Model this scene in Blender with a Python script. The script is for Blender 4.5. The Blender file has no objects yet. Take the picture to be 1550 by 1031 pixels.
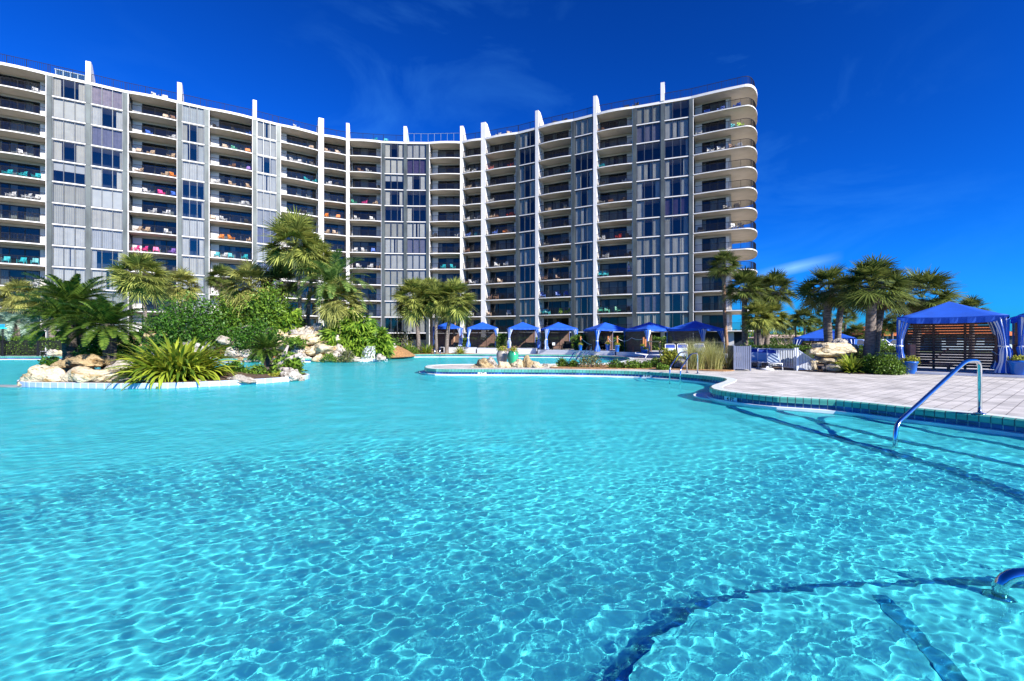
import bpy, bmesh, math, random
import numpy as np
from mathutils import Vector, Matrix, noise
from mathutils.geometry import tessellate_polygon

sc = bpy.context.scene
COL = sc.collection
F = 690.0                    # focal length in pixels of the 1550 wide photograph
EYE = 1.35                   # eye height above the pool deck (z = 0)
HOR = 515.0
R = math.radians
rnd = random.Random(11)

def at(px, py, Y):
    return Vector(((px - 775.0) / F * Y, Y, EYE + (HOR - py) / F * Y))
def gp(px, py, z=0.0):
    Y = F * (EYE - z) / (py - HOR)
    return Vector(((px - 775.0) / F * Y, Y, z))
def gx(px, Y, z=0.0):
    return Vector(((px - 775.0) / F * Y, Y, z))

# ------------------------------------------------------------------ materials
def nodes(name):
    m = bpy.data.materials.new(name); m.use_nodes = True
    nt = m.node_tree
    return m, nt, nt.nodes['Principled BSDF']
def N(nt, t, **kw):
    n = nt.nodes.new(t)
    for k, v in kw.items(): setattr(n, k, v)
    return n
def L(nt, a, b): nt.links.new(a, b)
def ramp(nt, stops):
    r = N(nt, 'ShaderNodeValToRGB')
    el = r.color_ramp.elements
    while len(el) < len(stops): el.new(0.5)
    for e, (p, c) in zip(el, stops):
        e.position = p; e.color = (*c, 1)
    return r
def mat(name, col, rough=0.6, metal=0.0, var=0.12, scale=3.0, bump=0.0, bscale=30.0, spec=0.5, stretch=None):
    m, nt, b = nodes(name)
    b.inputs['Roughness'].default_value = rough
    b.inputs['Metallic'].default_value = metal
    b.inputs['Specular IOR Level'].default_value = spec
    tc = N(nt, 'ShaderNodeTexCoord'); mp = N(nt, 'ShaderNodeMapping')
    L(nt, tc.outputs['Object'], mp.inputs[0])
    if stretch: mp.inputs['Scale'].default_value = stretch
    if var > 0:
        n = N(nt, 'ShaderNodeTexNoise'); n.inputs['Scale'].default_value = scale; n.inputs['Detail'].default_value = 6
        L(nt, mp.outputs[0], n.inputs['Vector'])
        lo = tuple(c * (1 - var * 1.6) for c in col); hi = tuple(min(1, c * (1 + var)) for c in col)
        r = ramp(nt, [(0.3, lo), (0.68, hi)])
        L(nt, n.outputs['Fac'], r.inputs[0]); L(nt, r.outputs[0], b.inputs['Base Color'])
    else:
        b.inputs['Base Color'].default_value = (*col, 1)
    if bump > 0:
        n2 = N(nt, 'ShaderNodeTexNoise'); n2.inputs['Scale'].default_value = bscale; n2.inputs['Detail'].default_value = 5
        L(nt, mp.outputs[0], n2.inputs['Vector'])
        bm = N(nt, 'ShaderNodeBump'); bm.inputs['Strength'].default_value = bump; bm.inputs['Distance'].default_value = 0.02
        L(nt, n2.outputs['Fac'], bm.inputs['Height']); L(nt, bm.outputs[0], b.inputs['Normal'])
    return m
def leaf_mat(name, dark, light, trans=0.3, rough=0.45, tip=None):
    """foliage: every leaf (mesh island) takes its own tone between dark and light"""
    m, nt, b = nodes(name)
    g = N(nt, 'ShaderNodeNewGeometry')
    r = ramp(nt, [(0.0, dark), (0.55, tuple((a + c) / 2 for a, c in zip(dark, light))), (1.0, light)] + ([] if tip is None else []))
    L(nt, g.outputs['Random Per Island'], r.inputs[0])
    out = r.outputs[0]
    if tip is not None:
        # a few dead leaves
        r2 = ramp(nt, [(0.0, tip), (0.1, tip), (0.13, dark), (0.55, tuple((a + c) / 2 for a, c in zip(dark, light))), (1.0, light)])
        L(nt, g.outputs['Random Per Island'], r2.inputs[0]); out = r2.outputs[0]
    L(nt, out, b.inputs['Base Color'])
    b.inputs['Roughness'].default_value = rough
    b.inputs['Specular IOR Level'].default_value = 0.25
    t = N(nt, 'ShaderNodeBsdfTranslucent'); mx = N(nt, 'ShaderNodeMixShader'); mx.inputs[0].default_value = trans
    h = N(nt, 'ShaderNodeHueSaturation'); h.inputs['Value'].default_value = 1.5; h.inputs['Hue'].default_value = 0.48
    L(nt, out, h.inputs['Color']); L(nt, h.outputs[0], t.inputs[0])
    o = nt.nodes['Material Output']
    L(nt, b.outputs[0], mx.inputs[1]); L(nt, t.outputs[0], mx.inputs[2]); L(nt, mx.outputs[0], o.inputs[0])
    return m
def glass_mat(name, tint=(0.8, 0.9, 0.92), ior=1.5, gl=1.0):
    m, nt, b = nodes(name); nt.nodes.remove(b)
    tr = N(nt, 'ShaderNodeBsdfTransparent'); tr.inputs[0].default_value = (*tint, 1)
    g = N(nt, 'ShaderNodeBsdfGlossy'); g.inputs['Roughness'].default_value = 0.02; g.inputs[0].default_value = (gl, gl, gl, 1)
    # two-sided Schlick reflectance (a thin pane reflects alike from both sides)
    ge = N(nt, 'ShaderNodeNewGeometry'); dt = N(nt, 'ShaderNodeVectorMath', operation='DOT_PRODUCT')
    L(nt, ge.outputs['Normal'], dt.inputs[0]); L(nt, ge.outputs['Incoming'], dt.inputs[1])
    ab = N(nt, 'ShaderNodeMath', operation='ABSOLUTE'); L(nt, dt.outputs['Value'], ab.inputs[0])
    om = N(nt, 'ShaderNodeMath', operation='SUBTRACT'); om.inputs[0].default_value = 1.0; L(nt, ab.outputs[0], om.inputs[1])
    pw = N(nt, 'ShaderNodeMath', operation='POWER'); pw.inputs[1].default_value = 5.0; L(nt, om.outputs[0], pw.inputs[0])
    r0 = 2 * ((ior - 1) / (ior + 1)) ** 2
    ma = N(nt, 'ShaderNodeMath', operation='MULTIPLY_ADD'); ma.inputs[1].default_value = 1 - r0; ma.inputs[2].default_value = r0; L(nt, pw.outputs[0], ma.inputs[0])
    mx = N(nt, 'ShaderNodeMixShader')
    L(nt, ma.outputs[0], mx.inputs[0]); L(nt, tr.outputs[0], mx.inputs[1]); L(nt, g.outputs[0], mx.inputs[2])
    L(nt, mx.outputs[0], nt.nodes['Material Output'].inputs[0])
    return m
def brick_mat(name, c1, c2, mortar, w, h, ms, rough=0.5, uv=True, offset=0.0, bump=0.3, rot=0.0, var=0.1):
    m, nt, b = nodes(name)
    tc = N(nt, 'ShaderNodeTexCoord'); mp = N(nt, 'ShaderNodeMapping'); mp.inputs['Rotation'].default_value = (0, 0, rot)
    L(nt, tc.outputs['UV' if uv else 'Object'], mp.inputs[0])
    t = N(nt, 'ShaderNodeTexBrick'); t.offset = offset
    for k, v in (('Color1', (*c1, 1)), ('Color2', (*c2, 1)), ('Mortar', (*mortar, 1)), ('Scale', 1.0), ('Mortar Size', ms), ('Mortar Smooth', 0.1), ('Brick Width', w), ('Row Height', h), ('Bias', 0.0)):
        t.inputs[k].default_value = v
    L(nt, mp.outputs[0], t.inputs['Vector'])
    n = N(nt, 'ShaderNodeTexNoise'); n.inputs['Scale'].default_value = 1.3; n.inputs['Detail'].default_value = 8
    L(nt, mp.outputs[0], n.inputs['Vector'])
    rr = ramp(nt, [(0.3, (1 - var * 1.8,) * 3), (0.7, (1 + var * 0.4,) * 3)])
    L(nt, n.outputs['Fac'], rr.inputs[0])
    mx = N(nt, 'ShaderNodeMix', data_type='RGBA', blend_type='MULTIPLY'); mx.inputs[0].default_value = 1
    L(nt, t.outputs['Color'], mx.inputs[6]); L(nt, rr.outputs[0], mx.inputs[7]); L(nt, mx.outputs[2], b.inputs['Base Color'])
    b.inputs['Roughness'].default_value = rough
    bp = N(nt, 'ShaderNodeBump', invert=True); bp.inputs['Strength'].default_value = bump; bp.inputs['Distance'].default_value = 0.004
    L(nt, t.outputs['Fac'], bp.inputs['Height']); L(nt, bp.outputs[0], b.inputs['Normal'])
    return m
def stripe_mat(name, c1, c2, scale, axis='X', rough=0.8, thr=0.5, uv=False, trans=0.15):
    m, nt, b = nodes(name)
    tc = N(nt, 'ShaderNodeTexCoord'); sp = N(nt, 'ShaderNodeSeparateXYZ')
    L(nt, tc.outputs['UV' if uv else 'Object'], sp.inputs[0])
    mu = N(nt, 'ShaderNodeMath', operation='MULTIPLY'); mu.inputs[1].default_value = scale
    fr = N(nt, 'ShaderNodeMath', operation='FRACT'); gt = N(nt, 'ShaderNodeMath', operation='GREATER_THAN'); gt.inputs[1].default_value = thr
    L(nt, sp.outputs[axis], mu.inputs[0]); L(nt, mu.outputs[0], fr.inputs[0]); L(nt, fr.outputs[0], gt.inputs[0])
    mx = N(nt, 'ShaderNodeMix', data_type='RGBA'); mx.inputs[6].default_value = (*c1, 1); mx.inputs[7].default_value = (*c2, 1)
    L(nt, gt.outputs[0], mx.inputs[0]); L(nt, mx.outputs[2], b.inputs['Base Color']); b.inputs['Roughness'].default_value = rough
    return m

M = {}
M['white'] = mat('white_stucco', (0.70, 0.68, 0.65), 0.75, var=0.05, scale=0.6, bump=0.15, bscale=12)
M['soffit'] = mat('soffit_bounce_tone', (0.50, 0.435, 0.36), 0.8, var=0.06, scale=0.8)  # soffits are white; shade and warm bounce are put into this tan
M['pilaster'] = mat('weathered_grey_metal', (0.085, 0.102, 0.098), 0.5, 0.3, var=0.28, scale=0.9, stretch=(1, 1, 0.35))
M['joint'] = mat('dark_joint', (0.05, 0.055, 0.06), 0.6)
M['frame'] = mat('bronze_frame', (0.10, 0.11, 0.115), 0.4, 0.5, var=0.1)
M['doorframe'] = mat('dark_door_frame', (0.02, 0.022, 0.025), 0.4, 0.3)
M['glass'] = glass_mat('window_glass', (0.74, 0.78, 0.79), 1.5, 0.8)
M['doorglass'] = glass_mat('door_glass', (0.50, 0.56, 0.58), 1.55, 0.38)
M['screen'] = glass_mat('screen_glass', (0.72, 0.88, 0.9), 1.6)
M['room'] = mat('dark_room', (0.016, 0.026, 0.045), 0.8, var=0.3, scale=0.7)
M['rail'] = mat('black_rail', (0.012, 0.013, 0.016), 0.7, spec=0.2)
CURT = [(0.53, 0.475, 0.385), (0.56, 0.51, 0.43), (0.45, 0.42, 0.385), (0.42, 0.38, 0.30), (0.46, 0.45, 0.41), (0.56, 0.52, 0.46)]
for i, c in enumerate(CURT): M['cur%d' % i] = mat('curtain_cloth_%d' % i, c, 0.9, var=0.06, scale=1.2)
M['cur6'] = mat('mauve_curtain', (0.20, 0.18, 0.23), 0.9, var=0.1)
M['cur7'] = mat('plum_curtain', (0.085, 0.055, 0.12), 0.9, var=0.15)
M['cur8'] = mat('rose_curtain', (0.36, 0.28, 0.29), 0.9, var=0.12)
M['steel'] = mat('polished_steel', (0.62, 0.64, 0.66), 0.12, 1.0, var=0.04)
M['canvas'] = mat('royal_blue_canvas', (0.004, 0.085, 0.50), 0.75, var=0.10, scale=1.4, bump=0.12, bscale=40)
M['postwhite'] = mat('white_powder_post', (0.72, 0.74, 0.76), 0.4, var=0.05)
M['postblue'] = mat('blue_powder_post', (0.03, 0.10, 0.33), 0.4, var=0.05)
M['curtstripe'] = stripe_mat('striped_curtain', (0.010, 0.11, 0.54), (0.72, 0.76, 0.82), 1.0, 'X', uv=True, thr=0.74)
M['slat'] = mat('dark_brown_slat', (0.14, 0.072, 0.05), 0.6, var=0.3, scale=2.2, stretch=(1, 1, 6))
M['pine'] = mat('yellow_pine', (0.56, 0.36, 0.15), 0.55, var=0.2, scale=4)
M['orangewood'] = mat('orange_stained_post', (0.46, 0.17, 0.05), 0.5, var=0.2, scale=4)
M['bluepot'] = mat('glazed_blue_pot', (0.01, 0.13, 0.52), 0.22, var=0.12, scale=3)
M['soil'] = mat('dark_soil', (0.10, 0.06, 0.035), 0.95, var=0.3, scale=8, bump=0.5)
M['mulch'] = mat('pine_straw_mulch', (0.36, 0.19, 0.07), 0.95, var=0.4, scale=9, bump=0.8, bscale=60)
M['rope'] = mat('white_rope', (0.72, 0.72, 0.7), 0.8)
M['whiteplastic'] = mat('white_plastic', (0.8, 0.8, 0.8), 0.4, var=0.04)
M['sling'] = mat('pale_blue_sling', (0.50, 0.60, 0.68), 0.7, var=0.08)
M['navyband'] = mat('navy_band', (0.012, 0.05, 0.32), 0.7)
M['fencegrey'] = mat('pale_grey_aluminium', (0.58, 0.63, 0.70), 0.4, var=0.06)
M['trunk'] = mat('palm_bark', (0.185, 0.15, 0.125), 0.9, var=0.4, scale=5, bump=0.9, bscale=14, stretch=(1, 1, 3.5))
M['trunkwarm'] = mat('warm_palm_bark', (0.34, 0.20, 0.12), 0.9, var=0.35, scale=5, bump=0.9, bscale=14, stretch=(1, 1, 3.5))
M['sagotrunk'] = mat('sago_bark', (0.085, 0.068, 0.055), 0.95, var=0.45, scale=9, bump=1.0, bscale=20, stretch=(1, 1, 2))
M['drift'] = mat('bleached_wood', (0.40, 0.34, 0.31), 0.85, var=0.3, scale=6, bump=0.5)
M['sabal'] = leaf_mat('fan_palm_leaf', (0.040, 0.071, 0.014), (0.42, 0.455, 0.105), 0.22, 0.38)
M['sabal_dark'] = leaf_mat('dark_fan_palm_leaf', (0.022, 0.045, 0.010), (0.20, 0.25, 0.055), 0.22, 0.38)
M['sabal_old'] = leaf_mat('yellowing_fan_palm_leaf', (0.086, 0.098, 0.021), (0.450, 0.465, 0.128), 0.22, 0.45)
M['deadleaf'] = leaf_mat('dead_palm_leaf', (0.115, 0.075, 0.046), (0.495, 0.375, 0.255), 0.15, 0.7)
M['sago'] = leaf_mat('sago_leaf', (0.012, 0.052, 0.009), (0.17, 0.26, 0.035), 0.2, 0.4)
M['date'] = leaf_mat('date_palm_leaf', (0.034, 0.086, 0.017), (0.225, 0.330, 0.075), 0.25, 0.4)
M['pindo'] = leaf_mat('silver_blue_palm_leaf', (0.115, 0.196, 0.138), (0.390, 0.540, 0.405), 0.2, 0.5)
M['crinum'] = leaf_mat('strap_leaf', (0.08, 0.15, 0.014), (0.42, 0.47, 0.045), 0.28, 0.4)
M['strapgreen'] = leaf_mat('green_strap_leaf', (0.069, 0.149, 0.014), (0.420, 0.495, 0.060), 0.28, 0.35)
M['shrub'] = leaf_mat('glossy_shrub_leaf', (0.010, 0.042, 0.006), (0.10, 0.23, 0.024), 0.25, 0.45)
M['shrubmid'] = leaf_mat('mid_green_shrub_leaf', (0.023, 0.069, 0.009), (0.210, 0.345, 0.038), 0.25, 0.4)
M['philo'] = leaf_mat('broad_lobed_leaf', (0.025, 0.098, 0.009), (0.285, 0.420, 0.045), 0.3, 0.33)
M['olive'] = leaf_mat('olive_shrub_leaf', (0.052, 0.063, 0.023), (0.240, 0.255, 0.090), 0.2, 0.5)
M['hedge'] = leaf_mat('hedge_leaf', (0.021, 0.063, 0.009), (0.165, 0.285, 0.030), 0.25, 0.45)
M['lime'] = leaf_mat('yellow_green_leaf', (0.115, 0.161, 0.023), (0.540, 0.540, 0.075), 0.25, 0.45)
M['grass'] = leaf_mat('ornamental_grass_blade', (0.17, 0.21, 0.05), (0.60, 0.58, 0.24), 0.3, 0.5)
M['flower'] = leaf_mat('dusty_pink_flower', (0.345, 0.092, 0.092), (0.600, 0.330, 0.210), 0.2, 0.6)
M['twig'] = mat('grey_twig', (0.16, 0.14, 0.12), 0.9)

def rock_material(name, base, stain, pit, st=0.5):
    m, nt, b = nodes(name)
    tc = N(nt, 'ShaderNodeTexCoord')
    oi = N(nt, 'ShaderNodeObjectInfo')
    ad = N(nt, 'ShaderNodeVectorMath', operation='ADD'); L(nt, tc.outputs['Object'], ad.inputs[0])
    mu = N(nt, 'ShaderNodeMath', operation='MULTIPLY'); mu.inputs[1].default_value = 40; L(nt, oi.outputs['Random'], mu.inputs[0])
    L(nt, mu.outputs[0], ad.inputs[1])
    n1 = N(nt, 'ShaderNodeTexNoise'); n1.inputs['Scale'].default_value = 1.6; n1.inputs['Detail'].default_value = 9; n1.inputs['Roughness'].default_value = 0.65
    L(nt, ad.outputs[0], n1.inputs['Vector'])
    r1 = ramp(nt, [(0.36, stain), (0.36 + 0.12 * st + 0.06, base), (0.75, tuple(min(1, c * 1.12) for c in base))])
    L(nt, n1.outputs['Fac'], r1.inputs[0])
    v = N(nt, 'ShaderNodeTexVoronoi'); v.inputs['Scale'].default_value = 5.5
    n3 = N(nt, 'ShaderNodeTexNoise'); n3.inputs['Scale'].default_value = 4; n3.inputs['Detail'].default_value = 5
    L(nt, ad.outputs[0], n3.inputs['Vector'])
    mxv = N(nt, 'ShaderNodeMix', data_type='RGBA'); mxv.inputs[0].default_value = 0.25
    L(nt, ad.outputs[0], mxv.inputs[6]); L(nt, n3.outputs['Color'], mxv.inputs[7]); L(nt, mxv.outputs[2], v.inputs['Vector'])
    rp = ramp(nt, [(0.10, (1, 1, 1)), (0.26, (0, 0, 0))]); L(nt, v.outputs['Distance'], rp.inputs[0])
    gate = ramp(nt, [(0.52, (0, 0, 0)), (0.60, (1, 1, 1))]); L(nt, n3.outputs['Fac'], gate.inputs[0])
    pm = N(nt, 'ShaderNodeMath', operation='MULTIPLY'); L(nt, rp.outputs[0], pm.inputs[0]); L(nt, gate.outputs[0], pm.inputs[1])
    mx = N(nt, 'ShaderNodeMix', data_type='RGBA'); mx.inputs[7].default_value = (*pit, 1)
    L(nt, pm.outputs[0], mx.inputs[0]); L(nt, r1.outputs[0], mx.inputs[6]); L(nt, mx.outputs[2], b.inputs['Base Color'])
    b.inputs['Roughness'].default_value = 0.9; b.inputs['Specular IOR Level'].default_value = 0.2
    n2 = N(nt, 'ShaderNodeTexNoise'); n2.inputs['Scale'].default_value = 7; n2.inputs['Detail'].default_value = 8
    L(nt, ad.outputs[0], n2.inputs['Vector'])
    sb = N(nt, 'ShaderNodeMath', operation='SUBTRACT'); L(nt, n2.outputs['Fac'], sb.inputs[0]); L(nt, pm.outputs[0], sb.inputs[1])
    bp = N(nt, 'ShaderNodeBump'); bp.inputs['Strength'].default_value = 0.9; bp.inputs['Distance'].default_value = 0.12
    L(nt, sb.outputs[0], bp.inputs['Height']); L(nt, bp.outputs[0], b.inputs['Normal'])
    return m
M['rock_cream'] = rock_material('cream_limestone', (0.63, 0.53, 0.35), (0.36, 0.23, 0.08), (0.14, 0.09, 0.05))
M['rock_white'] = rock_material('white_limestone', (0.51, 0.46, 0.38), (0.20, 0.16, 0.12), (0.08, 0.07, 0.06))
M['rock_tan'] = rock_material('ochre_limestone', (0.44, 0.33, 0.17), (0.22, 0.13, 0.05), (0.08, 0.055, 0.03))
M['rock_grey'] = rock_material('grey_weathered_limestone', (0.42, 0.39, 0.34), (0.16, 0.14, 0.12), (0.05, 0.045, 0.04))
M['rock_red'] = rock_material('red_brown_rock', (0.20, 0.075, 0.06), (0.10, 0.04, 0.04), (0.04, 0.02, 0.02))

# ------------------------------------------------------------------ mesh builder
class MB:
    def __init__(s): s.v = []; s.f = []; s.mi = []; s.mats = []; s.uv = {}
    def m(s, name):
        if name not in s.mats: s.mats.append(name)
        return s.mats.index(name)
    def poly(s, pts, mt, uvs=None):
        i = len(s.v); s.v += [tuple(p) for p in pts]; s.f.append(tuple(range(i, i + len(pts)))); s.mi.append(s.m(mt))
        if uvs: s.uv[len(s.f) - 1] = uvs
    def hexa(s, c, mt):
        """c: 8 corners, bottom ring 0-3 ccw, top ring 4-7"""
        i = len(s.v); s.v += [tuple(p) for p in c]; k = s.m(mt)
        for q in ((0, 3, 2, 1), (4, 5, 6, 7), (0, 1, 5, 4), (1, 2, 6, 5), (2, 3, 7, 6), (3, 0, 4, 7)):
            s.f.append(tuple(i + a for a in q)); s.mi.append(k)
    def box(s, a, b, mt, fr=None):
        (x0, y0, z0), (x1, y1, z1) = a, b
        c = [(x0, y0, z0), (x1, y0, z0), (x1, y1, z0), (x0, y1, z0), (x0, y0, z1), (x1, y0, z1), (x1, y1, z1), (x0, y1, z1)]
        if fr: c = [fr(*p) for p in c]
        s.hexa(c, mt)
    def prism(s, ring, z0, z1, mt, top=None, caps=True):
        n = len(ring)
        for i in range(n):
            a = ring[i]; b = ring[(i + 1) % n]
            s.poly([(a[0], a[1], z0), (b[0], b[1], z0), (b[0], b[1], z1), (a[0], a[1], z1)], mt)
        if caps:
            for z, k in ((z0, mt), (z1, top or mt)):
                vs = [Vector((p[0], p[1], 0)) for p in ring]
                for t in tessellate_polygon([vs]):
                    t = t if z == z1 else t[::-1]
                    s.poly([(ring[j][0], ring[j][1], z) for j in t], k)
    def tube(s, path, rad, mt, n=8, cap=True):
        path = [Vector(p) for p in path]; rs = rad if isinstance(rad, (list, tuple)) else [rad] * len(path)
        i0 = len(s.v); k = s.m(mt); up = None
        for i, p in enumerate(path):
            d = (path[min(i + 1, len(path) - 1)] - path[max(i - 1, 0)]).normalized()
            if up is None:
                up = Vector((0, 0, 1)) if abs(d.z) < 0.9 else Vector((1, 0, 0))
            x = d.cross(up).normalized(); up = x.cross(d).normalized()
            for j in range(n):
                a = 2 * math.pi * j / n
                s.v.append(tuple(p + (x * math.cos(a) + up * math.sin(a)) * rs[i]))
        for i in range(len(path) - 1):
            for j in range(n):
                a = i0 + i * n + j; b = i0 + i * n + (j + 1) % n
                s.f.append((a, b, b + n, a + n)); s.mi.append(k)
        if cap:
            s.f.append(tuple(i0 + j for j in range(n))[::-1]); s.mi.append(k)
            e = i0 + (len(path) - 1) * n; s.f.append(tuple(e + j for j in range(n))); s.mi.append(k)
    def lathe(s, prof, mt, n=20, c=(0, 0, 0)):
        i0 = len(s.v); k = s.m(mt)
        for r, z in prof:
            for j in range(n):
                a = 2 * math.pi * j / n; s.v.append((c[0] + r * math.cos(a), c[1] + r * math.sin(a), c[2] + z))
        for i in range(len(prof) - 1):
            for j in range(n):
                a = i0 + i * n + j; b = i0 + i * n + (j + 1) % n
                s.f.append((a, b, b + n, a + n)); s.mi.append(k)
    def build(s, name, parent=None, smooth=False, loc=None, weld=False):
        me = bpy.data.meshes.new(name); me.from_pydata(s.v, [], s.f)
        if weld:
            bm = bmesh.new(); bm.from_mesh(me); bmesh.ops.remove_doubles(bm, verts=bm.verts, dist=0.002); bm.to_mesh(me); bm.free()
        for k in s.mats: me.materials.append(M[k])
        if len(s.mats) > 1: me.polygons.foreach_set('material_index', s.mi)
        if s.uv:
            ul = me.uv_layers.new(name='UVMap')
            for fi, uvs in s.uv.items():
                for li, uv in zip(me.polygons[fi].loop_indices, uvs): ul.data[li].uv = uv
        if smooth: me.shade_smooth()
        me.update()
        o = bpy.data.objects.new(name, me); COL.objects.link(o)
        if parent: o.parent = parent
        if loc: o.location = loc
        return o

def quads(name, V, mt, parent=None, tri=False):
    """V: (n,4,3) array of leaf quads, or (n,k,2,3) strips of k cross-sections (one island per strip)"""
    V = np.asarray(V, dtype=np.float32)
    if V.ndim == 3:
        n = len(V); co = V.reshape(-1, 3); Fi = np.arange(n * 4).reshape(n, 4)
    else:
        n, k = V.shape[:2]; co = V.reshape(-1, 3)
        b = np.arange(n)[:, None, None] * (2 * k) + np.arange(k - 1)[None, :, None] * 2
        Fi = (b + np.array([0, 1, 3, 2])[None, None, :]).reshape(-1, 4)
    return raw(name, co, Fi, mt, parent)
def raw(name, co, Fi, mt, parent=None):
    me = bpy.data.meshes.new(name)
    me.vertices.add(len(co)); me.vertices.foreach_set('co', np.ascontiguousarray(co, dtype=np.float32).ravel())
    Fi = np.asarray(Fi, dtype=np.int32)
    me.loops.add(Fi.size); me.loops.foreach_set('vertex_index', Fi.ravel())
    me.polygons.add(len(Fi)); me.polygons.foreach_set('loop_start', (np.arange(len(Fi)) * Fi.shape[1]).astype(np.int32))
    me.update(calc_edges=True); me.validate()
    if mt: me.materials.append(M[mt])
    o = bpy.data.objects.new(name, me); COL.objects.link(o)
    if parent: o.parent = parent
    return o

def empty(name, label, cat, loc=(0, 0, 0), rz=0.0, group=None):
    o = bpy.data.objects.new(name, None); COL.objects.link(o); o.location = loc; o.rotation_euler = (0, 0, rz); o.empty_display_size = 0.1
    return tag(o, label, cat, group)
def tag(o, label, cat, group=None):
    o['label'] = label; o['category'] = cat
    if group: o['group'] = group
    return o
def kind(o, k): o['kind'] = k; return o
def copy_tree(o, parent=None):
    c = o.copy(); COL.objects.link(c)
    if parent: c.parent = parent
    for ch in list(o.children): copy_tree(ch, c)
    return c
ORD = ['first', 'second', 'third', 'fourth', 'fifth', 'sixth', 'seventh', 'eighth', 'ninth', 'tenth', 'eleventh', 'twelfth', 'thirteenth', 'fourteenth', 'fifteenth']

# ------------------------------------------------------------------ camera, sky, sun
cam = bpy.data.cameras.new('camera'); co_ = bpy.data.objects.new('camera', cam); COL.objects.link(co_)
co_.location = (0, 0, EYE); co_.rotation_euler = (math.pi / 2, 0, 0)
cam.sensor_width = 36; cam.lens = 36 * F / 1550; cam.clip_end = 9000; cam.clip_start = 0.05
sc.camera = co_
SUN_AZ, SUN_EL = R(44), R(31)
S = Vector((math.sin(SUN_AZ) * math.cos(SUN_EL), -math.cos(SUN_AZ) * math.cos(SUN_EL), math.sin(SUN_EL)))
sl = bpy.data.lights.new('sun', 'SUN'); sl.energy = 5.0; sl.angle = R(0.5); sl.color = (1.0, 0.945, 0.87)
so = bpy.data.objects.new('sun', sl); COL.objects.link(so); so.rotation_euler = S.to_track_quat('Z', 'Y').to_euler(); so.location = (20, -20, 40)
sl.cycles.is_caustics_light = True
w = bpy.data.worlds.new('World'); sc.world = w; w.use_nodes = True
nt = w.node_tree; bg = nt.nodes['Background']
sky = N(nt, 'ShaderNodeTexSky'); sky.sky_type = 'NISHITA'; sky.sun_disc = False
sky.sun_elevation = SUN_EL; sky.sun_rotation = math.pi - SUN_AZ
sky.air_density = 1.0; sky.dust_density = 0.3; sky.ozone_density = 3.0
tc = N(nt, 'ShaderNodeTexCoord')
mul = N(nt, 'ShaderNodeMix', data_type='RGBA', blend_type='MULTIPLY'); mul.inputs[0].default_value = 1.0
mul.inputs[7].default_value = SKYTINT = (0.10, 0.62, 1.2, 1)
L(nt, sky.outputs[0], mul.inputs[6])
# thin wisps of cirrus, by direction
mp = N(nt, 'ShaderNodeMapping'); mp.inputs['Scale'].default_value = (2.2, 2.2, 5.0); mp.inputs['Rotation'].default_value = (0.5, 0.35, 0.4)
L(nt, tc.outputs['Generated'], mp.inputs[0])
n1 = N(nt, 'ShaderNodeTexNoise'); n1.inputs['Scale'].default_value = 1.6; n1.inputs['Detail'].default_value = 9; n1.inputs['Roughness'].default_value = 0.6; n1.inputs['Distortion'].default_value = 0.6
L(nt, mp.outputs[0], n1.inputs['Vector'])
r1 = ramp(nt, [(0.50, (0, 0, 0)), (0.78, (1, 1, 1))]); L(nt, n1.outputs['Fac'], r1.inputs[0])
n2 = N(nt, 'ShaderNodeTexNoise'); n2.inputs['Scale'].default_value = 1.1; n2.inputs['Detail'].default_value = 2
L(nt, tc.outputs['Generated'], n2.inputs['Vector'])
r2 = ramp(nt, [(0.48, (0, 0, 0)), (0.68, (0.15, 0.15, 0.15))]); L(nt, n2.outputs['Fac'], r2.inputs[0])
mw = N(nt, 'ShaderNodeMath', operation='MULTIPLY'); L(nt, r1.outputs[0], mw.inputs[0]); L(nt, r2.outputs[0], mw.inputs[1])
cl = N(nt, 'ShaderNodeMix', data_type='RGBA'); cl.inputs[7].default_value = (0.7, 3.3, 7.6, 1)
gm = N(nt, 'ShaderNodeGamma'); gm.inputs[1].default_value = 1.5
sc1 = N(nt, 'ShaderNodeVectorMath', operation='SCALE'); sc1.inputs['Scale'].default_value = 0.14
sc2 = N(nt, 'ShaderNodeVectorMath', operation='SCALE'); sc2.inputs['Scale'].default_value = 6.6
L(nt, mul.outputs[2], sc1.inputs[0]); L(nt, sc1.outputs[0], gm.inputs[0]); L(nt, gm.outputs[0], sc2.inputs[0])
L(nt, mw.outputs[0], cl.inputs[0]); L(nt, sc2.outputs[0], cl.inputs[6])
# one thin streak of cirrus low over the palms to the right of the tower
sx_ = N(nt, 'ShaderNodeSeparateXYZ'); L(nt, tc.outputs['Generated'], sx_.inputs[0])
def MT(op, a, b=None):
    n_ = N(nt, 'ShaderNodeMath', operation=op)
    for k_, v_ in enumerate((a, b)):
        if v_ is None: continue
        if isinstance(v_, (int, float)): n_.inputs[k_].default_value = v_
        else: L(nt, v_, n_.inputs[k_])
    return n_.outputs[0]
ta = MT('DIVIDE', sx_.outputs['X'], sx_.outputs['Y']); te_ = MT('DIVIDE', sx_.outputs['Z'], sx_.outputs['Y'])
dd = MT('SUBTRACT', MT('SUBTRACT', te_, 0.160), MT('MULTIPLY', MT('SUBTRACT', ta, 0.62), 0.23))
k1 = MT('MAXIMUM', MT('SUBTRACT', 1.0, MT('DIVIDE', MT('ABSOLUTE', dd), 0.016)), 0.0); k2 = MT('MAXIMUM', MT('SUBTRACT', 1.0, MT('DIVIDE', MT('ABSOLUTE', MT('SUBTRACT', ta, 0.62)), 0.11)), 0.0)
st_ = MT('MULTIPLY', MT('MULTIPLY', MT('MULTIPLY', k1, k2), n1.outputs['Fac']), MT('GREATER_THAN', sx_.outputs['Y'], 0.0))
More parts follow.
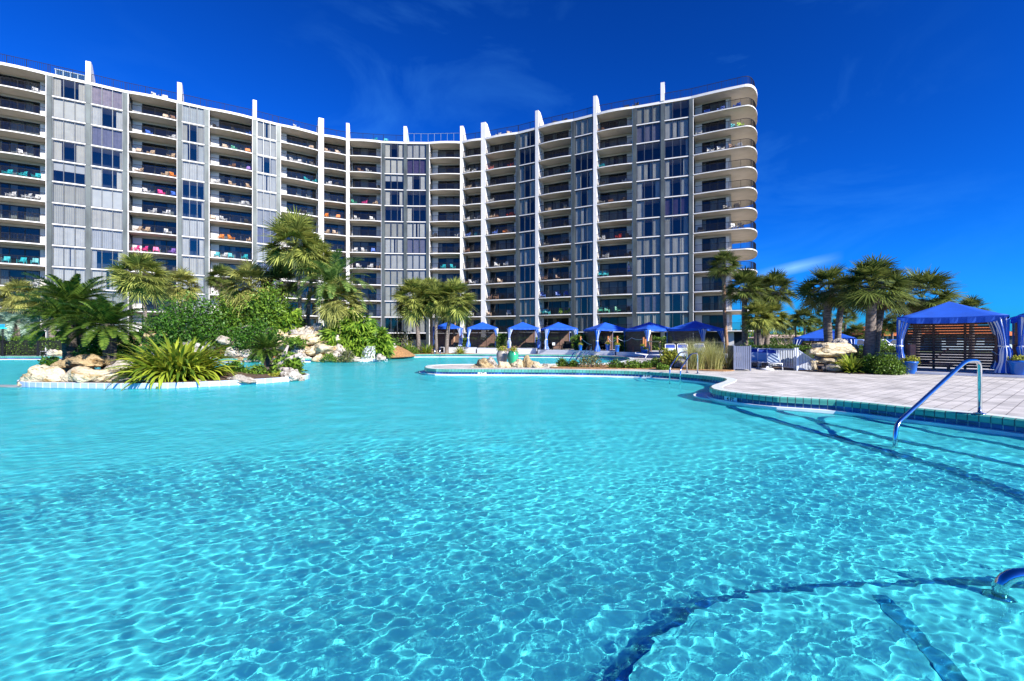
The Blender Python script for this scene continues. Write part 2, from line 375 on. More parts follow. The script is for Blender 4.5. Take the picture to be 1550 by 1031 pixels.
cl2 = N(nt, 'ShaderNodeMix', data_type='RGBA'); cl2.inputs[7].default_value = (2.6, 5.0, 8.5, 1); L(nt, MT('MULTIPLY', st_, 0.9), cl2.inputs[0]); L(nt, cl.outputs[2], cl2.inputs[6])
L(nt, cl2.outputs[2], bg.inputs[0]); bg.inputs[1].default_value = 0.10
sc.view_settings.view_transform = 'Standard'; sc.view_settings.look = 'None'; sc.view_settings.gamma = 1.0; sc.view_settings.exposure = 0.95
cy = sc.cycles
cy.max_bounces = 8; cy.diffuse_bounces = 3; cy.glossy_bounces = 3; cy.transmission_bounces = 6; cy.transparent_max_bounces = 12
cy.caustics_reflective = False; cy.caustics_refractive = True; cy.sample_clamp_indirect = 6.0
cy.use_denoising = True
# ------------------------------------------------------------------ pool, deck, ground
WZ, FZ = -0.28, -0.60
def smooth_loop(P, sub=6):
    n = len(P); out = []
    for i in range(n):
        p0, p1, p2, p3 = (Vector((P[(i + k - 1) % n][0], P[(i + k - 1) % n][1])) for k in range(4))
        m = max(2, min(sub * 3, int((p2 - p1).length / 0.45)))
        # centripetal-ish: limit tangents so uneven spacing does not overshoot
        d = (p2 - p1).length
        t1 = (p2 - p0) * (d / max(1e-6, (p2 - p1).length + (p1 - p0).length)); t2 = (p3 - p1) * (d / max(1e-6, (p3 - p2).length + (p2 - p1).length))
        for k in range(m):
            t = k / m
            h = (2 * t**3 - 3 * t**2 + 1) * p1 + (t**3 - 2 * t**2 + t) * t1 + (-2 * t**3 + 3 * t**2) * p2 + (t**3 - t**2) * t2
            out.append((h.x, h.y))
    return out
P2 = lambda px, py: tuple(gp(px, py, 0.0))[:2]
ctrl = [(8.3, 4), (8.75, 6), P2(1550, 636), P2(1355, 615), P2(1266, 606), P2(1177, 601), P2(1106, 593.7), P2(1079, 588.8), P2(1076, 584), P2(1087, 580),
        P2(1098, 576), P2(1096, 572.4), P2(1071, 569), P2(1035, 566), P2(1000, 564), P2(960, 562), P2(900, 560.5), P2(850, 559.7), P2(775, 559.3), P2(700, 559),
        P2(660, 558.5), P2(646, 557), P2(643, 554.7), P2(652, 552.3), P2(680, 551.2), P2(720, 550.8), P2(800, 550.8), P2(870, 550.3), P2(915, 549.2), P2(945, 545.5),
        P2(953, 542.5), P2(946, 540.3), P2(930, 539), P2(904, 538), P2(872, 537), P2(775, 536.3), P2(700, 535.9), P2(620, 536.2), P2(598, 537.2), (-10.9, 38.5), (-13, 35.4), (-16, 34),
        (-21.5, 33.8), (-25, 35.5), (-28, 37.5), (-36, 38.2), (-45, 38), (-48, 30), (-46, 18), (-38, 8), (-20, 3), (-6, 0.9), (0, 0.6), (4, 0.9), (7, 2.2)]
pool = smooth_loop(ctrl)
def normals(ring):
    out = []; n = len(ring)
    for i in range(n):
        a = Vector(ring[i - 1]); b = Vector(ring[(i + 1) % n]); d = (b - a).normalized(); out.append(Vector((d.y, -d.x)))
    return out
area = sum(pool[i - 1][0] * pool[i][1] - pool[i][0] * pool[i - 1][1] for i in range(len(pool))) / 2
if area < 0: pool = pool[::-1]
pn = normals(pool)          # outward
arc = [0.0]
for i in range(len(pool)): arc.append(arc[-1] + (Vector(pool[(i + 1) % len(pool)]) - Vector(pool[i])).length)
def wall_strip(mb, ring, nrm, o0, z0, o1, z1, mt, arcs, vv=(0, 1)):
    n = len(ring)
    for i in range(n):
        j = (i + 1) % n
        p = [Vector(ring[i]) + nrm[i] * o0, Vector(ring[j]) + nrm[j] * o0, Vector(ring[j]) + nrm[j] * o1, Vector(ring[i]) + nrm[i] * o1]
        mb.poly([(p[0].x, p[0].y, z0), (p[1].x, p[1].y, z0), (p[2].x, p[2].y, z1), (p[3].x, p[3].y, z1)], mt, [(arcs[i], vv[0]), (arcs[i + 1], vv[0]), (arcs[i + 1], vv[1]), (arcs[i], vv[1])])
M['coping'] = brick_mat('green_coping_tile', (0.10, 0.40, 0.30), (0.13, 0.45, 0.36), (0.07, 0.10, 0.10), 0.155, 1.0, 0.010, 0.25, var=0.2)
M['tileband'] = brick_mat('blue_waterline_tile', (0.015, 0.06, 0.28), (0.035, 0.11, 0.36), (0.34, 0.40, 0.46), 0.155, 1.0, 0.009, 0.2, var=0.5)
M['lip'] = mat('white_plaster_lip', (0.78, 0.80, 0.80), 0.6, var=0.05)
M['copetop'] = brick_mat('pale_coping_top', (0.62, 0.68, 0.64), (0.68, 0.71, 0.67), (0.42, 0.46, 0.44), 0.155, 1.0, 0.006, 0.6, var=0.1)
M['plaster'] = mat('aqua_pool_plaster', (0.54, 0.95, 0.92), 0.7, var=0.06, scale=1.5)
M['nosetile'] = mat('dark_blue_nose_tile', (0.012, 0.07, 0.30), 0.4, var=0.35, scale=7)
M['railshade'] = mat('mid_blue_rail_shade', (0.05, 0.26, 0.48), 0.5, var=0.4, scale=8)  # rail shadow on the bench, painted as a flat blue band
M['deck'] = brick_mat('pinkish_stone_paver', (0.59, 0.56, 0.505), (0.64, 0.605, 0.545), (0.22, 0.20, 0.18), 0.50, 0.25, 0.008, 0.75, uv=False, offset=0.5, rot=R(-38), var=0.24)
mb = MB()
mbc = MB()
wall_strip(mbc, pool, pn, 0.32, 0.016, 0.03, 0.018, 'copetop', arc)
wall_strip(mbc, pool, pn, 0.03, 0.018, -0.02, -0.006, 'coping', arc)
wall_strip(mbc, pool, pn, -0.02, -0.006, -0.02, -0.115, 'coping', arc)
wall_strip(mbc, pool, pn, -0.02, -0.115, 0.004, -0.118, 'coping', arc)
wall_strip(mbc, pool, pn, 0.32, 0.016, 0.34, -0.02, 'copetop', arc)
kind(mbc.build('pool_coping'), 'structure')
wall_strip(mb, pool, pn, 0.004, -0.112, 0.004, -0.222, 'tileband', arc)
wall_strip(mb, pool, pn, 0.004, -0.215, -0.09, -0.222, 'lip', arc)
wall_strip(mb, pool, pn, -0.09, -0.222, -0.09, -0.30, 'lip', arc)
wall_strip(mb, pool, pn, -0.09, -0.30, -0.09, FZ - 0.05, 'plaster', arc)
o = kind(mb.build('pool_wall'), 'structure'); o.cycles.is_caustics_receiver = True
mb = MB(); mb.poly([(-52, -4, FZ), (18, -4, FZ), (18, 50, FZ), (-52, 50, FZ)], 'plaster')
o = kind(mb.build('pool_floor'), 'structure'); o.cycles.is_caustics_receiver = True
def step(name, nose, rest, ztop, strip=0.13, extra=()):
    nose = [Vector(p) for p in nose]
    fine = []
    for i in range(len(nose) - 1):
        p0 = nose[max(0, i - 1)]; p1 = nose[i]; p2 = nose[i + 1]; p3 = nose[min(len(nose) - 1, i + 2)]
        for k in range(6):
            t = k / 6; fine.append(0.5 * ((2 * p1) + (p2 - p0) * t + (2 * p0 - 5 * p1 + 4 * p2 - p3) * t * t + (3 * p1 - p0 - 3 * p2 + p3) * t**3))
    fine.append(nose[-1])
    ring = [tuple(p) for p in fine] + list(rest)
    ar = sum(ring[i - 1][0] * ring[i][1] - ring[i][0] * ring[i - 1][1] for i in range(len(ring)))
    c = sum((Vector(p) for p in rest), Vector((0, 0))) / len(rest)
    mb = MB(); mb.prism(ring if ar > 0 else ring[::-1], FZ - 0.02, ztop, 'plaster')
    for i in range(len(fine) - 1):
        d = (fine[i + 1] - fine[i]).normalized(); n = Vector((d.y, -d.x))
        if n.dot(c - fine[i]) < 0: n = -n
        a, b = fine[i], fine[i + 1]; a2, b2 = a + n * strip, b + n * strip; a1, b1 = a - n * 0.006, b - n * 0.006
        mb.poly([(a1.x, a1.y, ztop + 0.004), (b1.x, b1.y, ztop + 0.004), (b2.x, b2.y, ztop + 0.004), (a2.x, a2.y, ztop + 0.004)], 'nosetile')
        mb.poly([(a1.x, a1.y, ztop + 0.004), (b1.x, b1.y, ztop + 0.004), (b1.x, b1.y, ztop - 0.05), (a1.x, a1.y, ztop - 0.05)], 'nosetile')
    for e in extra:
        mb.poly([(x, y, ztop + 0.005) for x, y in e], 'railshade')
    o = kind(mb.build(name), 'structure'); o.cycles.is_caustics_receiver = True
step('pool_step', [(5.9, 11.9), (5.5, 11.55), (5.40, 10.9), (5.49, 8.9), (5.63, 6.75), (5.68, 5.81), (5.46, 4.86), (5.0, 3.9)], [(5.0, 3.2), (10.5, 3.2), (10.5, 11.9)], WZ - 0.24, 0.17)
step('pool_step', [(6.55, 11.05), (6.28, 10.75), (6.25, 10.2), (6.41, 7.7), (6.78, 6.04), (6.85, 5.2), (6.5, 4.1)], [(6.5, 3.2), (10.6, 3.2), (10.6, 11.05)], WZ - 0.16, 0.10)
step('pool_step', [(7.6, 10.4), (7.42, 10.1), (7.45, 9.3), (7.54, 8.33), (7.79, 6.94), (7.85, 5.7), (7.6, 4.3)], [(7.6, 3.2), (10.7, 3.2), (10.7, 10.4)], WZ - 0.08, 0.08)
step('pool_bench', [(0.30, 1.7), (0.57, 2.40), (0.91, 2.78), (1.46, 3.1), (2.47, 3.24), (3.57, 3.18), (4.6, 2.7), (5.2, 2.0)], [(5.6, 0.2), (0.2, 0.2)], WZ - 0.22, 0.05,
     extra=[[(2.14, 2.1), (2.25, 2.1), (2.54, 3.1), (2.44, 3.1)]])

# water: one world-aligned sheet with real ripples
def axis(lo, f0, f1, hi, fine, coarse, g=1.035):
    a = list(np.arange(f0, f1, fine)); d = fine; x = a[-1]
    while x < hi: d = min(d * g, coarse); x += d; a.append(x)
    b = []; x = f0; d = fine
    while x > lo: d = min(d * g, coarse); x -= d; b.append(x)
    return np.array(b[::-1] + a)
xs = axis(-50, -4.6, 6.6, 13, 0.0135, 0.12, 1.012); ys = axis(0.2, 1.3, 5.2, 46, 0.0135, 0.12, 1.012)
X, Y = np.meshgrid(xs, ys); rg = np.random.default_rng(5)
Z = np.zeros_like(X)
dx = np.maximum(np.gradient(xs)[None, :], np.gradient(ys)[:, None])
NW = 110
for i in range(NW):
    lam = 0.064 * 4.2 ** rg.random(); k = 2 * np.pi / lam
    th = R(100) + rg.normal() * 0.75
    fade = np.clip((lam / dx - 2.6) / 2.0, 0, 1)
    Z += (0.092 * math.sqrt(2 / NW) / k) * fade * np.sin(k * (X * math.cos(th) + Y * math.sin(th)) + rg.random() * 6.283)
for i in range(24):
    lam = 0.38 * 3.6 ** rg.random(); k = 2 * np.pi / lam; th = R(100) + rg.normal() * 0.9
    Z += (0.044 * math.sqrt(2 / 24) / k) * np.sin(k * (X * math.cos(th) + Y * math.sin(th)) + rg.random() * 6.283)
mod = 0.75 + 0.35 * np.sin(X * 0.9 + 1.3 * np.sin(Y * 0.5)) * np.sin(Y * 0.7 + 0.8 * np.sin(X * 0.6 + 1))
boost = 1 + 0.35 / (1 + np.exp(-(X - 0.4) * 3)) / (1 + np.exp((Y - 3.3) * 4)) + 0.5 / (1 + np.exp(-(X - 5.6) * 4)) / (1 + np.exp((Y - 12) * 2))
Z = WZ + Z * mod * boost
nx, ny = len(xs), len(ys)
idx = np.arange(nx * ny).reshape(ny, nx)
Fi = np.stack([idx[:-1, :-1], idx[:-1, 1:], idx[1:, 1:], idx[1:, :-1]], -1).reshape(-1, 4)
m, nt, b = nodes('pool_water_surface'); nt.nodes.remove(b)
M['water'] = m
rf = N(nt, 'ShaderNodeBsdfRefraction'); rf.inputs['IOR'].default_value = 1.33; rf.inputs['Roughness'].default_value = 0.0
tr = N(nt, 'ShaderNodeBsdfTransparent'); gl = N(nt, 'ShaderNodeBsdfGlossy'); gl.inputs['Roughness'].default_value = 0.04
for q in (rf, tr): q.inputs[0].default_value = (0.43, 0.98, 1.0, 1)
fr = N(nt, 'ShaderNodeFresnel'); fr.inputs[0].default_value = 1.33
pol = N(nt, 'ShaderNodeMath', operation='MULTIPLY'); pol.inputs[1].default_value = 0.34
mx1 = N(nt, 'ShaderNodeMixShader'); mx1.inputs[0].default_value = 0.2
mx2 = N(nt, 'ShaderNodeMixShader')
tcw = N(nt, 'ShaderNodeTexCoord'); nz = N(nt, 'ShaderNodeTexNoise'); nz.inputs['Scale'].default_value = 9; nz.inputs['Detail'].default_value = 3
mpw = N(nt, 'ShaderNodeMapping'); mpw.inputs['Scale'].default_value = (0.55, 1.0, 1.0); mpw.inputs['Rotation'].default_value = (0, 0, R(-12))
L(nt, tcw.outputs['Object'], mpw.inputs[0]); L(nt, mpw.outputs[0], nz.inputs['Vector'])
bpw = N(nt, 'ShaderNodeBump'); bpw.inputs['Strength'].default_value = 0.5; bpw.inputs['Distance'].default_value = 0.03
L(nt, nz.outputs['Fac'], bpw.inputs['Height']); L(nt, bpw.outputs[0], gl.inputs['Normal']); L(nt, bpw.outputs[0], fr.inputs['Normal'])
L(nt, fr.outputs[0], pol.inputs[0]); L(nt, rf.outputs[0], mx1.inputs[1]); L(nt, tr.outputs[0], mx1.inputs[2])
L(nt, pol.outputs[0], mx2.inputs[0]); L(nt, mx1.outputs[0], mx2.inputs[1]); L(nt, gl.outputs[0], mx2.inputs[2]); L(nt, mx2.outputs[0], nt.nodes['Material Output'].inputs[0])
wo = raw('pool_water', np.stack([X, Y, Z], -1).reshape(-1, 3), Fi, 'water'); wo.data.shade_smooth(); kind(wo, 'structure'); wo.cycles.is_caustics_caster = True

def sheet(name, outer, holes, z, mt, knd='structure'):
    loops = [[Vector((p[0], p[1], 0)) for p in outer]] + [[Vector((p[0], p[1], 0)) for p in h] for h in holes]
    flat = [p for l in loops for p in l]
    me = bpy.data.meshes.new(name)
    tris = []
    for t in tessellate_polygon(loops):
        a, b_, c = (flat[i] for i in t)
        tris.append(tuple(t) if (b_ - a).cross(c - a).z > 0 else tuple(t)[::-1])
    me.from_pydata([(p.x, p.y, z) for p in flat], [], tris); me.materials.append(M[mt]); me.update()
    o = bpy.data.objects.new(name, me); COL.objects.link(o); kind(o, knd); return o
DR = [(-56, -10), (48, -10), (48, 50), (-56, 50)]
deckring = [tuple(Vector(p) + n * 0.05) for p, n in zip(pool, pn)]
sheet('pool_deck', DR, [deckring], 0.0, 'deck')
M['lawn'] = mat('sandy_lawn', (0.09, 0.12, 0.035), 0.95, var=0.5, scale=0.25, bump=0.4)
sheet('ground', [(-3500, -3500), (3500, -3500), (3500, 6000), (-3500, 6000)], [DR], -0.03, 'lawn')

def blob_ring(pts): return smooth_loop(pts, 4)
# planting beds lie on the deck
def bed(name, pts, mt='mulch', z=0.03):
    ring = blob_ring(pts); mb = MB()
    ar = sum(ring[i - 1][0] * ring[i][1] - ring[i][0] * ring[i - 1][1] for i in range(len(ring)))
    mb.prism(ring if ar > 0 else ring[::-1], 0.002, z, mt); return kind(mb.build(name), 'structure')
bed('planting_bed', [P2(835, 557), P2(900, 558), P2(980, 558.6), P2(1040, 560), P2(1095, 562), P2(1112, 560.5), P2(1108, 556), P2(1060, 553.5), P2(1000, 552.5), P2(960, 551.5), P2(910, 552.5), P2(850, 553.5)])
bed('planting_bed', [(-12.0, 41), (-10.2, 43.5), (-8, 45.2), (-5, 46.0), (-4.0, 47.6), (-10, 48), (-14, 45), (-15, 41)])
bed('planting_bed', [P2(1222, 562), P2(1245, 563.3), P2(1300, 566), P2(1366, 566), (17.3, 20.5), (18, 26), (12, 27), (12.6, 21.5)], 'soil')

# mounds of soil that carry the rock falls and the island planting
def mound(name, cx, cy, rx, ry, h, z0, mt='soil', seg=34, rings=12, pw=0.8, seed=0):
    co = []; fa = []
    for r_ in range(rings + 1):
        for s_ in range(seg):
            t = r_ / rings; a = 2 * math.pi * s_ / seg
            x = cx + rx * t * math.cos(a); y = cy + ry * t * math.sin(a)
            z = z0 + h * max(0, 1 - t * t) ** pw + (0.18 * h * noise.noise((x * 0.6, y * 0.6, seed)) * (1 - t))
            co.append((x, y, z))
    for r_ in range(rings):
        for s_ in range(seg):
            a = r_ * seg + s_; b = r_ * seg + (s_ + 1) % seg; fa.append((a, a + seg, b + seg, b))
    me = bpy.data.meshes.new(name); me.from_pydata(co, [], fa); me.materials.append(M[mt]); me.shade_smooth()
    o = bpy.data.objects.new(name, me); COL.objects.link(o); return kind(o, 'structure')
mound('planting_mound', -18.5, 42.2, 9.5, 7.2, 2.3, -0.1, 'mulch', seed=1)

# the low planter island in the pool
isl = smooth_loop([gp(30, 585, WZ)[:2], gp(100, 587, WZ)[:2], gp(200, 588, WZ)[:2], gp(270, 587, WZ)[:2], gp(350, 583, WZ)[:2], gp(420, 578.5, WZ)[:2], gp(458, 575, WZ)[:2], (-8.7, 19.6), (-10.2, 21.3), (-13, 22.3), (-16, 22.0), (-18.6, 20), (-18.6, 17.5)], 5)
ar = sum(isl[i - 1][0] * isl[i][1] - isl[i][0] * isl[i - 1][1] for i in range(len(isl))) / 2
if ar < 0: isl = isl[::-1]
inn = normals(isl); iarc = [0.0]
for i in range(len(isl)): iarc.append(iarc[-1] + (Vector(isl[(i + 1) % len(isl)]) - Vector(isl[i])).length)
M['isltile'] = brick_mat('pale_blue_planter_tile', (0.36, 0.46, 0.70), (0.44, 0.54, 0.76), (0.75, 0.77, 0.80), 0.30, 1.0, 0.022, 0.3, var=0.12)
mb = MB()
wall_strip(mb, isl, inn, 0.0, FZ, 0.0, WZ - 0.02, 'plaster', iarc)
wall_strip(mb, isl, inn, 0.0, WZ - 0.02, 0.0, -0.10, 'isltile', iarc, (0.02, 0.98))
wall_strip(mb, isl, inn, 0.0, -0.10, -0.10, -0.095, 'lip', iarc)
wall_strip(mb, isl, inn, -0.10, -0.095, -0.10, -0.2, 'lip', iarc)
kind(mb.build('island_wall'), 'structure')
mound('island_soil', -13.6, 18.9, 4.6, 3.0, 0.38, -0.20, seed=4)
sheet('island_bed', [tuple(Vector(p) - n * 0.09) for p, n in zip(isl, inn)], [], -0.085, 'soil')
M['ledge'] = mat('wet_grey_concrete', (0.30, 0.34, 0.34), 0.5)
# submerged flat ledge at the left tip of the island
mb = MB(); mb.prism([(-19.4, 15.9), (-17.2, 15.95), (-17.2, 16.6), (-18.9, 16.7)], WZ - 0.1, WZ + 0.012, 'ledge'); kind(mb.build('island_ledge'), 'structure')
# white lip that runs out at the tip of the peninsula and at the corner of the deck
def lipsheet(cx, cy, r0, a0, a1, wdt):
    mb = MB(); n = 16
    for i in range(n):
        a = R(a0 + (a1 - a0) * i / n); b = R(a0 + (a1 - a0) * (i + 1) / n)
        q = lambda an, r: (cx + r * math.cos(an), cy + r * math.sin(an))
        A, B, C_, D = q(a, r0), q(a, r0 + wdt), q(b, r0 + wdt), q(b, r0)
        mb.hexa([(*A, FZ), (*B, FZ), (*C_, FZ), (*D, FZ), (*A, WZ + 0.025), (*B, WZ + 0.025), (*C_, WZ + 0.025), (*D, WZ + 0.025)], 'lip')
    return kind(mb.build('pool_ledge'), 'structure')
lipsheet(6.35, 13.1, 0.66, 110, 240, 0.40)
lipsheet(-3.15, 23.5, 1.36, 135, 265, 0.24)
M['screenpost'] = mat('grey_screen_post', (0.25, 0.32, 0.36), 0.5)
# ------------------------------------------------------------------ the apartment building
RZ = 34.85
ZB, SH, NF = 2.74, 2.79, 12
ZR = ZB + SH * NF
BND = [(75, 111.5, 'g', 0), (134, 124.5, 'g', 1), (190, 137.5, 'g', 0), (272, 154, 'g', 1), (313, 163, 'g', 0), (385.5, 178.5, 'g', 1), (421.5, 187.5, 'g', 0), (486, 203.5, 'w', 1),
       (526.5, 210.6, 'w', 1), (580, 214, 'g', 0), (613.5, 215.2, 'g', 1), (647.5, 215.6, 'g', 0), (699, 214.6, 'w', 1), (732, 209.6, 'w', 1), (784, 200.4, 'g', 0), (813, 193, 'w', 1),
       (868, 180.8, 'g', 0), (901, 172.4, 'w', 1), (960.5, 161.3, 'g', 0), (1003, 153.9, 'g', 1), (1046, 146.6, 'g', 0)]
BT = 'WWBWBWBbBWWBbBWBWBWW'
pts = [Vector((0, 0))] * len(BND)
for i, (px, py, t, f) in enumerate(BND):
    Yd = F * RZ / (HOR - py); pts[i] = Vector(((px - 775) / F * Yd, Yd))
tl = Vector((7.1, 4.1)).normalized()
lead = [pts[0] - tl * 14.5, pts[0] - tl * 10.3, pts[0] - tl * 6.2]
pts = lead + pts
btype = [None] * 3
bnd = ['w', 'g', 'w'] + [b[2] for b in BND]; fin = [0, 0, 0] + [b[3] for b in BND]
bays = list('WWB') + list(BT)          # bay i lies between pts[i] and pts[i+1]
bays[1] = 'W'; bays[0] = 'B'
PE = pts[-1]; te = Vector((5.7, -2.9)).normalized(); ne = Vector((te.y, -te.x))     # end bay, outward normal
PF = PE + te * 6.55
RC = 1.8; RD = 4.8; CC = PF - ne * RD
def bay_frame(i):
    a, b = pts[i], pts[i + 1]; t = (b - a).normalized(); n = Vector((t.y, -t.x)); wd = (b - a).length
    return (lambda u, d, z: (a.x + t.x * u - n.x * d, a.y + t.y * u - n.y * d, z)), wd
def end_frame():
    t, n, a = te, ne, PE
    return (lambda u, d, z: (a.x + t.x * u - n.x * d, a.y + t.y * u - n.y * d, z)), 6.55
bld = empty('apartment_building', 'twelve storey concave apartment block with white fins and balconies behind the pool', 'apartment building', (0, 75, 0))
def bput(mb, name, parent=bld, smooth=False):
    o = mb.build(name, parent, smooth)
    o.matrix_parent_inverse = Matrix.Translation(Vector((0, -75, 0))) if parent is bld else Matrix.Identity(4)
    return o
# slabs: front outline with gently bowed balcony edges and the rounded end
front = []
for i in range(len(pts) - 1):
    fr_, wd = bay_frame(i); bow = 0.28 if bays[i] in 'Bb' else 0.0
    for k in range(6 if bow else 1):
        u = k / 6
        p = fr_(u * wd, -0.12 - bow * 4 * u * (1 - u), 0); front.append((p[0], p[1]))
fe, we = end_frame()
for k in range(6):
    u = k / 6; p = fe(u * we, -0.12 - 0.1 * 4 * u * (1 - u), 0); front.append((p[0], p[1]))
def oval(a, g):
    c, s_ = math.cos(a), math.sin(a)
    q = 0.8
    return CC + ne * ((RD + g) * math.copysign(abs(c) ** q, c)) + te * ((RC + g) * abs(s_) ** q)
for k in range(25):
    p = oval(math.pi * k / 24, 0.12); front.append((p.x, p.y))
tailp = [fe(6.0, 2 * RD + 0.2, 0), fe(3.6, 2 * RD + 0.5, 0)]
DEPTH = 13.5
def inset(i, d):
    if i == 0: t = (pts[1] - pts[0])
    elif i == len(pts) - 1: t = (pts[i] - pts[i - 1])
    else: t = (pts[i + 1] - pts[i - 1])
    t.normalize(); n = Vector((t.y, -t.x)); p = pts[i] - n * d; return (p.x, p.y)
endback = fe(3.6, DEPTH, 0)
back = [(endback[0], endback[1])] + [inset(i, DEPTH) for i in range(len(pts) - 1, -1, -1)]
ring = front + [(p[0], p[1]) for p in tailp] + back
ar = sum(ring[i - 1][0] * ring[i][1] - ring[i][0] * ring[i - 1][1] for i in range(len(ring)))
if ar < 0: ring = ring[::-1]
tris = tessellate_polygon([[Vector((p[0], p[1], 0)) for p in ring]])
def slab(name, z0, z1):
    mb = MB(); n = len(ring)
    for i in range(n):
        a, b = ring[i], ring[(i + 1) % n]
        mb.poly([(a[0], a[1], z0), (b[0], b[1], z0), (b[0], b[1], z1), (a[0], a[1], z1)], 'white')
    for t in tris:
        A, B, C_ = (Vector((*ring[j], 0)) for j in t); t = tuple(t) if (B - A).cross(C_ - A).z > 0 else tuple(t)[::-1]
        mb.poly([(ring[j][0], ring[j][1], z1) for j in t], 'white')
        mb.poly([(ring[j][0], ring[j][1], z0) for j in t[::-1]], 'soffit')
    return bput(mb, name)
for k in range(NF): slab('floor_slab', ZB + SH * k - 0.14, ZB + SH * k)
slab('roof_slab', ZR - 0.30, ZR + 0.05)
# back and end walls, the dark rooms behind window bays, the podium
mb = MB()
for i in range(len(pts) - 1):
    a, b = inset(i, DEPTH - 0.1), inset(i + 1, DEPTH - 0.1)
    mb.poly([(*b, 0), (*a, 0), (*a, ZR - 0.3), (*b, ZR - 0.3)], 'white')
e0 = fe(3.4, 5.0, 0); e1 = fe(3.4, DEPTH - 0.2, 0)
mb.poly([(*e0[:2], 0), (*e1[:2], 0), (*e1[:2], ZR - 0.3), (*e0[:2], ZR - 0.3)], 'soffit')
bput(mb, 'rear_wall')
mb = MB()
for i in range(len(pts) - 1):
    if bays[i] == 'W':
        fr_, wd = bay_frame(i)
        for k in range(NF):
            z0, z1 = ZB + SH * k + 0.003, ZB + SH * (k + 1) - 0.172
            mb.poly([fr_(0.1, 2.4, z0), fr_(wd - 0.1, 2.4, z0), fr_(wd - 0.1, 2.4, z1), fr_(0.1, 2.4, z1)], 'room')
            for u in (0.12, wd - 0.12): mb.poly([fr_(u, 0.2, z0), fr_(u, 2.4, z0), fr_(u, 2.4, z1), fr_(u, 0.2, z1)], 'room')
bput(mb, 'inner_wall')
mb = MB()
for i in range(len(pts) - 1):
    fr_, wd = bay_frame(i)
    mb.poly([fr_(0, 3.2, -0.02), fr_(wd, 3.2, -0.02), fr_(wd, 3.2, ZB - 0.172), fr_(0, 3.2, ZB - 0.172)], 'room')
    mb.box((-0.28, 0.3, -0.02), (0.28, 1.0, ZB - 0.172), 'white', fr_)
    if bays[i] == 'W' and i % 2: mb.box((0.5, 2.6, -0.02), (wd - 0.5, 3.1, 1.5), 'soffit', fr_)
fr_, wd = end_frame()
mb.poly([fr_(0, 3.2, -0.02), fr_(wd, 3.2, -0.02), fr_(wd, 3.2, ZB - 0.172), fr_(0, 3.2, ZB - 0.172)], 'room')
mb.box((-0.28, 0.3, -0.02), (0.28, 1.0, ZB - 0.172), 'white', fr_); mb.box((4.7, 0.9, -0.02), (5.5, 1.7, ZB - 0.172), 'white', fr_)
bput(mb, 'podium')
# pilasters and fins
for i in range(1, len(pts)):
    t = (pts[min(i + 1, len(pts) - 1)] - pts[max(i - 1, 0)]).normalized() if i < len(pts) - 1 else (pts[i] - pts[i - 1]).normalized()
    n = Vector((t.y, -t.x)); a = pts[i]
    fr_ = lambda u, d, z: (a.x + t.x * u - n.x * d, a.y + t.y * u - n.y * d, z)
    mb = MB()
    if bnd[i] == 'g':
        mb.box((-0.26, -0.20, -0.02), (0.26, 0.35, ZR - 0.302), 'pilaster', fr_)
        for k in range(1, NF):
            z = ZB + SH * k - 0.09
            mb.box((-0.264, -0.204, z - 0.03), (0.264, -0.19, z + 0.03), 'joint', fr_)
        for s_ in (-1, 1):
            ad = bays[i - 1] if s_ < 0 else (bays[i] if i < len(bays) else 'B')
            if ad in 'Bb': mb.box((0.262 * s_ if s_ > 0 else -0.34, -0.14, -0.02), (0.34 if s_ > 0 else -0.262, 2.1, ZR - 0.302), 'white', fr_)
        if i == len(pts) - 1: pass
        bput(mb, 'pilaster')
    else:
        hw = 0.42 if i in (10, 16) else 0.27
        mb.box((-hw, -0.16, -0.02), (hw, 2.15, ZR - 0.302), 'white', fr_); bput(mb, 'fin_wall')
    if fin[i]:
        hw = 0.42 if i in (10, 16) else 0.27
        mb = MB(); z0, z1 = ZR + 0.053, ZR + 2.75; d0 = -0.16 if bnd[i] == 'w' else -0.2
        if bnd[i] == 'w': mb.box((-hw, -0.16, ZR - 0.302), (hw, -0.125, ZR + 0.053), 'white', fr_)
        prof = [(d0, z0), (d0 + 4.0, z0), (d0 + 0.85, z1), (d0, z1)]
        A = [fr_(-hw, d, z) for d, z in prof]; B = [fr_(hw, d, z) for d, z in prof]
        mb.poly(A, 'white'); mb.poly(B[::-1], 'white')
        for q in range(4): mb.poly([A[q], B[q], B[(q + 1) % 4], A[(q + 1) % 4]][::-1], 'white')
        bput(mb, 'roof_fin')
# windows
wr = random.Random(21)
def curtain_strip(mb, fr_, u0, u1, d, z0, z1, mt, wav=0.16, amp=0.045, seed=0):
    n = max(4, int((u1 - u0) / wav * 4)); P = []
    for q in range(n + 1):
        u = u0 + (u1 - u0) * q / n; P.append((u, d + amp * math.sin(2 * math.pi * (u + seed) / wav + 0.8 * math.sin(u * 3 + seed)) + 0.02 * math.sin(u * 1.7 + seed)))
    for q in range(n):
        a, b = P[q], P[q + 1]
        mb.poly([fr_(a[0], a[1], z0), fr_(b[0], b[1], z0), fr_(b[0], b[1], z1), fr_(a[0], a[1], z1)], mt)
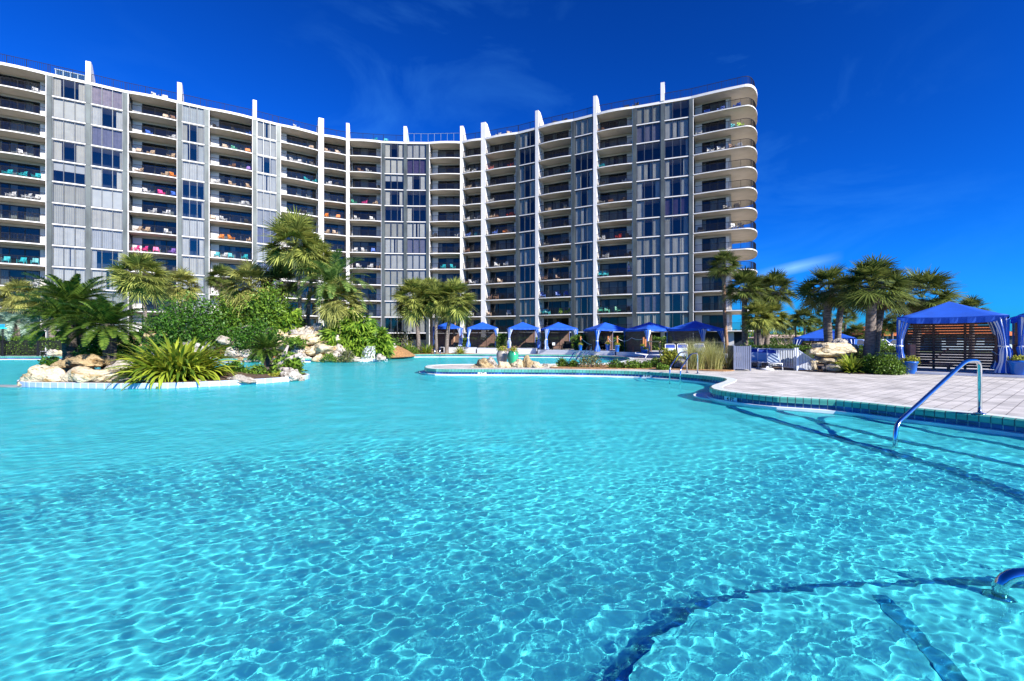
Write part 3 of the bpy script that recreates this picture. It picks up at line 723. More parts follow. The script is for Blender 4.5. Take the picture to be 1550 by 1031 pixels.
# state of the curtains seen in the photograph, column by column from the top floor: F full, D dark, O open in the middle, L left open, R right open, S shade half down, B blind, P plum, M mauve, K rose
STATE = {3: 'OBFOSFFFFFFF', 4: 'KOMDOBFFTFFO', 6: 'FOOFDDFOFFFF', 8: 'FFOFFFMFMFFF', 12: 'OBSODFFFFFFD', 13: 'FPODRFMBFFFF',
         17: 'RDOORDOFDOFF', 19: 'FFDOOFFOFFOF', 21: 'FMDFOROFOOMF', 22: 'RFDOOPOFFFOO'}
def window_geo(i, k):
    fr_, wd = bay_frame(i)
    z0, z1 = ZB + SH * k + 0.03, ZB + SH * (k + 1) - 0.172
    u0, u1 = 0.262, wd - 0.262
    f = MB()
    f.box((u0, -0.06, z0 - 0.029), (u1, 0.10, z0 + 0.05), 'frame', fr_)
    f.box((u0, -0.06, z1 - 0.07), (u1, 0.10, z1 - 0.003), 'frame', fr_)
    n = 3
    for q in range(n + 1):
        u = u0 + (u1 - u0) * q / n; h = 0.04 if 0 < q < n else 0.055
        c = min(max(u, u0 + h), u1 - h); f.box((c - h, -0.055, z0 + 0.051), (c + h, 0.095, z1 - 0.071), 'frame', fr_)
    p = MB()
    for q in range(n):
        a = u0 + (u1 - u0) * q / n + 0.03; b = u0 + (u1 - u0) * (q + 1) / n - 0.03
        tw = wr.uniform(-0.012, 0.012); tz = wr.uniform(-0.01, 0.01)
        p.poly([fr_(a, 0.03 - tw, z0 + 0.04), fr_(b, 0.03 + tw, z0 + 0.04), fr_(b, 0.03 + tw + tz, z1 - 0.06), fr_(a, 0.03 - tw + tz, z1 - 0.06)], 'glass')
    st = STATE.get(i, 'FFOFFFOFFFFF')[NF - 1 - k] if i in STATE else wr.choice('FFFO')
    c = MB(); mt = 'cur%d' % wr.choice((0, 1, 1, 2, 3, 4, 5, 5)); sd = wr.random() * 9
    W = u1 - u0; pw = W / 3; za, zb = z0 + 0.06, z1 - 0.05
    cs = lambda a, b, m_=mt, z=za, **kw: curtain_strip(c, fr_, u0 + a, u0 + b, 0.16, z, zb, m_, seed=sd, **kw)
    if st == 'F':
        g = wr.random()
        if g < 0.35: cs(0.05, pw * 0.97); cs(pw * 1.03, pw * 1.95); cs(pw * 2.05, W - 0.05)
        elif g < 0.55: cs(0.05, W * wr.uniform(0.45, 0.5)); cs(W * wr.uniform(0.53, 0.57), W - 0.05)
        else: cs(0.05, W - 0.05, wav=wr.choice((0.13, 0.17, 0.22)))
    elif st == 'B': cs(0.05, W - 0.05, amp=0.004)
    elif st == 'D':
        if wr.random() < 0.5: cs(W - 0.3 - wr.random() * 0.2, W - 0.05)
    elif st == 'O': cs(0.05, pw * wr.uniform(0.6, 1.0)); cs(W - pw * wr.uniform(0.6, 1.0), W - 0.05)
    elif st == 'L': cs(pw, W - 0.05)
    elif st == 'R': cs(0.05, pw * wr.uniform(0.7, 1.6))
    elif st == 'S': cs(0.05, W - 0.05, amp=0.003, z=za + 1.4)
    elif st == 'P': cs(0.05, W - 0.05, 'cur7')
    elif st == 'M': cs(0.05, W - 0.05, 'cur6')
    elif st == 'K': cs(0.05, W - 0.05, 'cur8')
    elif st == 'T': cs(0.05, pw * 0.5); cs(W - pw * 0.5, W - 0.05)
    return f, p, c
def merge(dst, src):
    o = len(dst.v); dst.v += src.v
    for fc, mi in zip(src.f, src.mi): dst.f.append(tuple(a + o for a in fc)); dst.mi.append(dst.m(src.mats[mi]))
rest = MB(); nw = 0
for i, t in enumerate(bays):
    if t != 'W': continue
    for k in range(NF - 1, -1, -1):
        f, p, c = window_geo(i, k)
        if k >= 2 and i > 2:
            fo = bput(f, 'window'); bput(p, 'pane', fo)
            if c.f: bput(c, 'curtain', fo)
            nw += 1
        else:
            for q in (f, p, c): merge(rest, q)
o = bput(rest, 'window'); o['kind'] = 'stuff'
# a tinsel tree stands behind one window pane on the left wing: small white cone inside the room
# balconies
def door(mb, fr_, u0, u1, d, z0, z1, n, mf='doorframe'):
    mb.box((u0, d - 0.06, z1 - 0.10), (u1, d + 0.04, z1), mf, fr_); mb.box((u0, d - 0.06, z0), (u1, d + 0.04, z0 + 0.06), mf, fr_)
    for q in range(n + 1):
        u = u0 + (u1 - u0) * q / n; h = 0.045; c = min(max(u, u0 + h), u1 - h)
        mb.box((c - h, d - 0.055, z0 + 0.061), (c + h, d + 0.035, z1 - 0.101), mf, fr_)
    for q in range(n):
        a, b = u0 + (u1 - u0) * q / n + 0.03, u0 + (u1 - u0) * (q + 1) / n - 0.03; tw = wr.uniform(-0.02, 0.02)
        mb.poly([fr_(a, d - tw, z0 + 0.05), fr_(b, d + tw, z0 + 0.05), fr_(b, d + tw, z1 - 0.09), fr_(a, d - tw, z1 - 0.09)], 'doorglass')
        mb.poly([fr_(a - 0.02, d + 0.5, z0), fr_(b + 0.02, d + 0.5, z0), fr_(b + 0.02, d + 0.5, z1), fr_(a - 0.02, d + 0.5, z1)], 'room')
        if wr.random() < 0.5: curtain_strip(mb, fr_, a + 0.02, b - 0.02 if wr.random() < 0.6 else (a + b) / 2, d + 0.22, z0 + 0.05, z1 - 0.09, 'cur%d' % wr.choice((0, 2, 3, 4)), wav=0.2)
def rail_run(mb, path, z0, h=1.07, mt='rail', step=0.125, post=1.5):
    P = [Vector((p[0], p[1])) for p in path]; seg = [(P[i + 1] - P[i]).length for i in range(len(P) - 1)]; tot = sum(seg)
    for i in range(len(P) - 1):
        a, b = P[i], P[i + 1]; d = (b - a).normalized(); n = Vector((d.y, -d.x)) * 0.03
        for za, zb in ((z0 + h - 0.045, z0 + h), (z0 + 0.09, z0 + 0.125)):
            q = [a - n, b - n, b + n, a + n]
            mb.hexa([(p.x, p.y, za) for p in q] + [(p.x, p.y, zb) for p in q], mt)
    s = 0.0; acc = 0.0; i = 0; np_ = 0
    while s <= tot + 1e-6:
        while i < len(seg) - 1 and s > acc + seg[i]: acc += seg[i]; i += 1
        d = (P[i + 1] - P[i]).normalized(); p = P[i] + d * (s - acc); n = Vector((d.y, -d.x))
        r = 0.0125
        if s >= np_ * post: r = 0.03; np_ += 1
        q = [p - d * r - n * r, p + d * r - n * r, p + d * r + n * r, p - d * r + n * r]
        top = z0 + h - (0.0 if r > 0.02 else 0.045)
        mb.hexa([(v.x, v.y, z0) for v in q] + [(v.x, v.y, top) for v in q], mt)
        s += step
def balcony_geo(i, k):
    end = i == len(bays)
    fr_, wd = end_frame() if end else bay_frame(i)
    ty = 'B' if end else bays[i]
    z0, z1 = ZB + SH * k + 0.003, ZB + SH * (k + 1) - 0.175
    lw = bnd[i] == 'w'; rw = (not end) and bnd[i + 1] == 'w'
    a0 = 0.28 if lw else 0.345; a1 = wd - (0.28 if rw else 0.345)
    D = 2.0; zd = z0 + 2.28
    w_, dr, rl = MB(), MB(), MB()
    ret_l = ret_r = False
    if end: ret_l = True; a1 = 4.9
    elif ty == 'B':
        ret_l = (not lw) and (fin[i + 1] == 1); ret_r = not ret_l
    # back wall: white pier beside the glazed return, sliding door on the rest
    g0, g1 = a0, a1
    W = a1 - a0
    if ty == 'b': d0, d1 = a0 + 0.05, a1 - 0.05
    elif ret_l: d0, d1 = a0 + 0.20 * W, a1 - (0.10 if not end else 0.45)
    else: d0, d1 = a0 + 0.10, a1 - 0.20 * W
    if end: d0 = a0 + 0.95
    if d0 - a0 > 0.001: w_.box((a0, D, z0), (d0, D + 0.15, zd), 'white', fr_)
    if a1 - d1 > 0.001: w_.box((d1, D, z0), (a1, D + 0.15, zd), 'white', fr_)
    w_.box((a0, D, zd + 0.003), (a1, D + 0.15, z1), 'soffit', fr_)
    if end: w_.box((a1 + 0.003, D, z0), (a1 + 0.2, 9.5, z1), 'soffit', fr_)
    door(dr, fr_, d0 + 0.003, d1 - 0.003, D + 0.05, z0, zd - 0.004, 3 if d1 - d0 > 2.6 else 2)
    # glazed return at the side of the neighbouring room
    if ret_l or ret_r:
        u = a0 + 0.02 if ret_l else a1 - 0.02; s_ = 1 if ret_l else -1
        fr2 = lambda x, y, z: fr_(u - s_ * y, x, z)
        door(dr, fr2, 0.3, D - 0.05, 0.0 + 0.05, z0, z1 - 0.15, 2)
    # railing follows the bowed slab edge
    bow = 0.1 if end else 0.28
    path = []
    for q in range(9):
        u = a0 + 0.02 + (wd - a0 - 0.02 if end else (a1 - a0 - 0.04)) * q / 8; v = u / wd
        path.append(fr_(u, 0.06 - bow * 4 * v * (1 - v), 0)[:2])
    if end:
        for q in range(1, 15):
            p = oval(math.pi * q / 16, -0.06); path.append((p.x, p.y))
    rail_run(rl, path, z0)
    # a wall lamp on the white side wall
    if ty == 'B' and not end:
        u = a0 + 0.001 if not ret_l else a1 - 0.001; s_ = 1 if not ret_l else -1
        w_.box((min(u, u + 0.1 * s_), 0.8, z0 + 1.75), (max(u, u + 0.1 * s_), 0.95, z0 + 2.05), 'frame', fr_)
    return w_, dr, rl
restb = MB()
for i in list(range(len(bays))) + [len(bays)]:
    if i < len(bays) and bays[i] not in 'Bb': continue
    for k in range(NF - 1, -1, -1):
        w_, dr, rl = balcony_geo(i, k)
        if k >= 4 and i >= 2:
            wo_ = bput(w_, 'balcony'); bput(dr, 'sliding_door', wo_); bput(rl, 'railing', wo_)
        else:
            for q in (w_, dr, rl): merge(restb, q)
o = bput(restb, 'balcony'); o['kind'] = 'stuff'
# roof railing and the glazed screen in the middle
mb = MB(); sm = MB()
runs = []
for i in range(1, len(pts)):
    fr_, wd = bay_frame(i) if i < len(pts) - 1 else end_frame()
    a0 = 0.3 if fin[i] else 0.0
    p = [fr_(a0, 0.18, 0)[:2], fr_(wd - (0.3 if i + 1 < len(pts) and fin[i + 1] else 0), 0.18, 0)[:2]]
    if i == len(pts) - 1:
        for q in range(1, 14):
            c = oval(math.pi * q / 14, -0.2); p.append((c.x, c.y))
    if i in (13, 14):
        n = 3 if i == 13 else 5
        A, B = Vector(p[0]), Vector(p[1])
        for q in range(n):
            a = A.lerp(B, q / n); b = A.lerp(B, (q + 1) / n)
            sm.poly([(a.x, a.y, ZR + 0.1), (b.x, b.y, ZR + 0.1), (b.x, b.y, ZR + 2.0), (a.x, a.y, ZR + 1.6)], 'screen')
            d = (B - A).normalized() * 0.02; nn = Vector((d.y, -d.x))
            for c in ((a,) if q else (a + d,)):
                Q = [c - d - nn, c + d - nn, c + d + nn, c - d + nn]; sm.hexa([(v.x, v.y, ZR + 0.053) for v in Q] + [(v.x, v.y, ZR + 1.62) for v in Q], 'screenpost')
        nn = Vector(((B - A).normalized().y, -(B - A).normalized().x)) * 0.04
        Q = [A - nn, B - nn, B + nn, A + nn]; sm.hexa([(v.x, v.y, ZR + 1.623) for v in Q] + [(v.x, v.y, ZR + 1.65) for v in Q], 'screenpost')
    else: rail_run(mb, p, ZR + 0.053, 1.25, step=0.2, post=2.0)
    if i == 12: bput(mb, 'roof_railing'); mb = MB()
bput(mb, 'roof_railing'); bput(sm, 'roof_screen')
# low glazed lantern on the roof of the left wing
mb = MB(); fr_, wd = bay_frame(3)
for q in range(5):
    u = 0.2 + q * (wd - 0.9) / 4; mb.box((u, 1.4, ZR + 0.053), (u + 0.09, 1.5, ZR + 1.35), 'screenpost', fr_)
mb.box((0.2, 1.42, ZR + 0.2), (wd - 0.6, 1.46, ZR + 1.3), 'screen', fr_); mb.box((0.1, 1.35, ZR + 1.353), (wd - 0.5, 3.2, ZR + 1.45), 'screenpost', fr_)
bput(mb, 'roof_lantern')

# ---- furniture on the balconies: each chair is a thing of its own
CC_ = {'white': (0.55, 0.55, 0.54), 'turquoise': (0.015, 0.36, 0.40), 'tan': (0.50, 0.36, 0.24), 'brown': (0.20, 0.10, 0.06), 'dark': (0.03, 0.03, 0.035), 'blue': (0.03, 0.12, 0.50), 'pink': (0.78, 0.06, 0.26),
       'purple': (0.22, 0.12, 0.42), 'green': (0.05, 0.32, 0.20), 'lime': (0.42, 0.62, 0.04), 'red': (0.62, 0.05, 0.04), 'orange': (0.70, 0.22, 0.04), 'grey': (0.35, 0.36, 0.37)}
for k_, c in CC_.items(): M['ch_' + k_] = mat(k_ + '_chair_paint', c, 0.45, var=0.05)
def chair_mesh(mt):
    mb = MB()
    mb.box((-0.30, -0.28, 0.38), (0.30, 0.28, 0.44), mt)
    for q in range(5):
        x = -0.28 + q * 0.115; mb.hexa([(x, 0.24, 0.40), (x + 0.10, 0.24, 0.40), (x + 0.10, 0.28, 0.40), (x, 0.28, 0.40), (x, 0.42, 1.02), (x + 0.10, 0.42, 1.02), (x + 0.10, 0.46, 1.02), (x, 0.46, 1.02)], mt)
    for s_ in (-1, 1):
        mb.box((s_ * 0.34 - 0.05, -0.34, 0.60), (s_ * 0.34 + 0.05, 0.36, 0.64), mt)
        mb.box((s_ * 0.33 - 0.03, -0.30, 0.0), (s_ * 0.33 + 0.03, -0.24, 0.60), mt); mb.box((s_ * 0.33 - 0.03, 0.26, 0.0), (s_ * 0.33 + 0.03, 0.32, 0.60), mt)
    return mb
chair_protos = {}
def px_of(v): return 775 + F * v[0] / v[1]
CH = {}
def balcony_at(px, py):
    for i in range(len(pts)):
        if i < len(bays):
            if bays[i] not in 'Bb' or not (px_of(pts[i]) <= px < px_of(pts[i + 1])): continue
            fr_, wd = bay_frame(i)
        else:
            if px < px_of(pts[i]): continue
            fr_, wd = end_frame()
        best = min((abs(px_of(fr_(u, 0.55, 0)) - px), u) for u in [wd * q / 60 for q in range(61)])[1]
        best = min(max(best, 0.7), wd - 0.7)
        p = fr_(best, 0.62, 0); z = EYE + (HOR - py) / F * p[1]
        k = int((z - ZB) // SH)
        return i, max(0, min(NF - 1, k)), best, fr_
    return None
def col_ord(i):
    cols = [j for j in range(2, len(bays)) if bays[j] in 'Bb'] + [len(bays)]
    return cols.index(i)
def crop(lst, s, ox, oy): return [(ox + x / s, oy + y / s, c) for x, y, c in lst]
spec = crop([(35, 712, 'turquoise'), (125, 728, 'turquoise'), (205, 735, 'turquoise'), (60, 835, 'white'), (150, 845, 'white'), (205, 852, 'white'), (125, 605, 'white'), (205, 255, 'white'), (860, 492, 'blue'), (990, 510, 'white'),
    (800, 590, 'tan'), (870, 612, 'tan'), (985, 628, 'tan'), (800, 705, 'tan'), (950, 732, 'tan'), (1000, 738, 'orange'), (845, 822, 'white'), (930, 828, 'pink'), (1005, 842, 'blue'), (880, 932, 'white'), (960, 945, 'white'), (955, 396, 'tan'), (1000, 402, 'brown'),
    (1250, 455, 'dark'), (1355, 482, 'dark'), (1440, 492, 'blue'), (1300, 575, 'tan'), (1350, 585, 'green'), (1430, 600, 'orange'), (1340, 678, 'brown'), (1440, 700, 'purple'), (1250, 778, 'white'), (1340, 790, 'tan'), (1440, 800, 'tan'), (1280, 880, 'dark'), (1400, 900, 'white'), (1450, 903, 'grey'), (1230, 980, 'tan'), (1290, 990, 'white'), (1430, 1010, 'dark')], 3.8175, 0, 70)
spec += crop([(30, 298, 'turquoise'), (110, 303, 'turquoise'), (180, 303, 'turquoise'), (180, 415, 'white'), (715, 150, 'tan'), (760, 158, 'tan'), (870, 162, 'white'), (700, 243, 'pink'), (745, 250, 'pink'), (810, 257, 'pink'), (895, 260, 'purple'), (850, 343, 'dark'), (905, 348, 'dark'), (1150, 193, 'orange'), (1205, 198, 'orange'), (1300, 203, 'tan'), (1130, 283, 'turquoise'), (1165, 286, 'white'), (1200, 288, 'turquoise'), (1275, 298, 'turquoise')], 3.4375, 0, 300)
spec += crop([(350, 255, 'tan'), (280, 348, 'white'), (240, 342, 'white'), (355, 357, 'dark'), (325, 458, 'turquoise'), (372, 464, 'turquoise'), (275, 628, 'dark'), (305, 632, 'dark'), (440, 290, 'tan'), (500, 300, 'tan'), (450, 468, 'white'), (495, 477, 'dark'), (430, 653, 'orange'), (505, 668, 'orange'), (435, 752, 'tan'), (485, 762, 'tan'),
    (630, 398, 'brown'), (678, 402, 'grey'), (738, 498, 'dark'), (595, 588, 'green'), (655, 588, 'pink'), (720, 592, 'tan'), (610, 686, 'white'), (700, 688, 'white'), (600, 865, 'white'), (650, 865, 'white'), (705, 866, 'blue'), (620, 955, 'white'), (690, 957, 'white'), (740, 957, 'tan'), (1060, 788, 'dark'), (1190, 788, 'white'), (1110, 965, 'turquoise'), (1165, 965, 'turquoise'), (1200, 880, 'dark'),
    (1240, 413, 'white'), (1290, 410, 'white'), (1255, 505, 'tan'), (1310, 498, 'tan'), (1245, 690, 'white'), (1305, 682, 'white'), (1250, 782, 'blue'), (1305, 776, 'turquoise'), (1240, 868, 'brown'), (1315, 862, 'dark'), (1310, 950, 'brown'),
    (1385, 388, 'red'), (1500, 372, 'red'), (1390, 478, 'dark'), (1385, 580, 'white'), (1390, 670, 'tan'), (1492, 655, 'red'), (1470, 760, 'orange'), (1395, 860, 'dark'), (1420, 948, 'white'), (1472, 942, 'white')], 3.8175, 380, 150)
spec += crop([(698, 320, 'brown'), (700, 500, 'turquoise'), (840, 392, 'white'), (530, 530, 'turquoise'), (430, 713, 'tan'), (520, 702, 'tan'), (745, 680, 'brown'), (810, 668, 'brown'), (700, 688, 'dark'), (700, 590, 'dark'), (820, 572, 'white'), (785, 855, 'red'), (835, 850, 'brown'), (700, 860, 'white'), (720, 955, 'grey'), (832, 942, 'brown'), (470, 970, 'tan'), (515, 966, 'brown'), (420, 885, 'dark'), (520, 878, 'dark'), (520, 790, 'dark'),
    (235, 745, 'red'), (160, 828, 'blue'), (220, 826, 'tan'), (150, 745, 'brown'), (1190, 325, 'white'), (1370, 298, 'turquoise'), (1425, 293, 'lime'), (1415, 185, 'blue'), (1300, 200, 'blue'), (1230, 215, 'blue'), (1360, 398, 'brown'), (1405, 395, 'white'), (1250, 422, 'white'), (1300, 412, 'white'), (1430, 792, 'dark'), (1370, 806, 'white'), (1200, 828, 'dark'), (1330, 710, 'dark'), (1390, 702, 'dark')], 3.326, 700, 100)
spec += crop([(1150, 62, 'turquoise'), (1192, 62, 'turquoise'), (775, 298, 'turquoise'), (812, 298, 'turquoise'), (905, 298, 'lime'), (942, 298, 'lime'), (768, 193, 'blue'), (880, 188, 'blue'), (932, 186, 'blue'), (435, 100, 'dark'), (500, 100, 'tan'), (790, 85, 'brown'), (880, 80, 'brown'), (930, 80, 'dark'), (430, 207, 'brown'), (475, 207, 'brown'), (570, 200, 'dark'), (1150, 293, 'green'), (1200, 293, 'green'), (1270, 290, 'green'), (1330, 285, 'dark'), (310, 112, 'white'), (345, 112, 'white'), (315, 312, 'white'), (365, 312, 'white'), (270, 112, 'brown'), (430, 312, 'tan'), (560, 308, 'white')], 4.306, 640, 400)
cells = {}
for px, py, c in spec:
    r_ = balcony_at(px, py)
    if r_: cells.setdefault((r_[0], r_[1]), []).append((r_[2], c, r_[3]))
COLN = ['leftmost', 'second', 'third', 'fourth', 'fifth', 'sixth', 'seventh', 'eighth', 'ninth', 'tenth', 'eleventh', 'rounded rightmost']
cr = random.Random(4)
for (i, k), lst in cells.items():
    lst.sort(key=lambda e: e[0])
    last = -9
    for q, (u, c, fr_) in enumerate(lst):
        u = max(u, last + 0.75); last = u
        same = [e for e in lst if e[1] == c]
        pre = ''
        if len(same) > 1: j = [e[0] for e in same].index(lst[q][0]); pre = ('left ' if j == 0 else 'right ' if j == len(same) - 1 else 'middle ')
        ci = col_ord(i)
        lab = '%s%s armchair, %s balcony from the top in the %s balcony column%s' % (pre, c, ORD[NF - 1 - k], COLN[ci], '' if ci in (0, 11) else ' from left')
        p = fr_(u, 0.66, ZB + SH * k + 0.004)
        if c not in chair_protos: o = chair_protos[c] = chair_mesh('ch_' + c).build('balcony_chair')
        else: o = chair_protos[c].copy(); COL.objects.link(o)
        t0 = fr_(1, 0, 0); t1 = fr_(0, 0, 0)
        o.location = p; o.rotation_euler = (0, 0, math.atan2(t0[1] - t1[1], t0[0] - t1[0]) + cr.uniform(-0.9, 0.9))
        tag(o, lab, 'chair', 'chairs on the balconies')

# a few chairs up on the roof terrace, just behind the railing
for px, py, c, lab in ((232, 148, 'white', 'white chair on the roof left of the second white roof fin'), (247, 151, 'white', 'white chair on the roof close to the second white roof fin'), (449, 196, 'white', 'white chair on the roof left of the wide white fin of the left wing'), (566, 212, 'turquoise', 'turquoise chair on the roof, left of two before the glazed screen'), (583, 213, 'turquoise', 'turquoise chair on the roof, right of two before the glazed screen'),
        (752, 205, 'white', 'white chair on the roof right of the broad white fin'), (768, 203, 'tan', 'tan chair on the roof two bays right of the glazed screen'), (838, 187, 'dark', 'dark chair on the roof, left of two before the sixth fin'), (853, 184, 'dark', 'dark chair on the roof, right of two before the sixth fin'), (948, 163, 'dark', 'dark chair on the roof, left of two before the last fin'), (961, 161, 'dark', 'dark chair on the roof, right of two before the last fin')):
    for i in range(3, len(pts) - 1):
        if px_of(pts[i]) <= px < px_of(pts[i + 1]):
            fr_, wd = bay_frame(i); u = wd * (px - px_of(pts[i])) / (px_of(pts[i + 1]) - px_of(pts[i])); t0 = fr_(1, 0, 0); t1 = fr_(0, 0, 0)
            o = chair_protos[c].copy(); COL.objects.link(o); o.location = fr_(u, 0.75, ZR + 0.055); o.rotation_euler = (0, 0, math.atan2(t0[1] - t1[1], t0[0] - t1[0]) + cr.uniform(-0.8, 0.8)); tag(o, lab, 'chair', 'chairs on the roof terrace')
# ------------------------------------------------------------------ vegetation
GA = math.pi * (3 - math.sqrt(5))
def nrm(v): return v / np.maximum(1e-9, np.linalg.norm(v, axis=-1, keepdims=True))
def dirv(az, el): return np.array([math.cos(az) * math.cos(el), math.sin(az) * math.cos(el), math.sin(el)])
def fan_fronds(seed, n, el0, el1, K=26, droop=0.28, lp0=0.5, lb0=0.55):
    """fan-palm fronds round the origin, crown radius about 1: strips (m,4,2,3)"""
    r = np.random.default_rng(seed); out = []
    for i in range(n):
        t = (i + 0.5) / n
        az = i * GA + r.normal() * 0.2; el = R(el0 + (el1 - el0) * t ** 0.85 + r.normal() * 7)
        d = dirv(az, el); side = np.array([-math.sin(az), math.cos(az), 0]); lp = lp0 * (0.85 + 0.3 * r.random())
        base = np.array([math.cos(az) * 0.04, math.sin(az) * 0.04, -0.10 + 0.12 * (1 - t)])
        hub = base + d * lp + np.array([0, 0, -0.10 * lp * math.cos(el)])
        mid = base + d * lp * 0.5
        w = 0.010
        st = np.array([[base - side * w, base + side * w], [base * 0.5 + mid * 0.5 - side * w, base * 0.5 + mid * 0.5 + side * w], [mid - side * w, mid + side * w], [hub - side * w, hub + side * w]]); out.append(st[None])
        el2 = el - R(14 + 10 * r.random()); d2 = dirv(az, el2); nn = np.cross(d2, side); nn = nn * np.sign(nn[2] + 1e-6)
        tw = r.normal() * 0.35; s2 = side * math.cos(tw) + nn * math.sin(tw); n2 = np.cross(d2, s2); n2 *= np.sign(n2[2] + 1e-6)
        ph = np.linspace(-2.2, 2.2, K) + r.normal(size=K) * 0.03
        L_ = lb0 * (0.85 + 0.3 * r.random()) * (1 - 0.22 * np.abs(ph) / 2.2) * (1 + 0.08 * r.normal(size=K))
        ld = np.cos(ph)[:, None] * d2 + np.sin(ph)[:, None] * s2 + 0.16 * np.abs(np.sin(ph))[:, None] * n2
        lw = np.cross(ld, n2); lw = nrm(lw)
        sec = []
        for s_, wd in ((0.02, 0.010), (0.4, 0.020), (0.72, 0.014), (1.0, 0.003)):
            c = hub + ld * (L_ * s_)[:, None]
            c[:, 2] -= droop * (s_ ** 2.4) * L_ * (0.75 + 0.5 * r.random(K))
            sec.append(np.stack([c - lw * wd, c + lw * wd], 1))
        out.append(np.stack(sec, 1))
    return np.concatenate(out)
def pinnate(seed, n, el0, el1, L_=1.0, m=26, curl=70, ll=0.16, w=0.010, base_r=0.05, vee=0.35, zspread=0.0):
    r = np.random.default_rng(seed); out = []
    for i in range(n):
        t = (i + 0.5) / n; az = i * GA + r.normal() * 0.15; el = R(el0 + (el1 - el0) * t + r.normal() * 5)
        ln = L_ * (0.85 + 0.3 * r.random()); S_ = 12; p = np.array([math.cos(az) * base_r, math.sin(az) * base_r, zspread * (1 - t)]); side = np.array([-math.sin(az), math.cos(az), 0.0])
        P = [p]; D = []; cu = R(curl) * (0.8 + 0.4 * r.random())
        for k in range(S_):
            e = el - cu * (k / S_) ** 1.2; d = dirv(az, e); D.append(d); p = p + d * ln / S_; P.append(p)
        D.append(D[-1]); P = np.array(P); D = np.array(D)
        k4 = [0, 4, 8, 12]; wr_ = [0.016, 0.012, 0.008, 0.003]
        st = np.stack([np.stack([P[k] - side * w_ * L_, P[k] + side * w_ * L_]) for k, w_ in zip(k4, wr_)]); out.append(st[None])
        s_ = np.linspace(0.12, 0.985, m); f = s_ * S_; k0 = np.minimum(f.astype(int), S_ - 1); fr_ = (f - k0)[:, None]
        c = P[k0] * (1 - fr_) + P[k0 + 1] * fr_; d = D[k0]; up = np.cross(side[None], -d); up = np.where(up[:, 2:3] < 0, -up, up)
        lenp = ll * ln * np.sin(np.pi * np.clip(0.12 + 0.86 * s_, 0, 1)) ** 0.6 * (0.9 + 0.2 * r.random(m))
        for sg in (-1, 1):
            ld = nrm(d * 0.75 + sg * side[None] * 1.0 + up * vee + r.normal(size=(m, 3)) * 0.05)
            lw = nrm(np.cross(ld, up)); sec = []
            for q, ww in ((0, 0.6), (0.35, 1.0), (0.7, 0.7), (1.0, 0.1)):
                cc = c + ld * (lenp * q)[:, None]; cc[:, 2] -= 0.12 * lenp * q * q
                sec.append(np.stack([cc - lw * w * ww, cc + lw * w * ww], 1))
            out.append(np.stack(sec, 1))
    return np.concatenate(out)
def straps(seed, n, L_=1.3, w=0.05, el=(25, 85), curl=(40, 120), br=0.12, k=7, spread=(0.0, 0.0)):
    r = np.random.default_rng(seed)
    az = r.random(n) * 2 * np.pi; e0 = np.radians(r.uniform(el[0], el[1], n)); cu = np.radians(r.uniform(curl[0], curl[1], n)); ln = L_ * r.uniform(0.6, 1.05, n)
    p = np.stack([np.cos(az) * br * r.random(n) + spread[0] * r.normal(size=n), np.sin(az) * br * r.random(n) + spread[1] * r.normal(size=n), np.zeros(n)], 1)
    side = np.stack([-np.sin(az), np.cos(az), r.normal(size=n) * 0.25], 1); side = nrm(side); sec = []
    prof = [0.55, 0.9, 1.0, 0.95, 0.8, 0.5, 0.05] if k == 7 else list(np.linspace(1, 0.05, k))
    for q in range(k):
        sec.append(np.stack([p - side * (w * prof[q]), p + side * (w * prof[q])], 1))
        e = e0 - cu * (q / (k - 1)) ** 1.3
        d = np.stack([np.cos(az) * np.cos(e), np.sin(az) * np.cos(e), np.sin(e)], 1); p = p + d * (ln / (k - 1))[:, None]
    return np.stack(sec, 1)
def leaves(seed, C_, sg, ll, wd=0.5, up=0.5):
    """rhombic leaves scattered round clump centres C_ (n,3)"""
    r = np.random.default_rng(seed); n = len(C_)
    c = C_ + r.normal(size=(n, 3)) * sg
    d = nrm(r.normal(size=(n, 3)) + np.array([0, 0, 0.25])); nn = nrm(r.normal(size=(n, 3)) * (1 - up) + np.array([0.25, -0.35, 1.0]) * up)
    s_ = nrm(np.cross(d, nn)); l = ll * r.uniform(0.6, 1.2, n)[:, None]
    a = c; tip = c + d * l; m1 = c + d * l * 0.5 + s_ * l * wd * 0.5; m2 = c + d * l * 0.5 - s_ * l * wd * 0.5
    tip = tip - np.array([0, 0, 1]) * l * 0.15
    return np.stack([a, m1, tip, m2], 1)
def shrub_leaves(seed, rx, ry, rz, nc, per, ll, sg=None, wd=0.5, flat=0.35, up=0.45):
    """uneven crown: clumps on a lumpy half-ellipsoid standing on z = 0"""
    r = np.random.default_rng(seed)
    v = nrm(r.normal(size=(nc, 3))); v[:, 2] = np.abs(v[:, 2]) * 1.0 - flat * (r.random(nc) < 0.3)
    lump = np.array([0.78 + 0.38 * noise.noise(Vector((x * 1.7 + seed, y * 1.7, z * 1.7))) for x, y, z in v]) * (0.72 + 0.28 * r.random(nc) ** 0.4)
    cc = v * lump[:, None] * np.array([rx, ry, rz]); cc[:, 2] += rz * 0.12
    C_ = np.repeat(cc, per, 0); sg = sg or 0.16 * min(rx, rz)
    return leaves(seed + 1, C_, sg, ll, wd, up)
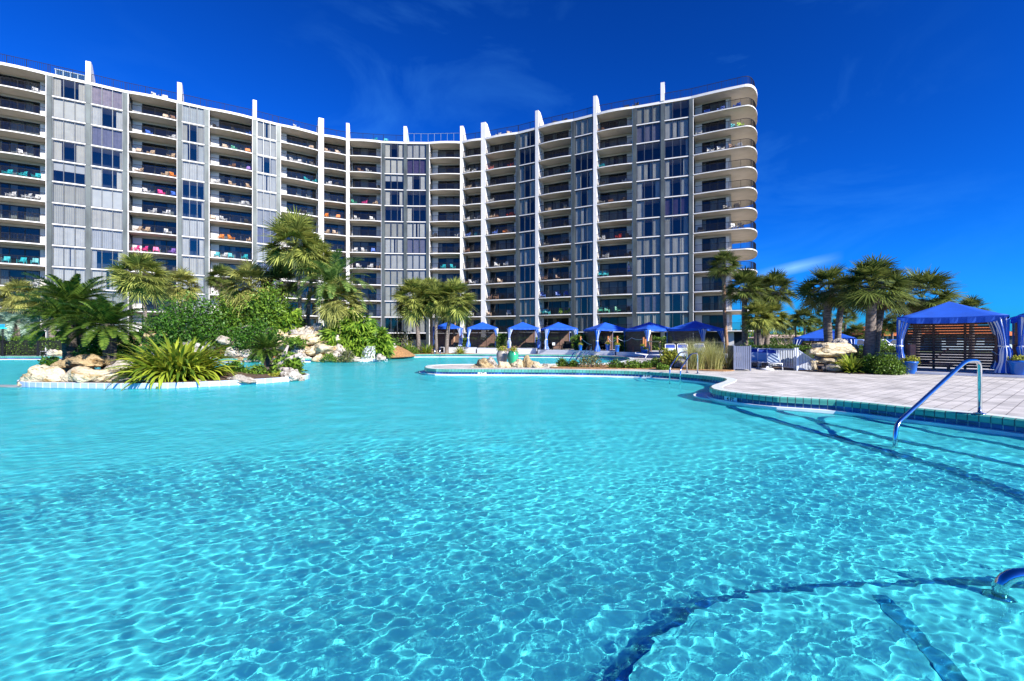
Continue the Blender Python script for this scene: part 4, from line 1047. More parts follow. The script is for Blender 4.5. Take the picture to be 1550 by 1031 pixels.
def lobed(seed, C_, ll, nb=7):
    """broad leaves cut into lobes: fans of blades round a leaf point"""
    r = np.random.default_rng(seed); n = len(C_); out = []
    d = nrm(r.normal(size=(n, 3)) * np.array([1, 1, 0.5]) + np.array([0.1, -0.2, -0.15])); nn = nrm(r.normal(size=(n, 3)) * 0.45 + np.array([0.3, -0.4, 0.9])); s_ = nrm(np.cross(d, nn))
    l = ll * r.uniform(0.6, 1.15, n)[:, None]
    for k in range(nb):
        ph = (k - (nb - 1) / 2) / ((nb - 1) / 2) * 1.7
        ld = d * math.cos(ph) + s_ * math.sin(ph); lw = nrm(np.cross(ld, nn)); le = l * (1 - 0.3 * abs(ph) / 1.7); b0 = C_ + d * l * 0.25
        t = b0 + ld * le; t = t - np.array([0, 0, 1]) * le * 0.25; mdl = b0 + ld * le * 0.55
        out.append(np.stack([np.stack([b0 - lw * l * 0.05, b0 + lw * l * 0.05], 1), np.stack([mdl - lw * l * 0.11, mdl + lw * l * 0.11], 1), np.stack([t - lw * l * 0.02, t + lw * l * 0.02], 1)], 1))
    # join the lobes of one leaf into one island so that a leaf has one tone
    return np.concatenate(out)
def wrapM(name, V, mt):
    o = quads(name, V, mt); me = o.data; bpy.data.objects.remove(o); return me
SABAL = [wrapM('crown', np.concatenate([fan_fronds(s, 62, 88, -46, 28, 0.14, 0.48, 0.52)]), 'sabal') for s in (1, 2, 3)]
SABALO = wrapM('crown', fan_fronds(7, 50, 85, -55, 28), 'sabal_old')
SABALD = [wrapM('crown', fan_fronds(s, 46, 88, -30, 24, 0.14, 0.48, 0.50), 'sabal_dark') for s in (4, 5)]
SKIRT = wrapM('dead_fronds', fan_fronds(9, 12, -48, -78, 16, 0.15, 0.35, 0.45), 'deadleaf')
SKIRTB = wrapM('dead_fronds', fan_fronds(12, 26, -20, -80, 16, 0.15, 0.4, 0.5), 'deadleaf')
def link(me, name, parent, loc=(0, 0, 0), rz=0.0, s=1.0):
    o = bpy.data.objects.new(name, me); COL.objects.link(o); o.parent = parent; o.location = loc; o.rotation_euler = (0, 0, rz)
    o.scale = s if isinstance(s, (tuple, list)) else (s, s, s); return o
vr = random.Random(8)
def trunk_mesh(base, top, r0, r1, mt, seed, bend=0.0, boots=True):
    mb = MB(); n = 12; ns = 22; base = Vector(base); top = Vector(top); H = (top - base).length
    lean = Vector((top.x - base.x, top.y - base.y, 0)); perp = Vector((vr.uniform(-1, 1), vr.uniform(-1, 1), 0)) * bend
    for i in range(ns + 1):
        t = i / ns; p = base.lerp(top, t) + perp * math.sin(math.pi * t) * H * 0.1 - lean * 0.18 * math.sin(math.pi * t)
        rr = r0 + (r1 - r0) * t + (0.25 * r0 * max(0, 1 - t * H / 0.6) ** 2)
        if boots and t > 0.86: rr *= 1 + 1.1 * (t - 0.86) / 0.14 * (1 - 0.4 * (t - 0.86) / 0.14)
        for j in range(n):
            a = 2 * math.pi * j / n; q = rr * (1 + 0.10 * noise.noise(Vector((math.cos(a) * 2 + seed, math.sin(a) * 2, t * H * 2.2))))
            mb.v.append((p.x + q * math.cos(a), p.y + q * math.sin(a), p.z))
    k = mb.m(mt)
    for i in range(ns):
        for j in range(n):
            a = i * n + j; b = i * n + (j + 1) % n; mb.f.append((a, b, b + n, a + n)); mb.mi.append(k)
    return mb
def palm(label, bpx, cpx, cpy, Yd, rpx, cat='palm tree', group=None, gz=0.0, kindm='sabal', skirt=1, tr=0.15, tmat='trunk', name='cabbage_palm', bend=0.3, hs=1.0):
    b = gx(bpx, Yd, gz); c = at(cpx, cpy, Yd); rad = rpx / F * Yd
    e = empty(name, label, cat, b, 0, group)
    top = c - Vector(b); top.z -= rad * 0.12
    trunk_mesh((0, 0, -0.1), top, tr * 0.84, tr * 0.68, tmat, vr.random() * 50, bend).build('trunk', e, True)
    me = vr.choice(SABAL) if kindm == 'sabal' else vr.choice(SABALD) if kindm == 'dark' else SABALO
    link(me, 'crown', e, c - Vector(b), vr.random() * 6.28, (rad, rad, rad * hs))
    if skirt: link(SKIRT if skirt == 1 else SKIRTB, 'dead_fronds', e, c - Vector(b) + Vector((0, 0, -rad * 0.08)), vr.random() * 6.28, rad * (0.58 if skirt == 1 else 0.9))
    return e
GL = 'palms round the rock falls'
palm('tall fan palm with full round crown, taller of the pair above the rock falls', 453, 446, 368, 39, 51, group=GL, gz=1.8, tr=0.2)
palm('shorter fan palm leaning close beside the tallest palm above the rock falls', 465, 476, 388, 39.6, 36, group=GL, gz=1.8, tr=0.19)
palm('fan palm with grey-green crown standing left of the rock falls behind the sago palms', 224, 213, 418, 37, 43, group=GL, gz=0.5, tr=0.2)
palm('ragged fan palm with a thick skirt of pale dead fronds beside the rock falls', 337, 334, 420, 41, 24, group=GL, gz=1.0, kindm='dark', skirt=2)
palm('dense yellow-green palmetto between the ragged palm and the tallest palm', 378, 378, 432, 39, 42, group=GL, gz=1.6, kindm='old', name='palmetto')
palm('sparse fan palm in front of the white windows right of the grey-green palm', 275, 275, 432, 41, 30, group=GL, gz=0.8, kindm='old')
palm('dark green palmetto low behind the tallest palm trunks', 424, 424, 430, 40.5, 36, group=GL, gz=1.6, kindm='dark', name='palmetto')
palm('yellow-green palmetto under the feathery date palm', 512, 514, 456, 37.5, 40, group=GL, gz=1.0, kindm='old', name='palmetto')
palm('low palmetto at the left edge below the first balconies', 28, 28, 446, 45, 28, gz=0, kindm='old', name='palmetto')
palm('fan palm mostly hidden behind the front sago palms with bare pink-grey trunk', 76, 72, 452, 44, 24, gz=0, tr=0.3)
GM = 'palms by the far pool edge'
palm('fan palm with straight grey trunk, leftmost of the group by the blue canopies', 634, 627, 452, 46.5, 38, group=GM, tr=0.26)
palm('fan palm with a reddish trunk behind the group by the blue canopies', 653, 652, 444, 49.5, 30, group=GM, tr=0.2, tmat='trunkwarm')
palm('slender grey-trunked fan palm in the middle of the group by the blue canopies', 661, 662, 452, 46, 30, group=GM, tr=0.2)
palm('fan palm with leaning pale trunk in front of the leftmost blue canopy', 676, 688, 452, 46.2, 37, group=GM, tr=0.26)
palm('small bare-trunked fan palm behind the leftmost blue canopy', 688, 692, 466, 53, 20, group=GM, tr=0.18, tmat='trunkwarm')
GR = 'palms at the right end of the building'
palm('tall slender fan palm before the rounded end balconies', 1102, 1096, 402, 36, 29, group=GR, tr=0.17, tmat='trunkwarm', kindm='dark')
palm('full fan palm just right of the tall slender palm at the end of the building', 1129, 1127, 436, 31, 36, group=GR, tr=0.24, kindm='dark')
palm('low young fan palm in front of the clump at the end of the building', 1148, 1146, 478, 30, 28, group=GR, tr=0.2)
palm('broad fan palm topping the right side of the clump at the end of the building', 1160, 1172, 440, 32, 37, group=GR, tr=0.22, kindm='dark')
palm('leaning low fan palm on the right of the clump at the end of the building', 1151, 1169, 478, 31, 27, group=GR, tr=0.17)
palm('shaggy fan palm at the back of the clump at the end of the building', 1143, 1146, 440, 34, 28, group=GR, tr=0.2, kindm='dark')
GP = 'palms behind the poolside boulders'
palm('large fan palm rising straight behind the layered boulders', 1258, 1253, 438, 22.5, 46, group=GP, tr=0.235, kindm='dark')
palm('fan palm with a dark trunk just behind the palm above the layered boulders', 1270, 1276, 446, 25, 36, group=GP, tr=0.21, kindm='dark')
palm('largest fan palm with thick trunk left of the big blue cabana', 1312, 1320, 433, 20.2, 53, group=GP, tr=0.26, kindm='dark')
palm('fan palm with pale trunk leaning behind the largest palm by the big cabana', 1324, 1337, 446, 22, 46, group=GP, tr=0.22, kindm='dark')
palm('bushy fan palm behind the blue roof of the big cabana', 1385, 1395, 449, 27, 52, group=GP, tr=0.25, kindm='dark', skirt=2)
palm('small dark fan palm peeping over the right slope of the big cabana roof', 1470, 1470, 470, 34, 26, group=GP, tr=0.2, kindm='dark')
GF = 'distant palms beyond the hedge'
for lab, bp, cpx, cpy, Yd, rp in (('distant thin palm, leftmost of the far clump beyond the hedge', 1206, 1203, 486, 62, 15), ('distant palm with round crown beside the bare bushes', 1218, 1217, 482, 58, 21),
        ('distant low palm with yellowish crown behind the far canopy', 1232, 1234, 494, 60, 17), ('distant slim palm with pink trunk above the far canopy', 1244, 1247, 471, 64, 15), ('distant palm standing alone in blue sky right of the far canopy', 1277, 1281, 478, 60, 17),
        ('distant low broad palm with hanging fronds before parked cars', 1296, 1297, 506, 48, 23), ('distant palm in front of the orange roof, left one', 1351, 1350, 488, 52, 17), ('distant palm in front of the orange roof, right one', 1358, 1360, 494, 50, 15),
        ('distant small palm just left of the far canopy roof', 1198, 1194, 498, 70, 12), ('distant palm half hidden behind the trunk of the boulder palm', 1262, 1266, 492, 66, 14), ('distant squat palm between the big trunks and the orange roof', 1335, 1337, 498, 60, 14)):
    palm(lab, bp, cpx, cpy, Yd, rp, group=GF, kindm='dark', skirt=0, tr=0.17)

# date palm with feathery arching fronds
b = gx(505, 38.5, 1.2); c = at(503, 432, 38.5)
e = empty('date_palm', 'feathery date palm with long arching fronds right of the two tall palms', 'palm tree', b)
trunk_mesh((0, 0, -0.2), c - Vector(b), 0.32, 0.28, 'trunk', 3, 0, False).build('trunk', e, True)
link(wrapM('crown', pinnate(31, 44, 82, -12, 1.0, 34, 88, 0.17, 0.011), 'date'), 'crown', e, c - Vector(b), 0.4, 3.6)
b = gx(20, 41.5, 0); c = at(18, 488, 41.5)
e = empty('pindo_palm', 'silver-blue feathery palm at the left edge above the black fence', 'palm tree', b)
trunk_mesh((0, 0, -0.1), c - Vector(b), 0.28, 0.3, 'trunk', 5, 0, False).build('trunk', e, True)
link(wrapM('crown', pinnate(33, 36, 75, -25, 1.0, 26, 110, 0.2, 0.012), 'pindo'), 'crown', e, c - Vector(b), 0, 2.2)

# sago palms on the island
SAGO = [wrapM('crown', pinnate(41, 64, 72, -22, 1.0, 36, 48, 0.17, 0.0125, 0.06, 0.5), 'sago'), wrapM('crown', pinnate(42, 58, 66, -20, 1.0, 36, 50, 0.17, 0.0125, 0.06, 0.5), 'sago')]
def sago(label, bpx, gz, cpx, cpy, Yd, rpx, v, tr):
    b = gx(bpx, Yd, gz); c = at(cpx, cpy, Yd); rad = rpx / F * Yd * 1.12
    e = empty('sago_palm', label, 'sago palm', b, 0, 'sago palms on the island')
    trunk_mesh((0, 0, -0.2), c - Vector(b) + Vector((0, 0, 0.05)), tr, tr * 1.05, 'sagotrunk', bpx, 0.4, False).build('trunk', e, True)
    link(SAGO[v], 'crown', e, c - Vector(b), v * 1.3 + bpx, rad)
    return e
sago('tall sago palm with dark thick trunk at the back left of the island', 118, 0.1, 109, 458, 20.3, 52, 0, 0.24)
sago('second head of dark sago fronds rising behind the other sago palms', 106, 0.1, 103, 486, 19.6, 54, 1, 0.24)
sago('sago palm in the middle of the island beside the strap-leaved lily', 161, 0.1, 163, 492, 18.3, 54, 1, 0.21)
sago('small sago palm with short stout trunk at the right end of the island', 405, -0.05, 404, 528, 19.2, 29, 0, 0.19)

# strap-leaved lily
e = empty('crinum_lily', 'large strap-leaved yellow-green lily spilling over the island edge', 'plant', gx(268, 17.1, 0.02))
quads('foliage', np.concatenate([straps(51, 500, 1.85, 0.066, (12, 86), (35, 115), 0.95), straps(52, 240, 1.6, 0.06, (-5, 50), (35, 100), 1.05)]), 'crinum', e)
quads('stem', straps(53, 14, 0.6, 0.09, (70, 88), (2, 10), 0.35), 'strapgreen', e)
def strap_plant(label, px, py, Yd, hpx, n, mt, gz=0.0, w=0.03, el=(15, 85), curl=(20, 90), grp=None, name='strap_leaved_plant'):
    s_ = hpx / F * Yd; e = empty(name, label, 'plant', gx(px, Yd, gz), 0, grp)
    quads('foliage', straps(int(px), n, s_ * 1.25, w, el, curl, 0.2 * s_), mt, e); return e
strap_plant('spiky yellow-green strap plant at the foot of the layered boulders', 1290, 562, 19.0, 28, 170, 'strapgreen', w=0.035)
strap_plant('yellow-green strap plant at the foot of the leaning pale palm', 696, 530, 45.9, 13, 90, 'lime', w=0.05)
strap_plant('green strap plant left of the slender palm group by the far pool edge', 646, 531, 46.2, 18, 110, 'strapgreen', w=0.05)
strap_plant('second green strap plant behind the leftmost palm by the far pool edge', 620, 531, 46.6, 16, 100, 'strapgreen', w=0.05)

# shrubs
def shrub(label, px, pyb, Yd, wpx, hpx, mt, ll, nc, per, seed, name='shrub', gz=None, depth=0.8, grp=None, wd=0.5, lob=False, flw=None):
    z = at(px, pyb, Yd).z if gz is None else gz
    rx = wpx / F * Yd / 2; rz = hpx / F * Yd * 0.93; ry = rx * depth
    e = empty(name, label, 'shrub', gx(px, Yd, z), 0, grp)
    if lob:
        r = np.random.default_rng(seed); v = nrm(r.normal(size=(nc, 3))); v[:, 2] = np.abs(v[:, 2]) - 0.2 * (r.random(nc) < 0.3)
        q = v * (0.75 + 0.25 * r.random((nc, 1))) * np.array([rx, ry, rz]) * np.array([0.8 + 0.4 * noise.noise(Vector(x) * 1.5) for x in v.tolist()])[:, None]
        V = lobed(seed, q, ll); quads('foliage', V, mt, e)
    else:
        quads('foliage', shrub_leaves(seed, rx, ry, rz, nc, per, ll, wd=wd), mt, e)
    if flw:
        quads('flower', shrub_leaves(seed + 9, rx, ry, rz * 1.05, max(6, nc // 6), 3, ll * 0.9), flw, e)
    mb = MB(); r = random.Random(seed)
    for q in range(6):
        a = r.random() * 6.28; mb.tube([(0, 0, -0.1), (0.3 * rx * math.cos(a), 0.3 * ry * math.sin(a), rz * 0.45), (0.62 * rx * math.cos(a + .3), 0.62 * ry * math.sin(a + .3), rz * 0.8)], [0.04 * rx + 0.01, 0.025 * rx + 0.006, 0.005], 'twig', 5)
    mb.build('stem', e); return e
GS = 'shrubs round the rock falls'
shrub('wide dark glossy shrub between the sago palms and the rock falls', 290, 524, 36.0, 135, 78, 'shrub', 0.26, 330, 26, 61, grp=GS)
shrub('dark shrub low behind the lily, between the sago palms and the wide glossy shrub', 243, 526, 35.4, 70, 50, 'shrub', 0.24, 120, 24, 84, grp=GS)
shrub('glossy green shrub overhanging the rock ledge left of the boulder wall', 388, 527, 35.2, 82, 44, 'shrub', 0.22, 170, 24, 62, grp=GS)
shrub('tall leafy shrub under the tallest palm', 410, 500, 37.5, 78, 66, 'shrubmid', 0.30, 200, 22, 63, grp=GS)
shrub('dark leafy shrub beneath the yellow-green palmetto', 350, 500, 38.0, 70, 60, 'shrubmid', 0.26, 180, 22, 64, grp=GS)
shrub('big broad-leaved philodendron spilling down beside the waterfall', 537, 543, 37.2, 88, 84, 'philo', 0.75, 1150, 1, 65, grp=GS, lob=True, name='philodendron')
shrub('philodendron hanging over the right side of the waterfall boulder', 575, 531, 37.0, 30, 46, 'philo', 0.75, 130, 1, 66, grp=GS, lob=True, name='philodendron')
shrub('philodendron right under the tallest palm trunk', 432, 497, 37.8, 46, 42, 'philo', 0.8, 150, 1, 67, grp=GS, lob=True, name='philodendron')
shrub('small dark shrub growing between boulders at the waterline near the waterfall', 525, 547, 34.0, 26, 22, 'olive', 0.14, 60, 20, 68, grp=GS)
shrub('small bright green mound at the waterline below the pale flat boulder', 499, 546, 34.0, 28, 12, 'shrubmid', 0.13, 50, 18, 69, grp=GS)
shrub('trailing green plant crossing the middle of the boulder wall', 447, 523, 34.5, 42, 14, 'shrubmid', 0.2, 60, 18, 70, grp=GS)
shrub('feathery green shrub at the left foot of the boulder wall', 392, 546, 33.6, 30, 16, 'shrub', 0.16, 50, 18, 71, grp=GS)
shrub('low dark shrub beneath the front sago palms on the island', 152, 552, 19.5, 60, 44, 'shrub', 0.16, 150, 22, 72, name='shrub', grp='undergrowth on the island')
shrub('leafy undergrowth right of the middle sago palm on the island', 196, 553, 19.3, 50, 40, 'shrub', 0.16, 130, 22, 73, grp='undergrowth on the island')
shrub('small green creeper at the left end of the island above the big rock', 76, 552, 18.6, 26, 12, 'shrub', 0.13, 40, 16, 74, grp='undergrowth on the island')
shrub('low ferny plant under the small sago palm', 388, 571, 18.6, 36, 18, 'shrubmid', 0.13, 70, 20, 75, grp='undergrowth on the island')
shrub('leafy plant drooping to the water at the right tip of the island', 436, 566, 19.2, 44, 32, 'shrubmid', 0.2, 100, 18, 76, grp='undergrowth on the island')
shrub('grassy yellow-green tuft beside the white tip boulder of the island', 420, 574, 18.5, 30, 10, 'lime', 0.09, 60, 20, 77, grp='undergrowth on the island')
shrub('dark low plant between the lily and the small sago palm', 352, 566, 18.6, 44, 18, 'shrub', 0.15, 60, 18, 78, grp='undergrowth on the island')
shrub('round trimmed glossy bush left of the big cabana', 1343, 567.5, 18.2, 44, 31, 'hedge', 0.085, 330, 30, 79, name='trimmed_bush', gz=0.0)
shrub('dark clipped bush at the foot of the largest palm', 1316, 567, 18.6, 26, 30, 'shrub', 0.08, 180, 26, 80, name='trimmed_bush', gz=0.0)
shrub('airy small tree with yellow-green leaves behind the far pool edge', 606, 534, 47.5, 46, 40, 'olive', 0.22, 60, 16, 81, gz=0.0, grp='plants by the far pool edge')
shrub('low clipped grassy bank by the far pool edge beside the waterfall', 618, 537, 45.2, 46, 11, 'hedge', 0.14, 120, 20, 82, gz=0.0, grp='plants by the far pool edge')
shrub('dark shrub behind the low grassy bank near the waterfall', 592, 530, 44, 34, 28, 'shrub', 0.2, 80, 18, 83, gz=0.0, grp='plants by the far pool edge')
GC = 'low plants in the peninsula bed'
for q, (px, pb, w_, h_, lab, mt, fl) in enumerate([(851, 555, 18, 12, 'small round green tuft, leftmost plant in the mulch bed', 'hedge', None), (868, 555.5, 16, 10, 'small low tuft beside the leftmost one in the mulch bed', 'hedge', None),
        (894, 556, 42, 19, 'widest mounded plant with dusty pink flowers in the mulch bed', 'olive', 'flower'), (932, 557, 30, 12, 'spreading green plant right of the flowering mound', 'hedge', None), (957, 557.5, 30, 13, 'darker green spreading plant in the middle of the mulch bed', 'shrubmid', None),
        (978, 557.5, 20, 10, 'low green plant left of the red rocks', 'hedge', None), (993, 556, 20, 14, 'leafy plant just left of the round leafy bush by the ladder', 'hedge', None), (1003, 559.5, 18, 9, 'low creeping plant in front of the red rocks', 'shrubmid', None)]):
    shrub(lab, px, pb, F * EYE / (pb - HOR), w_, h_, mt, 0.10, 46, 22, 90 + q, name='bedding_plant', gz=0.02, grp=GC, flw=fl)
shrub('round leafy yellow-green bush left of the ornamental grasses', 1013, 556, 22.8, 36, 28, 'lime', 0.17, 110, 18, 99, gz=0.02)
shrub('bare grey-green bushy tree beyond the pale fence', 1189, 536, 34, 50, 48, 'olive', 0.10, 130, 16, 100, gz=0.0, depth=1.0, name='bushy_tree')

shrub('dense dark bush behind the lone cabana post, left of the layered boulders', 1212, 538, 35, 56, 26, 'shrubmid', 0.2, 120, 20, 101, gz=0.0, grp='bushes beyond the pale fence')
shrub('dark leafy bush at the foot of the palm clump by the end of the building', 1150, 536, 36, 52, 26, 'shrub', 0.2, 120, 20, 102, gz=0.0, grp='bushes beyond the pale fence')
shrub('low spreading bush between the palm clump and the bare bushy tree', 1170, 532, 42, 40, 24, 'hedge', 0.2, 100, 20, 103, gz=0.0, grp='bushes beyond the pale fence')
shrub('round green bush behind the two big palms by the orange roof', 1335, 530, 36, 40, 24, 'shrubmid', 0.2, 100, 20, 104, gz=0.0, grp='bushes beyond the pale fence')
# ornamental grass
def grass_clump(label, px, py, hpx, n, seed, sp):
    Yd = F * EYE / (py - HOR); s_ = hpx / F * Yd
    e = empty('ornamental_grass', label, 'ornamental grass', gx(px, Yd, 0.02), 0, 'ornamental grasses by the ladder')
    quads('foliage', straps(seed, n, s_ * 1.1, 0.0085, (62, 89), (10, 60), 0.22, 6, sp), 'grass', e); return e
grass_clump('left clump of tall pale ornamental grass behind the pool ladder', 1052, 559, 46, 900, 1, (0.12, 0.1))
grass_clump('right clump of tall pale ornamental grass beside the grey bin screen', 1079, 559.3, 44, 1000, 2, (0.15, 0.1))
e = strap_plant('thin spiky grass against the dark side of the bin screen', 1102, 557, 20.9, 30, 120, 'olive', w=0.008, el=(50, 88), curl=(10, 60))

# hedges
def hedge(label, p0, p1, wd, h, ll, dens, seed, mt='hedge', z0=0.0):
    a, b = Vector(p0[:2]), Vector(p1[:2]); d = (b - a); ln = d.length; d.normalize(); n_ = Vector((-d.y, d.x))
    r = np.random.default_rng(seed); N_ = int(dens * ln * (2 * h + wd))
    u = r.random(N_) * ln; f = r.random(N_); tot = 2 * h + wd
    s_ = f * tot
    off = np.where(s_ < h, -wd / 2, np.where(s_ < h + wd, s_ - h - wd / 2, wd / 2)); z = np.where(s_ < h, s_, np.where(s_ < h + wd, h, s_ - h - wd))
    bump = np.array([noise.noise(Vector((x * 0.9, o * 2, zz * 1.4 + seed))) for x, o, zz in zip(u, off, z)])
    off = off * (1 + 0.25 * bump); z = np.maximum(0.02, z * (1 + 0.13 * bump))
    C_ = np.stack([a.x + d.x * u + n_.x * off, a.y + d.y * u + n_.y * off, z + z0], 1)
    o = quads('hedge', leaves(seed + 1, C_, 0.06, ll, 0.6, 0.4), mt); tag(o, label, 'hedge'); 
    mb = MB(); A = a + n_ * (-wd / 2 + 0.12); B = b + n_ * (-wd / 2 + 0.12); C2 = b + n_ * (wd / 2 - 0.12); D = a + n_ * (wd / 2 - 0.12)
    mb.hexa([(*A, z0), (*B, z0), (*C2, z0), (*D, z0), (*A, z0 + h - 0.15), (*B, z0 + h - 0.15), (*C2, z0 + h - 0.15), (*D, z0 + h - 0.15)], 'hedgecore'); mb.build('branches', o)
    return o
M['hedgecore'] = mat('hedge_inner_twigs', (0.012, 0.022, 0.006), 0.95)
hedge('long clipped hedge between the back row of canopies and the building', gx(690, 56), gx(1020, 46), 1.2, 1.6, 0.16, 110, 3)
hedge('clipped hedge between the second and third canopies of the back row', gx(753, 48.2), gx(768, 47.9), 1.1, 1.5, 0.14, 260, 4, z0=0.45)
hedge('clipped hedge between the fourth and fifth canopies of the back row', gx(871, 44.6), gx(886, 44.2), 1.1, 1.5, 0.14, 260, 5, z0=0.35)
hedge('clipped hedge between the fifth and sixth canopies of the back row', gx(939, 42.0), gx(953, 41.4), 1.1, 1.4, 0.14, 260, 6, z0=0.3)
hedge('clipped hedge behind the pale fence and loungers on the right', gx(1130, 30), gx(1225, 27), 1.2, 0.95, 0.13, 190, 7)
hedge('clipped hedge behind the layered boulders and big palms', gx(1268, 25.5), gx(1372, 24), 1.2, 0.98, 0.12, 240, 8)
hedge('low hedge behind the black fence at the left edge', gx(-10, 41), gx(98, 41), 1.1, 1.55, 0.16, 110, 9)
# dense planting that closes the view beyond: one far mass of trees along the horizon
r = np.random.default_rng(77); n_ = 26000
pxs = r.uniform(1080, 2350, n_); Yd = r.uniform(110, 150, n_); hh = np.array([3.2 + 2.6 * noise.noise(Vector((p * 0.02, 3.1, 0))) + 1.8 * noise.noise(Vector((p * 0.09, 7.1, 0))) for p in pxs])
zz = np.maximum(0.2, hh * r.random(n_) ** 0.6)
o = quads('treeline', leaves(78, np.stack([(pxs - 775) / F * Yd, Yd, zz], 1), 0.3, 0.95, 0.7, 0.35), 'shrubmid'); kind(o, 'stuff')
pxs = r.uniform(-2600, 1080, 16000); Yd = r.uniform(120, 150, 16000); o = quads('treeline', leaves(79, np.stack([(pxs - 775) / F * Yd, Yd, 4.5 * r.random(16000)], 1), 0.4, 1.5, 0.7, 0.35), 'shrubmid'); kind(o, 'stuff')
# ------------------------------------------------------------------ boulders
def rock_mesh(seed, flat=0.0, sub=4, rough=0.34):
    bm = bmesh.new(); bmesh.ops.create_icosphere(bm, subdivisions=sub, radius=1.0); r = random.Random(seed); off = Vector((r.random() * 60, r.random() * 60, r.random() * 60))
    cuts = [(Vector((r.uniform(-1, 1), r.uniform(-1, 1), r.uniform(-0.6, 1))).normalized(), r.uniform(0.55, 0.85)) for _ in range(7)]
    for v in bm.verts:
        p = v.co.copy()
        for n_, d in cuts:
            q = p.dot(n_)
            if q > d: p -= n_ * (q - d) * 0.82
        k = 1 + rough * noise.noise(p * 1.3 + off) + rough * 0.55 * noise.noise(p * 3.1 + off) + rough * 0.28 * noise.noise(p * 7.0 + off)
        k -= 0.10 * max(0.0, noise.noise(p * 4.3 - off)) * 2
        if flat: p.z += 0.10 * math.sin(p.z * 9 + 2 * noise.noise(p * 1.5 + off))
        v.co = p * k
        if v.co.z < -0.6: v.co.z = -0.6 + (v.co.z + 0.6) * 0.3
    me = bpy.data.meshes.new('boulder'); bm.to_mesh(me); bm.free(); me.shade_smooth(); return me
RM = {}
def rock(label, px, py, wpx, hpx, Yd, mt='cream', grp=None, v=None, tilt=0.0, dep=0.8, name='boulder'):
    v = vr.randrange(6) if v is None else v
    key = (v, mt)
    if key not in RM:
        if (v,) not in RM: RM[(v,)] = rock_mesh(100 + v, v % 2)
        me = RM[(v,)].copy(); me.materials.clear(); me.materials.append(M['rock_' + mt]); RM[key] = me
    o = bpy.data.objects.new(name, RM[key]); COL.objects.link(o)
    c = at(px, py, Yd); wx = wpx / F * Yd / 2; hz = hpx / F * Yd / 2
    o.location = c + Vector((0, 0, -hz * 0.15)); o.scale = (wx * 1.08, wx * dep, hz * 1.2); o.rotation_euler = (vr.uniform(-0.1, 0.1), tilt, vr.uniform(-0.35, 0.35) + vr.choice((0, math.pi)))
    return tag(o, label, 'boulder', grp)
GI = 'boulders on the island'
rock('big flat cream boulder at the left end of the island', 70, 569.5, 78, 32, 16.3, 'cream', GI, 1, dep=0.5)
rock('largest rounded cream boulder on the island front, second from left', 134, 570, 82, 32, 16.0, 'cream', GI, 0, dep=0.45)
rock('long rough boulder lying behind the two cream boulders', 136, 547, 64, 18, 17.8, 'tan', GI, 3)
rock('small tan boulder at the upper left of the island', 97, 550, 30, 14, 18.0, 'tan', GI, 2)
rock('grey-white boulder tucked under the left leaves of the lily', 182, 555, 40, 19, 17.9, 'white', GI, 5)
rock('low white rock on the tile edge right of the largest cream boulder', 190, 572, 36, 16, 16.3, 'white', GI, 4)
rock('pitted white rock half under the lily leaves at the front', 224, 573, 38, 16, 16.0, 'white', GI, 2)
rock('small rock at the front edge under the middle of the lily', 304, 578, 18, 9, 16.2, 'cream', GI, 0)
rock('flat pale slab lying on the island edge right of the lily', 366, 573, 44, 10, 17.0, 'white', GI, 1, tilt=-0.12)
rock('white blocky boulder at the right tip of the island', 443, 566, 30, 20, 18.4, 'white', GI, 4)
rock('low white rock at the waterline beyond the tip boulder', 454, 574, 20, 7, 18.6, 'white', GI, 3)
rock('pebble-sized cream rock between the slab and the tip boulder', 404, 577, 12, 5, 17.7, 'cream', GI, 5)
WF = 'boulders of the rock falls'
rows = [('top row', [(431, 498, 13, 9, 'white'), (441, 495, 17, 9, 'white'), (457, 499, 11, 8, 'cream'), (464, 496.5, 12, 8, 'white'), (472, 500, 12, 10, 'tan'), (482, 496, 22, 12, 'white'), (499, 499, 16, 11, 'white'), (512, 501, 26, 14, 'grey')]),
        ('second row', [(420, 508, 22, 13, 'cream'), (433, 511, 14, 12, 'cream'), (446, 503.5, 20, 8, 'grey'), (458, 505, 14, 8, 'white'), (468, 504, 16, 9, 'white'), (478, 506, 12, 8, 'cream'), (487, 508, 12, 11, 'tan'), (505, 509, 24, 14, 'white')]),
        ('third row', [(424, 518, 30, 9, 'cream'), (445, 511.5, 32, 9, 'cream'), (470, 513, 32, 16, 'cream'), (494, 518, 22, 10, 'tan'), (512, 516, 24, 15, 'white'), (486, 513, 16, 8, 'cream')]),
        ('fourth row', [(428, 527, 24, 9, 'cream'), (455, 525, 28, 8, 'tan'), (474, 531, 24, 12, 'cream'), (493, 528, 44, 17, 'cream'), (514, 529, 18, 12, 'white'), (450, 531, 22, 10, 'white')]),
        ('bottom row', [(432, 540, 26, 12, 'cream'), (458, 541, 24, 11, 'white'), (482, 542, 20, 9, 'cream'), (500, 543.5, 22, 7, 'cream'), (511, 539, 20, 11, 'white'), (533, 543, 18, 7, 'white'), (575, 541, 14, 8, 'white')])]
for rn, lst in rows:
    lst = sorted(lst)
    for q, (px, py, w_, h_, mt) in enumerate(lst):
        pos = 'leftmost' if q == 0 else 'rightmost' if q == len(lst) - 1 else ORD[q] + ' from left'
        rock('%s boulder, %s in the %s of the rock falls beside the philodendron' % ({'cream': 'cream', 'white': 'whitish', 'tan': 'ochre', 'grey': 'grey'}[mt], pos, rn), px, py, w_ * 1.15, h_ * 1.2, 34.3 + max(0, (545 - py)) / 50 * 3.2, mt, WF)
rock('yellowish boulder just left of the waterfall', 545, 533, 26, 22, 36.6, 'cream', WF, 0)
rock('smooth wet boulder that the waterfall runs over', 563, 533, 26, 21, 37.1, 'grey', WF, 0)
